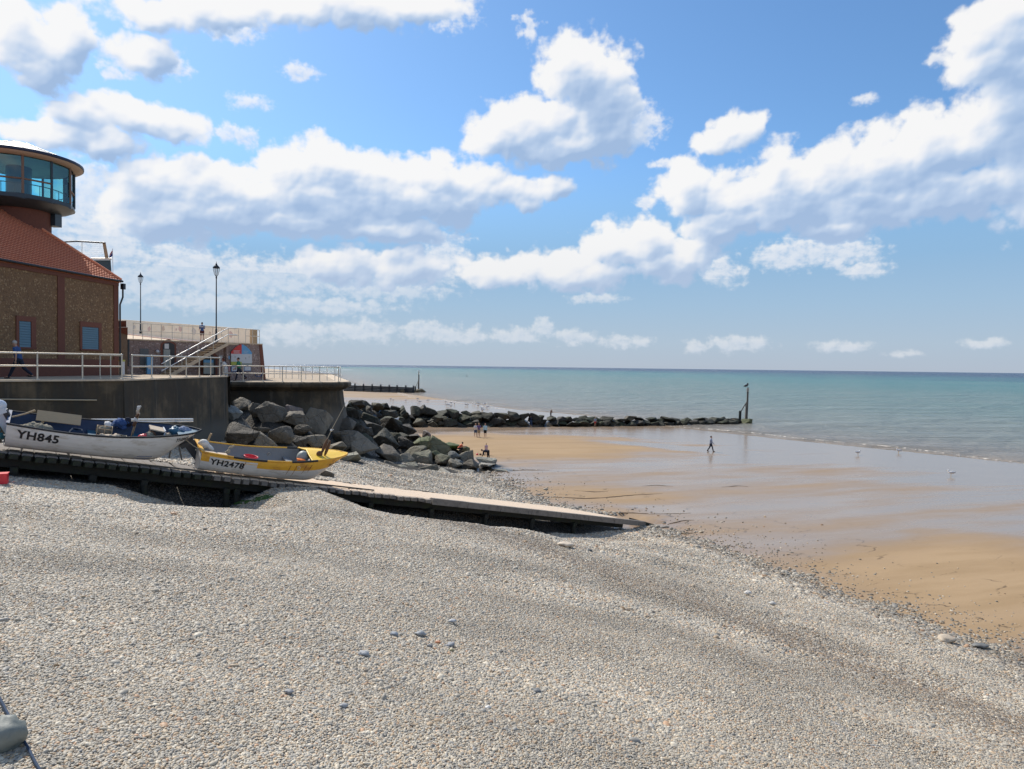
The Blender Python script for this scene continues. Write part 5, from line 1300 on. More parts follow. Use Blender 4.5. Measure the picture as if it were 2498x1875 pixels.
sign('notice_frame', 'white notice in a blue frame at the left under the map board', 'notice', [(562, 893, 578, 906, 'sign_dark_blue', 'frame'), (563.5, 894.5, 576.5, 904.5, 'sign_white', 'sheet')], .03, .06)
sign('notice_frame', 'white notice in a blue frame at the right under the map board', 'notice', [(593, 893, 611, 905, 'sign_dark_blue', 'frame'), (594.5, 894.3, 609.5, 903.5, 'sign_white', 'sheet')], .03, .06)
for nm in ('notice_frame', 'notice_frame.001'):
    for ch in bpy.data.objects[nm].children:
        if ch.name.startswith('sheet'): ch.location += ch.matrix_basis.to_3x3() @ (SF.n * .02)
sign('poster', 'pink poster on the wall left of the map board', 'poster', [(547, 893, 560, 905, 'sign_pink', 'sheet')], .03, .05)
sign('poster', 'pale poster between the brick arch and the map board', 'poster', [(533, 867, 541, 883, 'sign_white', 'sheet')], .03, .05)
sign('poster', 'light blue poster left of the map board above the woman', 'poster', [(546, 867, 559, 876, 'sign_blue', 'sheet')], .03, .05)
sign('kiosk_menu_board', 'pale board with a blue heading standing before the brick arch', 'sign board', [(487, 877, 511, 884, 'sign_blue', 'heading'), (487, 884.2, 511, 911, 'sign_grey', 'panel')], .08, .5)
m = MB(); SF.pslab(m, 350, 870, 364, 912, .35, .55, 'sign_blue'); bb = m.build('ice_cream_cabinet', label='blue advertising cabinet by the grey shutter', cat='cabinet'); recentre(bb)
m = MB(); SF.pslab(m, 352, 890, 361, 900, .552, .56, 'sign_white'); m.build('panel', bb)
m = MB()
fishc, fz = SF.px(628, 914)
pts = [SF.pt(fishc + math.cos(a) * .28, fz + math.sin(a) * .13, .13) for a in [math.pi * 2 * k / 14 for k in range(14)]]
m.tube(pts + [pts[0]], .022, 'sign_dark_blue', 5); m.tube([SF.pt(fishc + .26, fz, .13), SF.pt(fishc + .44, fz + .13, .13), SF.pt(fishc + .44, fz - .13, .13), SF.pt(fishc + .26, fz, .13)], .022, 'sign_dark_blue', 5)
recentre(m.build('fish_emblem', label='small dark blue fish outline low on the flint wall', cat='emblem'))
# low wall pieces between the two buildings
root = empty('yard_wall', at(298, 910, 44.5), label='brick-topped rendered yard wall between the flint building and the shelter', cat='wall')
m = MB(); m.hexa([at(280, 905, 44.5) + Vector((0, 0, -.6)), at(311, 905, 44.5) + Vector((0, 0, -.6)), at(311, 905, 45) + Vector((0, 0, -.6)), at(280, 905, 45) + Vector((0, 0, -.6)), at(280, 803, 44.5), at(311, 814, 44.5), at(311, 814, 45), at(280, 803, 45)], 'grey_wood'); m.build('render', root)
m = MB(); m.hexa([at(278, 806, 44.45), at(311.5, 817, 44.45), at(311.5, 817, 45.05), at(278, 806, 45.05), at(278, 798, 44.45), at(311.5, 798, 44.45), at(311.5, 798, 45.05), at(278, 798, 45.05)], 'brick_dark'); m.build('brick_course', root)
m = MB(); m.hexa([at(278, 797.5, 44.6), at(308, 797.5, 44.6), at(308, 797.5, 45.05), at(278, 797.5, 45.05), at(278, 783, 44.6), at(308, 782, 44.6), at(308, 782, 45.05), at(278, 783, 45.05)], 'brick_dark'); m.build('brick_pier', root)
m = MB(); m.tube([at(312, 828, 44.9), at(311, 893, 44.9)], .10, 'iron_black', 8); m.build('downpipe', root)
root = empty('litter_bin', at(290, 915, 41.8), label='pale green-topped bin at the corner of the flint building', cat='bin')
p = at(291, 905, 41.8); m = MB(); m.box((p.x, p.y, 8.62), (.42, .42, .8), 'sign_white'); m.build('body', root); m = MB(); m.box((p.x, p.y, 9.06), (.46, .46, .1), 'sign_lime'); m.build('lid', root)

# upper terrace, its ramp and mural wall
ML, MR = Vector((-41.5, 74.3, 11.9)), Vector((-23.2, 62, 10.52))
def tz(x, y): return float(np.interp((x - MR.x) * -1, [0, 3.5, 18.3], [10.52, 10.75, 11.9]))
m = MB(); P0 = SF.pt(-3, 10.52, -.25); P1 = SF.pt(SL, 10.52, -.25); P2 = SF.pt(SL, 10.52, -8)
n = 10; vs = []
for k in range(n + 1):
    t = k / n; a = P1.lerp(P0, t); b = MR.lerp(ML, t); a = Vector((a.x, a.y, 10.53)); vs += [a, Vector((b.x, b.y, tz(b.x, b.y)))]
m.add(vs, [(2 * k, 2 * k + 1, 2 * k + 3, 2 * k + 2) for k in range(n)], 'terrace_cream', True)
m.build('upper_terrace', kind='structure', label='cream upper terrace sloping up behind the shelter')
mw = empty('mural_wall', MR, label='long cream wall with faint painted pictures at the back of the upper terrace', cat='wall')
MF = Face(ML, ((MR - ML).x, (MR - ML).y)); ML_len = (Vector((MR.x, MR.y)) - Vector((ML.x, ML.y))).length
m = MB(); zl, zr = 13.32, 11.98
m.hexa([MF.pt(-8, 10.5, 0), MF.pt(ML_len, 10.2, 0), MF.pt(ML_len, 10.2, -.3), MF.pt(-8, 10.5, -.3), MF.pt(-8, zl + .6, 0), MF.pt(ML_len, zr, 0), MF.pt(ML_len, zr, -.3), MF.pt(-8, zl + .6, -.3)], 'mural_wall'); m.build('wall', mw)
m = MB(); MF.slab(m, ML_len - .05, ML_len + .35, 10.2, zr + .02, -.35, .12, 'tan_wood'); m.build('end_pier', mw)
m = MB(); m.tube([MF.pt(-8, zl + .61, -.15), MF.pt(ML_len, zr + .01, -.15)], .06, 'quay_stone', 6); m.build('coping', mw)
for k, (x, y, c, s_) in enumerate(((328, 797, 'sign_grey', .3), (364, 802, 'sign_pink', .4), (398, 801, 'cloth_tan', .45), (439, 802, 'sign_pink', .4), (430, 803, 'sign_pink', .2), (473, 807, 'sign_grey', .5), (563, 816, 'sign_pink', .45), (512, 812, 'cloth_tan', .3))):
    a, z = MF.px(x, y); m = MB(); n = 11; vs = [MF.pt(a + math.cos(q) * s_ * .75 * (.7 + .5 * random.random()), z + math.sin(q) * s_ * .7 * (.6 + .6 * random.random()), .004) for q in [6.283 * i / n for i in range(n)]]
    MATS.setdefault('faded_' + c, None)
    if MATS['faded_' + c] is None:
        bc = {'sign_grey': (.62, .57, .52), 'sign_pink': (.68, .50, .44), 'cloth_tan': (.66, .53, .42)}[c]; plain('faded_' + c, bc, .8, .25, 9)
    m.add(vs, [tuple(range(n))], 'faded_' + c); m.build('painted_picture', mw)
for t in range(1, 9):
    m = MB(); a = ML_len * t / 9; zz = zl + (zr - zl) * t / 9; MF.slab(m, a - .012, a + .012, tz(MF.pt(a, 0).x, 0), zz, -.01, .006, 'faded_cloth_tan'); m.build('panel_joint', mw)
m = MB(); m.tube([at(313, 815, 60), at(400, 825, 58), at(488, 833, 57)], .05, 'faded_sign_pink', 6); recentre(m.build('ramp_kerb', label='thin reddish kerb line rising to the left across the cream terrace', cat='kerb'))
# terrace railings
rp = []
for px in (327, 350, 371, 396, 422, 446, 472, 521 , 543, 584, 607): 
    if px in (607,): continue
    a, _ = SF.px(px, 850); rp.append(SF.pt(a, 10.55, -.12))
railing('thin grey railing along the front edge of the upper terrace', rp, r=.022, base=False, finials=False)
railing('end section of thin railing at the right corner of the upper terrace', [SF.pt(SL - 1.35, 10.55, -.1), SF.pt(SL - .75, 10.55, -.1), SF.pt(SL - .15, 10.55, -.12)], r=.024, base=False)
# steps down from the terrace
st = empty('staircase', at(450, 880, 48), label='straight stair with two bright handrails climbing to the upper terrace', cat='staircase')
B0 = SF.px(378, 905)[0]; T0 = SF.px(531, 836)[0]; zb, zt_ = 7.95, 10.5
nst = 15
for k in range(nst):
    a = B0 + (T0 - B0) * (k + .5) / nst; z = zb + (zt_ - zb) * (k + 1) / nst; w_ = (T0 - B0) / nst
    m = MB(); SF.slab(m, a - w_ / 2 - .02, a + w_ / 2 + .02, z - .05, z, .25, 1.45, 'quay_stone'); m.build('step', st)
for o_ in (.22, 1.45):
    m = MB(); P = [SF.pt(B0, zb - .2, o_ + .05), SF.pt(T0, zt_ - .2, o_ + .05), SF.pt(T0, zt_ - .2, o_), SF.pt(B0, zb - .2, o_), SF.pt(B0, zb + .08, o_ + .05), SF.pt(T0, zt_ + .03, o_ + .05), SF.pt(T0, zt_ + .03, o_), SF.pt(B0, zb + .08, o_)]
    m.hexa(P, 'quay_stone'); m.build('stringer', st)
for o_, ext in ((1.47, .3),):
    for h in (1.06, .58):
        m = MB(); m.tube([SF.pt(B0 - .25, zb + h - .13, o_), SF.pt(T0, zt_ + h, o_), SF.pt(T0 + .7, zt_ + h + .02, o_)] if o_ > 1 else [SF.pt(B0, zb + h, o_), SF.pt(T0, zt_ + h, o_)], .034, 'galv_white', 8); m.build('handrail', st)
    for k in range(5):
        a = B0 + (T0 - B0) * k / 4; z = zb + (zt_ - zb) * k / 4; m = MB(); m.tube([SF.pt(a, z, o_), SF.pt(a, z + 1.06, o_)], .024, 'galv', 6); m.build('baluster', st)
m = MB(); SF.slab(m, T0 - .02, T0 + .8, zt_ - .15, zt_, .05, 1.5, 'quay_stone'); m.build('landing', st)
m = MB(); SF.slab(m, T0 - .05, T0 + .12, 7.6, zt_ - .15, .9, 1.3, 'flint_grey'); m.build('support_pier', st)

# ---------------------------------------------------------------- lamp posts
def lamp_post(P, label):
    r = empty('lamp_post', P, label=label, cat='lamp post', group='lamp posts on the upper terrace')
    m = MB(); m.lathe([(.12, 0), (.12, .25), (.08, .3), (.07, 1.0), (.05, 1.05), (.038, 4.75), (.06, 4.8), (.05, 4.9)], 'iron_black', n=10); m.build('pole', r, local=True)
    la = MB()
    for k in range(4):
        a = math.pi / 2 * k + .78; c_, s_ = math.cos(a), math.sin(a)
        la.tube([(0, 0, 4.88), (c_ * .13, s_ * .13, 5.05), (c_ * .21, s_ * .21, 5.35), (c_ * .23, s_ * .23, 5.55)], .018, 'iron_black', 5)
    la.build('lantern_frame', r, local=True)
    m = MB(); m.lathe([(.06, 4.98), (.13, 5.2), (.17, 5.52)], 'lamp_glass', n=10); m.build('lantern_glass', r, local=True)
    m = MB(); m.lathe([(.25, 5.53), (.26, 5.58), (.14, 5.72), (.07, 5.78), (.06, 5.86), (.02, 5.9), (.015, 6.02), (0, 6.03)], 'iron_black', n=12); m.build('lantern_cap', r, local=True)
    return r
lamp_post(Vector((at(527.5, 831, 52).x, 52, 10.5)), 'nearer, taller-looking black lamp post with lantern beside the top of the stair')
p = at(343, 812, 68.5); lamp_post(Vector((p.x, p.y, p.z - .05)), 'farther black lamp post with lantern rising before the cream wall near the flint building')
# ---------------------------------------------------------------- timber slipway
slip = empty('slipway', RTIP, label='long timber slipway running down the shingle to the sand', cat='slipway')
RA = math.atan(RSL)
def rp_(s, v, h=0):       # s metres up from the tip, v across (0 = near edge), h above the deck
    return Vector((RTIP.x - RD.x * s + RN.x * v, RTIP.y - RD.y * s + RN.y * v, deck_z(s) + h))
E3 = Vector((RD.x * math.cos(RA), RD.y * math.cos(RA), -math.sin(RA))); N3 = RN.copy(); U3 = E3.cross(N3) * 1.0
if U3.z < 0: U3 = -U3
RM = Matrix((E3, N3, U3)).transposed()
def plank_mesh(seed, w, length, th, over, top, end):
    rnd = random.Random(seed); m = MB(); n = 1
    x0, x1 = -w / 2, w / 2; y0, y1 = -over, length
    ch = .03
    j = [rnd.uniform(-.012, .012) for _ in range(8)]
    # a worn baulk: chamfered section lofted across
    sec = [(x0, -th), (x1, -th), (x1, -ch + j[0]), (x1 - ch, j[1] * .5), (x0 + ch, j[2] * .5), (x0, -ch + j[3])]
    st = [y0, y0 + .16, y0 + .24, y1]; vs = []
    for i, y in enumerate(st):
        sh = (.66, .74, 1.0, 1.0)[i] if over > 0 else 1.0
        for (x, z) in sec: vs.append((x * sh, y, (z + th / 2) * sh - th / 2))
    k = len(sec)
    for i in range(len(st) - 1):
        fs = []
        for q in range(k): fs.append((i * k + q, i * k + (q + 1) % k, (i + 1) * k + (q + 1) % k, (i + 1) * k + q))
        b = len(m.v); m.v += [] 
        for q, f in enumerate(fs):
            m.add([vs[x] for x in f], [(3, 2, 1, 0)], top if (q in (2, 3, 4) and i > 0) else end)
    m.add(vs[:k], [tuple(range(k))], end); m.add(vs[-k:], [tuple(range(k))[::-1]], end)
    return m.mesh('plank')
top_pl = [plank_mesh(k, .318, RW, .22, .10, 'pale_wood', 'grey_wood') for k in range(5)]
top_dk = [plank_mesh(k + 9, .318, RW, .22, .10, 'grey_wood', 'weed_wood') for k in range(4)]
low_pl = [plank_mesh(k + 20, .275, RW - .12, .09, -.02, 'pale_wood', 'grey_wood') for k in range(3)]
s_ = 12.9; k = 0
while s_ < 33.5:
    me = random.choice(top_dk if s_ > 21.5 else top_pl); o = bpy.data.objects.new('plank', me); col.objects.link(o); o.parent = slip
    rot = RM.to_4x4(); rz = Matrix.Rotation(random.uniform(-.02, .02), 4, 'Z')
    o.matrix_local = Matrix.Translation(rp_(s_, 0) - RTIP + Vector((0, 0, random.uniform(-.02, .015))) + RN * random.uniform(-.06, .05)) @ rot @ rz @ Matrix.Diagonal((random.uniform(.96, 1.02), 1, random.uniform(.85, 1.05), 1))
    s_ += .325 + random.uniform(-.006, .006)
s_ = 12.55
while s_ > 1.4:
    o = bpy.data.objects.new('plank', random.choice(low_pl)); col.objects.link(o); o.parent = slip
    lead = max(0, 3.4 - s_) * .8
    o.matrix_local = Matrix.Translation(rp_(s_, .14) - RTIP + Vector((0, 0, random.uniform(-.004, .004)))) @ RM.to_4x4() @ Matrix.Diagonal((1, max(.25, 1 - lead / RW), 1, 1))
    s_ -= .282
# edge beams along the lower near side
s_ = 12.75; 
while s_ > .2:
    L_ = min(1.75, s_ - .0); m = MB()
    c = (rp_(s_, .0, -.10) + rp_(s_ - L_, .0, -.10)) / 2; m.box(c, (L_ / math.cos(RA) - .02, .26, .26 + random.uniform(-.01, .01)), 'grey_wood', rot=RM); m.build('edge_beam', slip); s_ -= L_
m = MB(); a = rp_(.02, -.12, .02); b = rp_(.02, 1.1, .02); t = rp_(-1.7, -.25, -.22)
m.add([a, b, t, a + Vector((0, 0, -.3)), b + Vector((0, 0, -.3)), t + Vector((0, 0, -.22))], [(0, 2, 1), (3, 4, 5), (0, 3, 5, 2), (2, 5, 4, 1), (1, 4, 3, 0)], 'weed_wood'); m.build('tip_board', slip)
# stringers and trestle posts underneath
for v in (.45, RW - .5):
    m = MB(); c = (rp_(33.5, v, -.38) + rp_(1.2, v, -.30)) / 2; m.box(c, (32.3 / math.cos(RA), .22, .30), 'weed_wood', rot=RM); m.build('stringer', slip)
for s0 in (4.6, 7.2, 9.8, 12.6, 15.4, 18.2, 20.6, 20.95, 23.6, 25.1, 27.2, 29.5):
    for v in (.35, RW - .45):
        b = rp_(s0, v, -.45); g = gz(b.x, b.y) - .4
        m = MB(); m.tube([(b.x, b.y, g), (b.x, b.y, b.z)], .12, 'weed_wood', 8); m.build('post', slip)
    m = MB(); m.box((rp_(s0, .2, -.55) + rp_(s0, RW - .3, -.55)) / 2, (.2, RW - .5, .18), 'weed_wood', rot=RM); m.build('cross_beam', slip)
# narrow rail board on the deck by the yellow boat
m = MB(); m.box((rp_(19.6, .42, .045) + rp_(15.2, .42, .045)) / 2, (4.5, .10, .05), 'old_wood', rot=RM); m.build('guide_board', slip)
m = MB(); m.box((rp_(26.5, .42, .045) + rp_(21.6, .42, .045)) / 2, (5.0, .10, .05), 'old_wood', rot=RM); m.build('guide_board', slip)

# ---------------------------------------------------------------- open boats
class Hull:
    def __init__(s, L, B, hs, hb, rake): s.L, s.B, s.hs, s.hb, s.rake = L, B, hs, hb, rake
    def beam(s, t): return s.B / 2 * ((.80 + .22 * math.sin(min(1, t / .55) * math.pi / 2)) if t < .5 else 1.02 * (1 - ((t - .5) / .5) ** 2.3) ** .62 if t < 1 else 0) + .004
    def sheer(s, t): return s.hs + (s.hb - s.hs) * max(0, (t - .15) / .85) ** 2.0 - .05 * math.sin(math.pi * min(1, t * 1.3)) 
    def keel(s, t): return .06 + (.0 if t < .72 else .55 * ((t - .72) / .28) ** 2.2)
    def pt(s, t, f, off=0):
        """f: 0 gunwale .. 1 keel, starboard side (y<0)"""
        ph = f * math.pi / 2; b = s.beam(t); k = s.keel(t); h = s.sheer(t)
        full = .55 + .25 * max(0, (t - .5) / .5)
        y = b * math.cos(ph) ** full if f < 1 else 0; z = h - (h - k) * math.sin(ph) ** 1.05
        hh = (z - k) / max(.01, h - k); x = s.L * t - s.rake * (1 - hh) * max(0, (t - .55) / .45) ** 2 + .06 * (1 - hh) * (t < .02)
        return Vector((x, -(y + off), z))
def hull_part(H, root, outer, inner, strakes=7, stripe=None, name='hull'):
    m = MB(); NT = 30; ts = [i / NT for i in range(NT + 1)]
    for side in (1, -1):
        fr = [j / strakes for j in range(strakes + 1)]; rows = []
        for j in range(strakes): rows += [(fr[j], .012 if j else .0), (fr[j] * .35 + fr[j + 1] * .65, .012), (fr[j + 1], .014)]
        for r in range(len(rows) - 1):
            (f0, o0), (f1, o1) = rows[r], rows[r + 1]
            if abs(f1 - f0) < 1e-6: o0, o1 = .014, 0.0
            f1 = min(f1, .999); vs = []
            for t in ts:
                for f, o in ((f0, o0), (f1, o1)):
                    p = H.pt(t, f, o * (1 - t ** 6)); vs.append((p.x, p.y * side, p.z))
            fs = [(2 * i, 2 * i + 1, 2 * i + 3, 2 * i + 2) for i in range(NT)]
            if side < 0: fs = [f[::-1] for f in fs]
            mat = stripe if (stripe and f0 < .20) else outer
            m.add(vs, fs, mat, True)
    m.build(name, root, local=True)
    m = MB()
    tr = [H.pt(0, j / 12) for j in range(13)]
    poly = [(p.x, p.y, p.z) for p in tr] + [(p.x, -p.y, p.z) for p in tr[::-1][1:]]
    m.add(poly, [tuple(range(len(poly)))], outer); po2 = [(x + .05, y, z) for x, y, z in poly]; m.add(po2, [tuple(range(len(poly)))[::-1]], inner); m.build('transom', root, local=True)
    m = MB()
    for side in (1, -1):
        vs = []; nf = 9; T2 = [i / NT * .97 for i in range(NT + 1)]
        for t in T2:
            for j in range(nf + 1):
                f = min(.82, j / nf); p = H.pt(t, f); yy = p.y + .035 if p.y < -.04 else 0; vs.append((p.x + .01, min(0, yy) * side, p.z + .02 * (f > .5)))
        fs = [(i * (nf + 1) + j, (i + 1) * (nf + 1) + j, (i + 1) * (nf + 1) + j + 1, i * (nf + 1) + j + 1) for i in range(NT) for j in range(nf)]
        if side < 0: fs = [f[::-1] for f in fs]
        m.add(vs, fs, inner, True)
    # floor boards level
    vs = []; 
    for t in T2: 
        p = H.pt(t, .72); vs += [(p.x, p.y + .03, p.z + .03), (p.x, -p.y - .03, p.z + .03)]
    m.add(vs, [(2 * i, 2 * i + 1, 2 * i + 3, 2 * i + 2) for i in range(NT)], inner)
    m.build('lining', root, local=True)
    kk = MB(); kk.tube([H.pt(t, 1) + Vector((0, 0, -.02)) for t in [i / 20 for i in range(21)]], .028, outer, 6); kk.build('keel', root, local=True)
def gunwale(H, root, mat, r=.035, t0=0, t1=1, side=-1, name='gunwale'):
    m = MB(); P = [H.pt(t0 + (t1 - t0) * i / 22, 0) for i in range(23)]
    m.tube([(p.x, -p.y if side > 0 else p.y, p.z + .012) for p in P], r, mat, 8); return m.build(name, root, local=True)
def thwart(H, root, t, mat, w=.26, f=.28):
    p = H.pt(t, f); q = H.pt(t, 0); m = MB(); m.box((p.x, 0, p.z), (w, abs(p.y) * 2 - .03, .04), mat); m.build('thwart', root, local=True)
def lettering(H, root, txt, t_start, z_off, size, mat, slant=0.0, panel=None, stretch=1.0, off=.024, wt=0.0):
    cu = bpy.data.curves.new('lettering', 'FONT'); cu.body = txt; cu.size = size; cu.offset = wt; cu.space_character = 1.08; cu.resolution_u = 3
    to = bpy.data.objects.new('lettering', cu); col.objects.link(to); bpy.context.view_layer.update()
    me = bpy.data.meshes.new_from_object(to.evaluated_get(bpy.context.evaluated_depsgraph_get())); bpy.data.objects.remove(to); bpy.data.curves.remove(cu)
    me.name = 'lettering'; me.materials.clear(); me.materials.append(MATS[mat]); 
    def place(x, y, o):
        X = H.L * t_start + x * stretch; t = min(.985, X / H.L)
        for _ in range(3):
            f = 0.0; zt = H.sheer(t) - z_off + y - size * .72
            lo, hi = 0.0, 1.0
            for _ in range(18):
                mid = (lo + hi) / 2
                if H.pt(t, mid).z > zt: lo = mid
                else: hi = mid
            p = H.pt(t, lo, o); t = min(.985, max(0, t + (X - p.x) / H.L))
        return Vector((p.x, p.y, p.z))
    for v in me.vertices: v.co = place(v.co.x + slant * v.co.y, v.co.y, off)
    o = bpy.data.objects.new('lettering', me); col.objects.link(o); o.parent = root
    if panel:
        W_ = panel[0]; m = MB(); n = 10; vs = []
        for i in range(n + 1):
            for y in (-.06, size * .36, size * .78 + .05): vs.append(place(-.05 + W_ * i / n, y, off - .007))
        m.add(vs, [(i * 3 + k, (i + 1) * 3 + k, (i + 1) * 3 + k + 1, i * 3 + k + 1) for i in range(n) for k in range(2)], panel[1], True); m.build('number_panel', root, local=True)
    return o
def outboard(loc, tilt, mat, label, sc_=1.0, yaw=0):
    r = empty('outboard_motor', (0, 0, 0), label=label, cat='outboard motor')
    m = MB(); m.ball((0, 0, .22), (.33, .20, .24), mat, 14, 9); m.box((.0, 0, .06), (.50, .34, .16), mat); m.build('cowl', r, local=True)
    m = MB(); m.hexa([(-.06, -.05, -.95), (.10, -.05, -.95), (.10, .05, -.95), (-.06, .05, -.95), (-.12, -.09, 0), (.14, -.09, 0), (.14, .09, 0), (-.12, .09, 0)], 'cowl_dark' if mat != 'cowl_white' else 'cowl_white'); m.build('leg', r, local=True)
    m = MB(); m.box((-.05, 0, -.72), (.36, .22, .02), 'cowl_dark'); m.ball((-.02, 0, -.9), (.2, .055, .055), 'cowl_dark', 8, 6)
    m.build('gearcase', r, local=True)
    m = MB()
    for k in range(3): a = k * 2.094; m.box((-.24, math.cos(a) * .07, -.9 + math.sin(a) * .07), (.015, .12, .06), 'cowl_white', rot=Euler((a, .3, 0)).to_matrix())
    m.build('propeller', r, local=True)
    m = MB(); m.box((.2, 0, -.12), (.14, .22, .32), 'cowl_dark'); m.build('bracket', r, local=True)
    return r
def boat_matrix(s_stern, v, h, yaw=0, roll=0, pitch=0):
    return Matrix.Translation(rp_(s_stern, v, h)) @ RM.to_4x4() @ Matrix.Rotation(yaw, 4, 'Z') @ Matrix.Rotation(pitch, 4, 'Y') @ Matrix.Rotation(roll, 4, 'X')

def lump(o, amp=.35, sc_=6.0):
    me = o.data; bm = bmesh.new(); bm.from_mesh(me); bmesh.ops.subdivide_edges(bm, edges=[e for e in bm.edges if e.calc_length() > .05], cuts=1, use_grid_fill=True)
    r = max(.05, max(v.co.length for v in bm.verts)); sd = Vector((len(bpy.data.objects) * .37, 1, 2))
    bm.normal_update()
    for v in bm.verts: v.co += v.normal * (r * amp * mnoise.fractal(v.co * sc_ + sd, .8, 2, 3))
    bm.to_mesh(me); bm.free(); me.polygons.foreach_set('use_smooth', [True] * len(me.polygons)); return o
# white boat ------------------------------------------------
H1 = Hull(5.65, 1.95, .92, 1.28, .85); M1 = boat_matrix(27.5, .98, .10, roll=R(11), pitch=R(-1.0))
b1 = empty('open_boat', (0, 0, 0), label='white clinker boat with a black rubbing strip and blue inside, numbered YH845', cat='boat'); b1.matrix_world = M1
hull_part(H1, b1, 'boat_white', 'boat_blue', 8)
for sd in (-1, 1): gunwale(H1, b1, 'rubber', .034, side=sd)
m = MB(); m.box((0.02, 0, H1.sheer(0) + .02), (.09, H1.B * .8, .06), 'boat_blue'); m.build('transom_cap', b1, local=True)
for t in (.16, .42, .66): thwart(H1, b1, t, 'boat_teal')
m = MB(); vs = []
for t in (.86, .9, .94, .97, .995):
    p = H1.pt(t, 0); vs += [(p.x, p.y + .01, p.z - .03), (p.x, -p.y - .01, p.z - .03)]
m.add(vs, [(2 * i, 2 * i + 1, 2 * i + 3, 2 * i + 2) for i in range(4)], 'boat_teal'); m.build('foredeck', b1, local=True)
lettering(H1, b1, 'YH845', .055, .11, .37, 'letter_black', panel=None, stretch=1.0, wt=.012)
lettering(H1, b1, 'YH845', .845, .10, .22, 'letter_black', stretch=.62, slant=.35, wt=.004)
m = MB(); P = [H1.pt(.66 + .1 * i / 6, .55, .02) for i in range(7)]; m.tube(P, .008, 'cloth_blue', 5); P = [H1.pt(.65 + .1 * i / 6, .64, .02) for i in range(7)]; m.tube(P, .008, 'cloth_blue', 5); m.build('scuff_mark', b1, local=True)
def on1(o, loc, rot=(0, 0, 0), MM=None):
    if o.type == 'MESH' and o.get('category') in ('sack', 'bundle', 'net', 'tarpaulin', 'bag', 'rope'): lump(o, .22)
    o.matrix_world = (MM or M1) @ Matrix.Translation(loc) @ Euler(rot).to_matrix().to_4x4(); return o
ob = outboard(None, 0, 'cowl_white', 'white outboard motor tilted up on the stern of the white boat'); on1(ob, (-.28, .1, .98), (0, R(-32), 0))
m = MB(); m.tube([(0, 0, 0), (.3, .02, .14), (.55, .02, .30)], [.03, .025, .035], 'tan_wood', 8); on1(m.build('tiller', label='wooden tiller handle sticking up at the stern of the white boat', cat='tiller'), (.1, .0, .95))
m = MB(); m.box((0, 0, 0), (1.25, .42, .03), 'tan_wood'); m.box((-.42, -.1, -.22), (.06, .3, .4), 'tan_wood'); on1(m.build('wooden_board', label='tan wooden board lying across the middle of the white boat', cat='board'), (1.35, .48, .98), (R(38), 0, 0))
m = MB(); m.ball((0, 0, 0), (.42, .2, .13), 'cloth_tan', 12, 8); m.ball((-.32, 0, .02), (.14, .14, .09), 'cloth_tan', 10, 6); on1(m.build('sack', label='pale tan sack draped on the near gunwale of the white boat', cat='sack'), (2.95, -.62, .80), (0, R(6), 0))
m = MB(); m.ball((.02, 0, .02), (.30, .2, .13), 'cloth_blue', 12, 8, Euler((0, -.25, 0)).to_matrix()); m.ball((.20, 0, .05), (.17, .15, .15), 'cloth_navy', 10, 7); m.ball((-.30, 0, -.10), (.13, .13, .08), 'cloth_white', 9, 6); m.ball((-.14, .02, -.08), (.14, .12, .09), 'cloth_greyblue', 9, 6); m.ball((.0, 0, -.08), (.26, .16, .10), 'cloth_blue', 10, 6); on1(m.build('net_bag', label='blue bundle of netting on the far gunwale of the white boat', cat='bundle'), (3.15, .68, 1.0))
fl2 = empty('marker_flags', (0, 0, 0), label='bundle of furled white and brown marker flags standing up in the white boat', cat='marker flags')
m = MB(); m.tube([(0, 0, -.4), (.07, 0, .62)], .02, 'tan_wood', 6); m.tube([(0.05, .04, -.4), (.10, .03, .45)], .015, 'tan_wood', 6); m.build('pole', fl2, local=True)
for k, (z, mm, rr) in enumerate(((.62, 'cloth_white', .075), (.48, 'cloth_tan', .085), (.34, 'cloth_brown', .09), (.20, 'cloth_white', .10), (.06, 'cloth_brown', .10))):
    m = MB(); m.ball((.02 + z * .07, 0, z), (rr * .62, rr * .5, .11), mm, 9, 6, Euler((0, .2 * (-1) ** k, 0)).to_matrix()); lump(m.build('furled_flag', fl2, local=True), .12, 9)
on1(fl2, (3.55, .55, 1.02))
eb = empty('engine_box', (0, 0, 0), label='open dark box with a white side standing near the bow of the white boat', cat='box')
m = MB(); m.box((0, 0, .2), (.42, .5, .46), 'door_dark'); m.build('body', eb, local=True)
m = MB(); m.box((.235, 0, .22), (.04, .52, .52), 'sign_white'); m.build('side', eb, local=True); m = MB(); m.box((0, 0, .45), (.46, .54, .04), 'cloth_tan', rot=Euler((0, .1, 0)).to_matrix()); m.build('lid', eb, local=True)
on1(eb, (4.2, -.12, .72))
m = MB(); m.ball((0, 0, 0), (.18, .15, .17), 'red_plastic', 10, 7); m.ball((-.08, .02, -.12), (.2, .16, .1), 'cloth_white', 10, 7); on1(m.build('bag', label='red and white bag beside the dark box in the white boat', cat='bag'), (3.80, -.45, .88))
m = MB(); m.ball((0, 0, 0), (.24, .2, .22), 'net_grey', 10, 7); m.ball((.1, .1, .1), (.14, .12, .16), 'cloth_brown', 10, 7); on1(m.build('net_heap', label='brown heap of netting against the dark box in the white boat', cat='net'), (3.95, -.40, .86))
m = MB(); m.ball((0, 0, 0), (.07, .07, .09), 'boat_yellow', 8, 6); on1(m.build('buoy', label='small yellow float between the box and the bow of the white boat', cat='float'), (4.32, -.28, .93))
m = MB()
for k in range(9): m.ball((random.uniform(-.25, .25), random.uniform(-.25, .2), random.uniform(-.05, .08)), (.1, .08, .07), random.choice(('cloth_tan', 'net_grey', 'rope_pale')), 8, 5)
on1(m.build('rope_coil', label='tangle of pale rope in front of the box in the white boat', cat='rope'), (4.42, .02, .88))
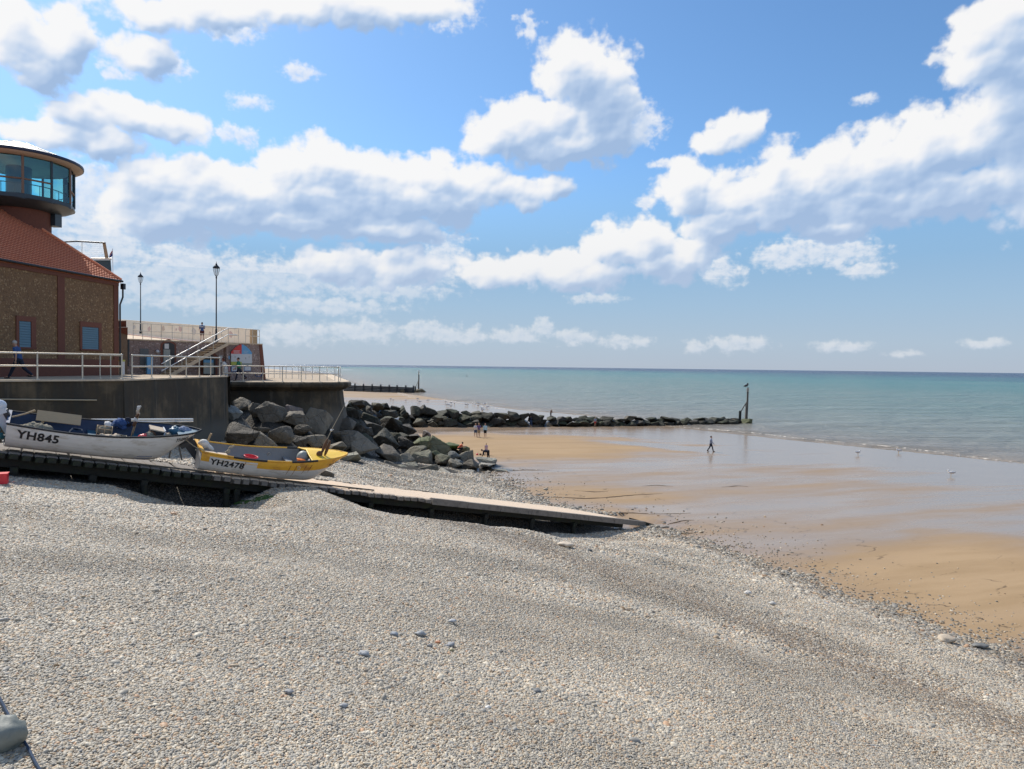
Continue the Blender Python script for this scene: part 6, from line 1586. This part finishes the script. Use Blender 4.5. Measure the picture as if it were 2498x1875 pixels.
m = MB(); m.ball((0, 0, 0), (.22, .16, .13), 'boat_teal', 10, 7); m.ball((.28, .05, .06), (.2, .12, .10), 'cloth_greyblue', 10, 7); on1(m.build('tarpaulin', label='crumpled teal tarpaulin at the very bow of the white boat', cat='tarpaulin'), (4.83, .1, 1.10))
m = MB(); m.ball((0, 0, 0), (.5, .22, .12), 'net_grey', 12, 7); on1(m.build('net_heap', label='grey-green heap of net by the stern of the white boat', cat='net'), (.75, -.2, .72))
for (x_, y_, z_, r_, mm, lb) in ((1.9, .25, .62, .20, 'rope_blue', 'dark blue rope coil on the floor of the white boat near the board'), (2.35, -.3, .60, .17, 'orange_plastic', 'orange rope coil on the floor in the middle of the white boat'), (3.2, -.05, .66, .2, 'rope_pale', 'pale rope coil on the floor of the white boat near the flags')):
    m = MB()
    for q_ in range(4): m.tube([(r_ * (1 - .08 * q_) * math.cos(a_ * .45), r_ * (1 - .08 * q_) * math.sin(a_ * .45), .03 * q_ + .01 * math.sin(a_ * 1.7)) for a_ in range(15)], .018, mm, 5)
    o_ = m.build('rope_coil', label=lb, cat='rope coil'); on1(o_, (x_, y_, z_))
pot = empty('crab_pot', (0, 0, 0), label='netted crab pot with a wooden frame standing inside the white boat', cat='crab pot')
m = MB()
for s1 in (-.22, 0, .22): m.tube([(s1, .2 * math.cos(a_), .28 * math.sin(a_)) for a_ in [math.pi * k_ / 8 for k_ in range(9)]], .016, 'tan_wood', 5)
for a_ in [math.pi * k_ / 4 for k_ in range(5)]: m.tube([(-.24, .2 * math.cos(a_), .28 * math.sin(a_)), (.24, .2 * math.cos(a_), .28 * math.sin(a_))], .012, 'tan_wood', 5)
m.build('frame', pot, local=True)
m = MB(); m.ball((0, 0, .1), (.23, .17, .17), 'net_grey', 10, 8); m.build('netting', pot, local=True); on1(pot, (2.7, .45, .62))
# yellow boat ------------------------------------------------
H2 = Hull(5.6, 1.95, .84, 1.28, .95); M2 = boat_matrix(21.95, .98, .05, roll=R(10), pitch=R(-.5))
b2 = empty('open_boat', (0, 0, 0), label='white and yellow boat with a yellow foredeck and grey inside, numbered YH2478', cat='boat'); b2.matrix_world = M2
hull_part(H2, b2, 'boat_white', 'boat_grey', 6, stripe='boat_yellow')
gunwale(H2, b2, 'boat_yellow', .036, 0, 1, 1)
for t0, t1, mm in ((0, .19, 'boat_yellow'), (.19, .40, 'rubber'), (.40, .56, 'boat_yellow'), (.56, .74, 'rubber'), (.74, 1, 'boat_yellow')): gunwale(H2, b2, mm, .042 if mm == 'rubber' else .036, t0, t1, -1)
gunwale(H2, b2, 'rubber', .045, .62, .69, 1)
for t in (.10, .36, .62): thwart(H2, b2, t, 'boat_grey')
m = MB(); m.box((.03, 0, H2.sheer(0) + .02), (.12, H2.B * .8, .07), 'boat_yellow'); m.build('transom_cap', b2, local=True)
m = MB(); p = H2.pt(.06, .03); m.box((.45, -H2.B * .33, H2.sheer(.08) - .02), (.85, .24, .06), 'pale_wood'); m.build('stern_bench', b2, local=True)
m = MB(); vs = []; T = [.70, .74, .79, .84, .89, .94, .97, .998]
for t in T:
    p = H2.pt(t, 0); vs += [(p.x, p.y - .01, p.z + .03), (p.x, p.y * .5, p.z + .09 * (1 - t) * 4), (p.x, 0, p.z + .05 + .13 * (1 - t) * 4), (p.x, -p.y * .5, p.z + .09 * (1 - t) * 4), (p.x, -p.y + .01, p.z + .03)]
m.add(vs, [(5 * i + k, 5 * i + 5 + k, 5 * i + 6 + k, 5 * i + 1 + k) for i in range(len(T) - 1) for k in range(4)], 'deck_yellow', True); m.build('foredeck', b2, local=True)
m = MB(); m.tube([Vector(v) for v in vs[:5]], .03, 'deck_yellow', 8); m.build('coaming', b2, local=True)
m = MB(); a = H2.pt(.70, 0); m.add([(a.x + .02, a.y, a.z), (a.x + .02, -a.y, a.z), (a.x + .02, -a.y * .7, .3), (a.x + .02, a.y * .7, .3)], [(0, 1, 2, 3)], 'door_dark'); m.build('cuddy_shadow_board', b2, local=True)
lettering(H2, b2, 'YH2478', .062, .16, .30, 'letter_black', panel=(1.52, 'boat_white'), stretch=1.08, wt=.010)
lettering(H2, b2, 'YH2478', .835, .20, .24, 'letter_black', stretch=.50, slant=.35, off=.03, wt=.004)
for t, ln in ((.27, .34), (.56, .30), (.60, .34), (.67, .24), (.71, .20)):
    m = MB(); m.tube([H2.pt(t - .012 * f, .10 + f * ln, .016) for f in (0, .4, .8, 1.2)], [.012, .010, .007, .003], 'rust', 5); m.build('rust_streak', b2, local=True)
m = MB(); P = [H2.pt(.615, .17, .04) + Vector((.05 * math.cos(a), -.02, .06 * math.sin(a))) for a in [i * .5 for i in range(13)]]; m.tube(P, .012, 'galv', 6); m.build('mooring_ring', b2, local=True)
m = MB(); P = [(H2.pt(.5, .2).x + .05 * math.cos(a), -H2.pt(.5, .2).y - .06, H2.pt(.5, .2).z + .06 * math.sin(a)) for a in [i * .5 for i in range(13)]]; m.tube(P, .012, 'galv', 6); m.build('mooring_ring', b2, local=True)
bk = empty('basket', (0, 0, 0), label='red plastic fish basket standing in the yellow boat', cat='basket')
m = MB(); m.lathe([(.17, 0), (.24, .28), (.26, .29)], 'red_plastic', n=14); m.lathe([(.0, .01), (.17, .01)], 'red_plastic', n=14); m.build('body', bk, local=True)
m = MB(); m.tube([(.25 * math.cos(a), .25 * math.sin(a), .29) for a in [i * 6.283 / 14 for i in range(15)]], .018, 'red_plastic', 6); m.tube([(-.25, 0, .29), (-.08, 0, .22), (.08, 0, .22), (.25, 0, .29)], .012, 'red_plastic', 5); m.build('rim', bk, local=True)
on1(bk, (1.82, -.30, .48), MM=M2)
m = MB(); m.ball((0, 0, 0), (.19, .15, .10), 'orange_plastic', 12, 8); m.box((-.05, 0, .07), (.3, .2, .03), 'orange_plastic'); on1(m.build('float', label='orange float under the foredeck edge of the yellow boat', cat='float'), (3.70, -.42, .84), MM=M2)
m = MB(); m.ball((0, 0, 0), (.26, .24, .27), 'sign_grey', 12, 8); on1(m.build('fender', label='round grey fender behind the orange float', cat='fender'), (3.82, -.12, .92), MM=M2)
m = MB(); m.ball((0, 0, 0), (.13, .13, .16), 'cloth_tan', 10, 7); m.ball((-.22, .02, -.08), (.11, .09, .07), 'pale_wood', 8, 6); on1(m.build('net_bundle', label='tan bundle below the orange float', cat='bundle'), (3.66, -.40, .66), MM=M2)
m = MB(); m.ball((0, 0, 0), (.10, .16, .20), 'cloth_white', 10, 7); on1(m.build('fender', label='white fender hanging inside the foredeck of the yellow boat', cat='fender'), (3.97, -.50, .80), MM=M2)
ps = empty('marker_pole', (0, 0, 0), label='leaning pole with brown cloth and a thin whip standing on the yellow foredeck', cat='pole')
m = MB(); m.tube([(0, 0, -.75), (.13, 0, .1)], .03, 'old_wood', 8); m.tube([(.13, 0, .1), (.35, .03, 1.1)], [.022, .014], 'rope_pale', 6); m.build('pole', ps, local=True)
m = MB(); m.tube([(.35, .03, 1.1), (.68, .05, 2.35)], [.012, .006], 'rope_pale', 5); m.build('whip', ps, local=True)
m = MB(); m.ball((.22, 0, .42), (.06, .08, .34), 'cloth_brown', 9, 8, Euler((0, .15, 0)).to_matrix()); m.ball((.36, 0, .36), (.065, .07, .34), 'cloth_brown', 9, 8, Euler((0, .12, 0)).to_matrix()); m.ball((.1, 0, .1), (.13, .1, .12), 'cloth_brown', 8, 6); m.build('furled_cloth', ps, local=True)
m = MB(); m.ball((.345, .03, 1.08), (.05, .05, .05), 'cloth_white', 8, 6); m.tube([(.3, 0, 1.07), (.42, 0, 1.14)], .012, 'cloth_white', 5); m.build('knot', ps, local=True)
on1(ps, (4.22, -.40, 1.12), MM=M2)
m = MB(); m.tube([(0, 0, 0), (.04, 0, .12), (.02, .02, .22), (.12, 0, .3), (.2, 0, .33)], .035, 'rope_pale', 8); on1(m.build('rope_cleat', label='pale rope end standing up at the stern bench of the yellow boat', cat='rope'), (1.0, -.1, .72), MM=M2)
tl = empty('tiller_cover', (0, 0, 0), label='white cloth over the engine clamp with a brown stick at the yellow boat stern', cat='cover')
m = MB(); m.ball((0, 0, 0), (.2, .18, .17), 'cloth_white', 10, 7); m.ball((.2, 0, -.09), (.22, .12, .09), 'cloth_white', 10, 7, Euler((0, .5, 0)).to_matrix()); m.build('cloth', tl, local=True); m = MB(); m.tube([(.1, 0, .05), (.17, 0, .42)], .035, 'tan_wood', 8); m.build('stick', tl, local=True)
on1(tl, (.18, .1, .92), MM=M2)
ob = outboard(None, 0, 'cowl_dark', 'dark outboard motor tilted up on the stern of the yellow boat behind the white bow'); on1(ob, (-.32, .25, .80), (0, R(-40), 0), MM=M2)
m = MB(); p0 = M1 @ Vector((5.1, -.02, .95)); p1 = M2 @ Vector((.1, -.5, .82)); m.tube([p0, (p0 + p1) / 2 - Vector((0, 0, .06)), p1], .015, 'rope_pale', 6); m.build('mooring_rope', label='thin rope tied from the white bow to the yellow boat stern', cat='rope')

# pair of white poles on trestles behind the boats
a = at(222, 1026, 26.3); b = at(470, 1024, 31.8)
pl = empty('spars', a, label='two long white spars resting on trestles in front of the dark sea wall', cat='spars')
for dz in (.035, -.055):
    m = MB(); m.tube([a + Vector((0, 0, dz)), b + Vector((0, 0, dz))], .04, 'galv_white', 8); m.build('spar', pl)
for t in (.15, .80):
    p = a.lerp(b, t); g = gz(p.x, p.y); tr = empty('trestle', (p.x, p.y, g), label=('left' if t < .5 else 'right') + ' wooden trestle holding up the two white spars', cat='trestle')
    for s1 in (-1, 1):
        m = MB(); m.tube([(p.x + .25 * s1, p.y + .1 * s1, g - .05), (p.x - .05 * s1, p.y, p.z - .10)], .035, 'old_wood', 6); m.build('leg', tr)
    m = MB(); m.box((p.x, p.y, p.z - .12), (.5, .1, .06), 'old_wood'); m.build('beam', tr)
# red crate on the shingle at the left edge
p = hit_ground(3, 1180, 5.5); cr = empty('fish_crate', p, label='red plastic fish crate on the pebbles at the left edge below the slipway', cat='crate')
m = MB(); m.box(p + Vector((-.12, .0, .14)), (.5, .36, .28), 'red_plastic', rz=.5); m.build('body', cr); m = MB(); m.box(p + Vector((-.12, 0, .29)), (.54, .40, .03), 'red_plastic', rz=.5); m.build('rim', cr)
# weed hanging under the slipway
m = MB(); rnd = random.Random(5)
for k in range(70):
    px = rnd.uniform(575, 665); py = 1231 - (px - 575) * .20 + rnd.uniform(-4, 3); P = hit_ground(px, py, 4.2)
    m.ball(P + Vector((0, 0, .02)), (rnd.uniform(.06, .14), rnd.uniform(.05, .1), rnd.uniform(.03, .07)), 'weed_green', 6, 4)
m.build('seaweed', kind='stuff', label='patch of green weed on the stones under the slipway')
# heap of green and white net at the stern of the white boat
m = MB()
for k in range(14): m.ball((rnd.uniform(-.3, .3), rnd.uniform(-.2, .2), rnd.uniform(-.25, .35)), (.16, .12, .12), rnd.choice(('cloth_teal', 'net_grey', 'cloth_white')), 8, 6)
on1(m.build('net_heap', label='teal and white fishing net hanging below the white outboard', cat='net'), (-.42, -.35, .35))
# ---------------------------------------------------------------- marker posts and far groyne
def marker(P, hgt, label, r=.21, brace=True, side=-1, top=True):
    root = empty('marker_post', P, label=label, cat='marker post')
    m = MB(); m.tube([(0, 0, -.6), (0, 0, hgt * .52), (.06, 0, hgt * .52 + .01), (.04, 0, hgt)], [r * 1.3, r * 1.15, r * .9, r * .75], 'old_wood', 8); m.build('post', root, local=True)
    if top:
        m = MB()
        for k in range(3): m.lathe([(r * 1.3, hgt - .55 + k * .22), (r * 1.3, hgt - .45 + k * .22)], 'galv', (0.04, 0, 0), 8)
        m.lathe([(r * .9, hgt - .5), (r * .9, hgt + .05), (0, hgt + .08)], 'grey_wood', (.04, 0, 0), 8); m.build('topmark', root, local=True)
    if brace:
        m = MB(); m.tube([(side * 1.05, 0, 1.55), (-.05 * side * -1, 0, hgt * .58)], .09, 'old_wood', 6); m.build('brace', root, local=True)
        m = MB(); m.tube([(side * 1.1, 0, -.6), (side * 1.1, 0, 1.75)], r * 1.1, 'weed_wood', 8); m.build('short_post', root, local=True)
    return root
P = on_z(1820, 1027, 0.0); mk = marker(P, 5.75, 'tall timber marker post with a short braced post at the end of the boulder groyne')
mk.rotation_euler = (0, R(1.6), 0)
P2 = on_z(1021, 955, .1); mk2 = marker(P2, 6.4, 'distant marker post at the end of the dark groyne fence', r=.22)
P3 = at(739, 921, 420); marker(Vector((P3.x, P3.y, .3)), 6.0, 'very distant marker post seen through the white seaward railing', r=.35)
gr = empty('timber_groyne', on_z(930, 955, .4), label='long dark timber groyne fence across the far beach', cat='groyne')
a = on_z(1010, 957, .1); b = on_z(838, 951, .6); b = Vector((b.x, b.y, .5)); a = Vector((a.x, a.y, 0.0))
nb = 18; hB = 2.0; hA = 1.9
d_ = (b - a); n_ = Vector((d_.y, -d_.x, 0)).normalized()
if n_.y > 0: n_ = -n_
for k in range(nb):
    p = a.lerp(b, k / nb); q = a.lerp(b, (k + 1) / nb)
    for j in range(4):
        z0, z1 = j * .52 - .3, (j + 1) * .52 - .33
        m = MB(); vs = [p + Vector((0, 0, z0)), q + Vector((0, 0, z0)), q + Vector((0, 0, z0)) - n_ * .12, p + Vector((0, 0, z0)) - n_ * .12, p + Vector((0, 0, z1)), q + Vector((0, 0, z1)), q + Vector((0, 0, z1)) - n_ * .12, p + Vector((0, 0, z1)) - n_ * .12]
        m.hexa(vs, 'dark_pile'); m.build('board', gr)
for px in (866, 887, 908, 929, 950, 969, 990, 1009):
    t = ((px - 1010) / (838 - 1010)); p = a.lerp(b, t); m = MB(); m.tube([p + n_ * .12 + Vector((0, 0, -.5)), p + n_ * .12 + Vector((0, 0, 2.35))], .26, 'dark_pile', 6); m.build('pile', gr)
# tiny buoy out at sea
P = on_z(1139, 918, 0); m = MB(); m.lathe([(.5, -.2), (.6, .3), (.2, .6), (.1, 2.0), (0, 2.1)], 'bird_dark', P, 8); recentre(m.build('buoy', label='tiny dark buoy far out on the sea', cat='buoy'))

# ---------------------------------------------------------------- birds
def gull(name, body='gull_white', wing='gull_grey', legs='beak'):
    m = MB(); m.ball((0, 0, .26), (.21, .09, .09), body, 10, 7, Euler((0, -.12, 0)).to_matrix()); m.ball((.17, 0, .38), (.065, .055, .055), body, 8, 6); m.tube([(.10, 0, .30), (.16, 0, .37)], .05, body, 8)
    for s in (-1, 1): m.ball((-.06, s * .07, .28), (.22, .03, .07), wing, 8, 6, Euler((0, .06, 0)).to_matrix())
    m.tube([(.22, 0, .375), (.29, 0, .365)], [.016, .005], 'beak', 5)
    for s in (-1, 1): m.tube([(.0, s * .03, .19), (.01, s * .03, .0)], .010, legs, 4)
    return m.mesh(name)
GM = gull('gull')
def put_gull(P, sc_, yaw, label, group=None, me=None, name='gull'):
    o = bpy.data.objects.new(name, me or GM); col.objects.link(o); o.location = P; o.scale = (sc_,) * 3; o.rotation_euler = (0, 0, yaw); return ltag(o, label, 'gull' if name == 'gull' else 'bird', group)
def sand_at(px, py):
    P = on_z(px, py, .3)
    for _ in range(4): P = on_z(px, py, max(0.01, gz(P.x, P.y)))
    return P
put_gull(sand_at(2093, 1110), 1.25, .2, 'gull stretching forward on the wet sand, nearest left of the three at the right')
put_gull(sand_at(2192, 1105), 1.15, 2.9, 'gull standing right at the water edge on the wet sand')
put_gull(sand_at(2320, 1161), 1.2, 2.6, 'pale gull farthest right on the wet sand')
GX = sorted(((700, 505), (895, 520), (1045, 500), (1072, 540), (1180, 520), (1405, 540), (1420, 580), (1440, 582), (1475, 598), (1520, 565), (1668, 576), (1690, 582), (1758, 563), (1782, 578), (1822, 558), (1826, 585), (1890, 572), (1915, 568), (1930, 608), (1948, 604), (1872, 628), (1480, 552), (1880, 650), (733, 518)))
for (cx, cy) in GX:
    put_gull(sand_at(820 + cx / 5.267, 880 + cy / 5.267 + .8), 1.55, random.uniform(0, 6.28), 'gull in the flock at the far water edge, %s from the left' % ordn(GX.index((cx, cy)) + 1), 'flock of gulls on the far beach')
g0 = [o for o in bpy.data.objects if o.get('label', '').startswith('small boulder with a gull')][0]
put_gull(Vector((g0.location.x - .1, g0.location.y - .2, g0.location.z + g0.scale.z * .40)), 1.25, .4, 'white gull standing on a dark boulder at the back of the pile')
BD = gull('bird', 'bird_dark', 'bird_dark', 'bird_dark')
o = put_gull(Vector((P.x, P.y, 0)), 1.9, 0, 'dark bird perched on top of the tall marker post', me=BD, name='bird')
o.location = (mk.location.x + .20, mk.location.y, 5.80); o.rotation_euler = (0, R(-28), 0)
o = put_gull(Vector((mk2.location.x, mk2.location.y, mk2.location.z + 6.42)), 2.0, 2.5, 'gull perched on the distant marker post')

# ---------------------------------------------------------------- people
def remesh(parts, vox, mats, name, parent):
    """parts: capsules (p0, r0, p1, r1) or balls; one continuous skin"""
    m = MB()
    for q in parts:
        if len(q) == 4:
            p0, r0, p1, r1 = q; m.tube([p0, p1], [r0, r1], 'skin', 10); m.ball(p0, r0, 'skin', 10, 8); m.ball(p1, r1, 'skin', 10, 8)
        else: m.ball(q[0], q[1], 'skin', 12, 9)
    me = m.mesh(name); tmp = bpy.data.objects.new(name, me); col.objects.link(tmp)
    md = tmp.modifiers.new('r', 'REMESH'); md.mode = 'VOXEL'; md.voxel_size = vox; md.use_smooth_shade = True
    sm = tmp.modifiers.new('s', 'SMOOTH'); sm.factor = .5; sm.iterations = 3
    bpy.context.view_layer.update()
    out = bpy.data.meshes.new_from_object(tmp.evaluated_get(bpy.context.evaluated_depsgraph_get())); bpy.data.objects.remove(tmp); bpy.data.meshes.remove(me)
    out.name = name; out.materials.clear(); out.materials.append(MATS[mats]); out.polygons.foreach_set('use_smooth', [True] * len(out.polygons))
    o = bpy.data.objects.new(name, out); col.objects.link(o); o.parent = parent; return o
def person(P, hgt, face, label, top, bottom, hair, legs=(0, 0), knees=(0, 0), arms=(0, 0), elbows=(15, 15), armout=(6, 6), lean=0, shorts=False, sleeves='short', vox=.022, hairlong=False, female=False, crouch=0, headturn=0, shoes='cloth_black', group=None, skirt=False, bareleg=False, sitz=None, headdown=0):
    """built 1.75 m tall, facing +X; angles in degrees, forward positive (left, right)"""
    r = empty('person', P, face, label=label, cat='person', group=group); r.scale = (hgt / 1.75,) * 3
    def rotY(v, a): a = R(a); return Vector((v.x * math.cos(a) + v.z * math.sin(a), v.y, -v.x * math.sin(a) + v.z * math.cos(a)))
    hipz = .91; J = {}
    for s, i in ((1, 0), (-1, 1)):
        hip = Vector((0, s * .095, hipz)); th = rotY(Vector((0, 0, -.43)), -legs[i]); kn = hip + th
        sh = rotY(Vector((0, 0, -.41)), -(legs[i] - knees[i])); an = kn + sh; J[i] = [hip, kn, an, an + rotY(Vector((.15, s * .03, -.045)), 0)]
    low = min(J[0][2].z, J[1][2].z) - .075
    dz = -low
    for i in (0, 1): J[i] = [p + Vector((0, 0, dz)) for p in J[i]]
    pel = Vector((0, 0, hipz + dz)); wst = pel + rotY(Vector((0, 0, .16)), lean); ch = pel + rotY(Vector((0, 0, .37)), lean); nk = pel + rotY(Vector((0, 0, .56)), lean); hd = nk + rotY(Vector((.015, 0, .165)), lean * .6 + headdown)
    sw = .175 if female else .195
    A = {}
    for s, i in ((1, 0), (-1, 1)):
        shd = pel + rotY(Vector((0, s * sw, .49)), lean); u = rotY(Vector((0, s * math.sin(R(armout[i])) * .29, -.29)), -arms[i]); el = shd + u
        f = rotY(Vector((0, s * math.sin(R(armout[i])) * .10, -.25)), -(arms[i] + elbows[i])); wr = el + f; A[i] = [shd, el, wr, wr + f.normalized() * .09]
    ws = .115 if female else .125
    body = [(pel + Vector((0, .05, 0)), .115, pel + Vector((0, -.05, 0)), .115), (pel, .125, wst, ws), (wst, ws, ch, .135), (ch + Vector((0, .06, 0)), .12, ch + Vector((0, -.06, 0)), .12), (ch, .13, nk - (nk - ch) * .25, .09), (nk - (nk - ch) * .3, .06, nk + (hd - nk) * .5, .052), (A[0][0], .058, A[1][0], .058)]
    fw = rotY(Vector((1, 0, 0)), lean * .6 + headdown); upv = rotY(Vector((0, 0, 1)), lean * .6 + headdown)
    body += [(hd + upv * .02, (.098, .078, .115)), (hd + fw * .03 - upv * .06, (.065, .06, .06)), (hd + fw * .10 - upv * .01, (.022, .016, .026)), (hd + Vector((0, .078, 0)), (.02, .014, .03)), (hd - Vector((0, .078, 0)), (.02, .014, .03))]
    for i in (0, 1):
        h, k, a, t = J[i]; body += [(h, .095, k, .058), (k, .058, a, .036), (a, .04, t, .032), (a - Vector((.04, 0, .02)), .036, t, .03)]
        s, e, w, hnd = A[i]; body += [(s, .056, e, .040), (e, .040, w, .028)]
        d = (hnd - w).normalized(); body.append((w + d * .05, (.035, .022, .045)))
    b = remesh(body, vox, 'skin', 'body', r)
    # five separate fingers on each hand
    m = MB()
    for i in (0, 1):
        s, e, w, hnd = A[i]; d = (hnd - w).normalized(); side = d.cross(Vector((0, 1, 0))).normalized(); fwd = side if side.x > 0 else -side
        for k, ln in enumerate((.062, .072, .068, .052)):
            o_ = w + d * .078 + fwd * ((k - 1.5) * -.018); m.tube([o_, o_ + d * ln * .55 , o_ + d * ln + Vector((0, .012 * (1 if i else -1), 0))], [.0095, .009, .007], 'skin', 6)
        o_ = w + d * .03 + fwd * .03; m.tube([o_, o_ + d * .03 + fwd * .022, o_ + d * .06 + fwd * .022], [.012, .010, .008], 'skin', 6)
    m.build('fingers', r, local=True)
    m = MB()
    sd = Vector((0, 1, 0))
    for s in (-1, 1): m.ball(hd + fw * .088 + sd * (s * .03) + upv * .02, .011, 'letter_black', 6, 5)
    m.build('eyes', r, local=True)
    g = .018
    shirt = [(pel + Vector((0, .05, .05)), .125, pel + Vector((0, -.05, .05)), .125), (pel + Vector((0, 0, .05)), .135, wst, ws + g + .008), (wst, ws + g + .008, ch, .152), (ch + Vector((0, .06, 0)), .135, ch + Vector((0, -.06, 0)), .135), (A[0][0], .072, A[1][0], .072), (ch, .145, nk - (nk - ch) * .25, .095)]
    for i in (0, 1):
        s, e, w, _ = A[i]
        shirt += [(s, .072, s.lerp(e, .72), .060)] if sleeves == 'short' else ([(s, .07, e, .054), (e, .054, w, .042)] if sleeves == 'long' else [])
    remesh(shirt, vox, top, 'shirt', r)
    tr = [(pel + Vector((0, .05, 0)), .128, pel + Vector((0, -.05, 0)), .128)]
    for i in (0, 1):
        h, k, a, t = J[i]
        tr += [(h, .112, h.lerp(k, .78), .088)] if shorts else [(h, .110, k, .074), (k, .074, a + Vector((0, 0, .02)), .060)]
    remesh(tr, vox, bottom, 'shorts' if shorts else 'trousers', r)
    for i in (0, 1):
        h, k, a, t = J[i]; m = MB(); m.ball((a + t) / 2 + Vector((0, 0, -.028)), (.14, .05, .042), shoes, 10, 7); m.build('shoe', r, local=True)
    m = MB(); m.ball(hd + upv * .045 - fw * .022, (.098, .084, .098), hair, 12, 9)
    if hairlong: m.ball(hd - fw * .06 - upv * .09, (.06, .085, .15), hair, 10, 8)
    m.build('hair', r, local=True)
    return r
def foot(px, py, D): P = at(px, py, D); return P
LEFT = math.pi; RIGHTW = 0.0; TOCAM = -math.pi / 2; AWAY = math.pi / 2
# man on the promenade at the left
P = Vector((at(45, 900, 30.2).x, 30.2, 8.2)); P.x = on_line(46, (-24, 29.2), (-18, 33))[0]; P.y = on_line(46, (-24, 29.2), (-18, 33))[1]
person(P, 1.74, LEFT + .15, 'grey-haired man in a blue shirt and dark trousers striding left along the promenade', 'cloth_blue', 'cloth_navy', 'hair_grey', legs=(26, -24), knees=(4, 22), arms=(-18, 30), elbows=(20, 70), lean=10, headdown=14, vox=.018)
P = Vector((at(493, 830, 57).x, 57, tz(at(493, 830, 57).x, 57) )); zz = at(493, 830.5, 57).z; P.z = zz
person(P, 1.50, AWAY + .5, 'person in a blue top and dark shorts walking on the upper terrace', 'cloth_blue', 'cloth_maroon', 'hair_dark', legs=(12, -16), knees=(0, 14), arms=(10, 25), elbows=(60, 70), shorts=True, lean=3)
q = on_line(551, (-24, 51.0), (-12, 51.6)); person(Vector((*q, 7.70)), 1.66, LEFT, 'woman with long dark red hair and a white top leaning by the shelter', 'cloth_white', 'cloth_white', 'hair_auburn', arms=(30, 30), elbows=(50, 60), lean=16, headdown=14, hairlong=True, female=True, sleeves='long', legs=(8, -5))
q = on_line(583, (-24, 51.0), (-12, 51.6)); person(Vector((*q, 7.70)), 1.72, LEFT + .1, 'person in a green shirt and dark trousers walking past the map board', 'cloth_green', 'cloth_navy', 'hair_dark', legs=(16, -28), knees=(4, 18), arms=(12, 8), elbows=(30, 40), lean=4)
# group on the sand
def on_sand(px, py): return sand_at(px, py)
person(on_sand(1160, 1065.5), 1.62, TOCAM + .5, 'fair-haired person in white top and blue shorts, leftmost of three standing on sand', 'cloth_white', 'cloth_denim', 'hair_fair', legs=(8, -8), arms=(10, 20), elbows=(20, 60), shorts=True, shoes='skin')
person(on_sand(1168, 1066.5), 1.70, TOCAM + .2, 'person in purple top and khaki shorts, middle of the three on the sand', 'cloth_purple', 'cloth_khaki', 'hair_fair', legs=(4, -4), arms=(30, 30), elbows=(80, 80), shorts=True, shoes='skin')
person(on_sand(1183.5, 1066.5), 1.66, TOCAM, 'person in a pale blue shirt and black shorts, rightmost of the three on the sand', 'cloth_lightblue', 'cloth_black', 'hair_auburn', legs=(5, -4), arms=(5, 0), elbows=(10, 10), shorts=True, sleeves='long', shoes='skin', female=True)
person(on_sand(1186, 1110), 1.12, AWAY, 'child in a pink striped top standing behind the bending person', 'cloth_pink', 'cloth_pink', 'hair_fair', shorts=True, arms=(5, 5), shoes='skin', female=True)
person(on_sand(1191, 1121), 1.42, LEFT - .25, 'person in black bending down to the sand beside the boulders', 'cloth_navy', 'cloth_black', 'hair_dark', legs=(6, -6), lean=84, arms=(10, 18), elbows=(5, 12), sleeves='long', headdown=20)
P = at(1119, 1103, 58.5); person(P, 1.30, RIGHTW, 'crouching person in an orange top and black jacket behind the green boulder', 'cloth_coral', 'cloth_black', 'hair_dark', legs=(95, 80), knees=(125, 120), lean=38, arms=(40, 40), elbows=(60, 60))
person(at(1343.5, 1016.5, 100), 1.12, TOCAM + .8, 'dark-clothed child standing on top of the long groyne', 'cloth_brown', 'cloth_black', 'hair_dark', lean=14, legs=(4, -3), arms=(20, 20), elbows=(40, 40), sleeves='long')
P = on_sand(1295, 1039); person(Vector((P.x, P.y - .6, P.z)), 1.58, AWAY + .4, 'person in a navy top climbing at the side of the long groyne', 'cloth_navy', 'cloth_denim', 'hair_dark', legs=(30, -5), knees=(40, 5), arms=(40, 20), elbows=(40, 60), lean=14, sleeves='long')
P = on_sand(1451, 1038); person(Vector((P.x, P.y - .4, P.z)), 1.28, AWAY, 'child in a dark top and red shorts at the foot of the long groyne', 'cloth_greyblue', 'cloth_red', 'hair_fair', legs=(10, -10), arms=(20, 10), shorts=True, shoes='skin')
person(on_sand(1734, 1101.5), 1.68, RIGHTW - .35, 'person in a pale top and dark leggings walking alone across the wet sand', 'cloth_greyblue', 'cloth_navy', 'hair_dark', legs=(20, -18), knees=(6, 14), arms=(-22, 26), elbows=(12, 14), armout=(14, 14), sleeves='long')
# small dog-like heap of things near the bending person
m = MB(); P = on_sand(1172, 1110)
for k in range(3): m.ball((P.x + (k - 1) * .3, P.y, P.z + .08), (.12, .12, .10), ('red_plastic', 'cloth_brown', 'cloth_khaki')[k], 8, 6)
recentre(m.build('belongings', label='small heap of red and brown beach things on the sand beside the bending person', cat='belongings'))
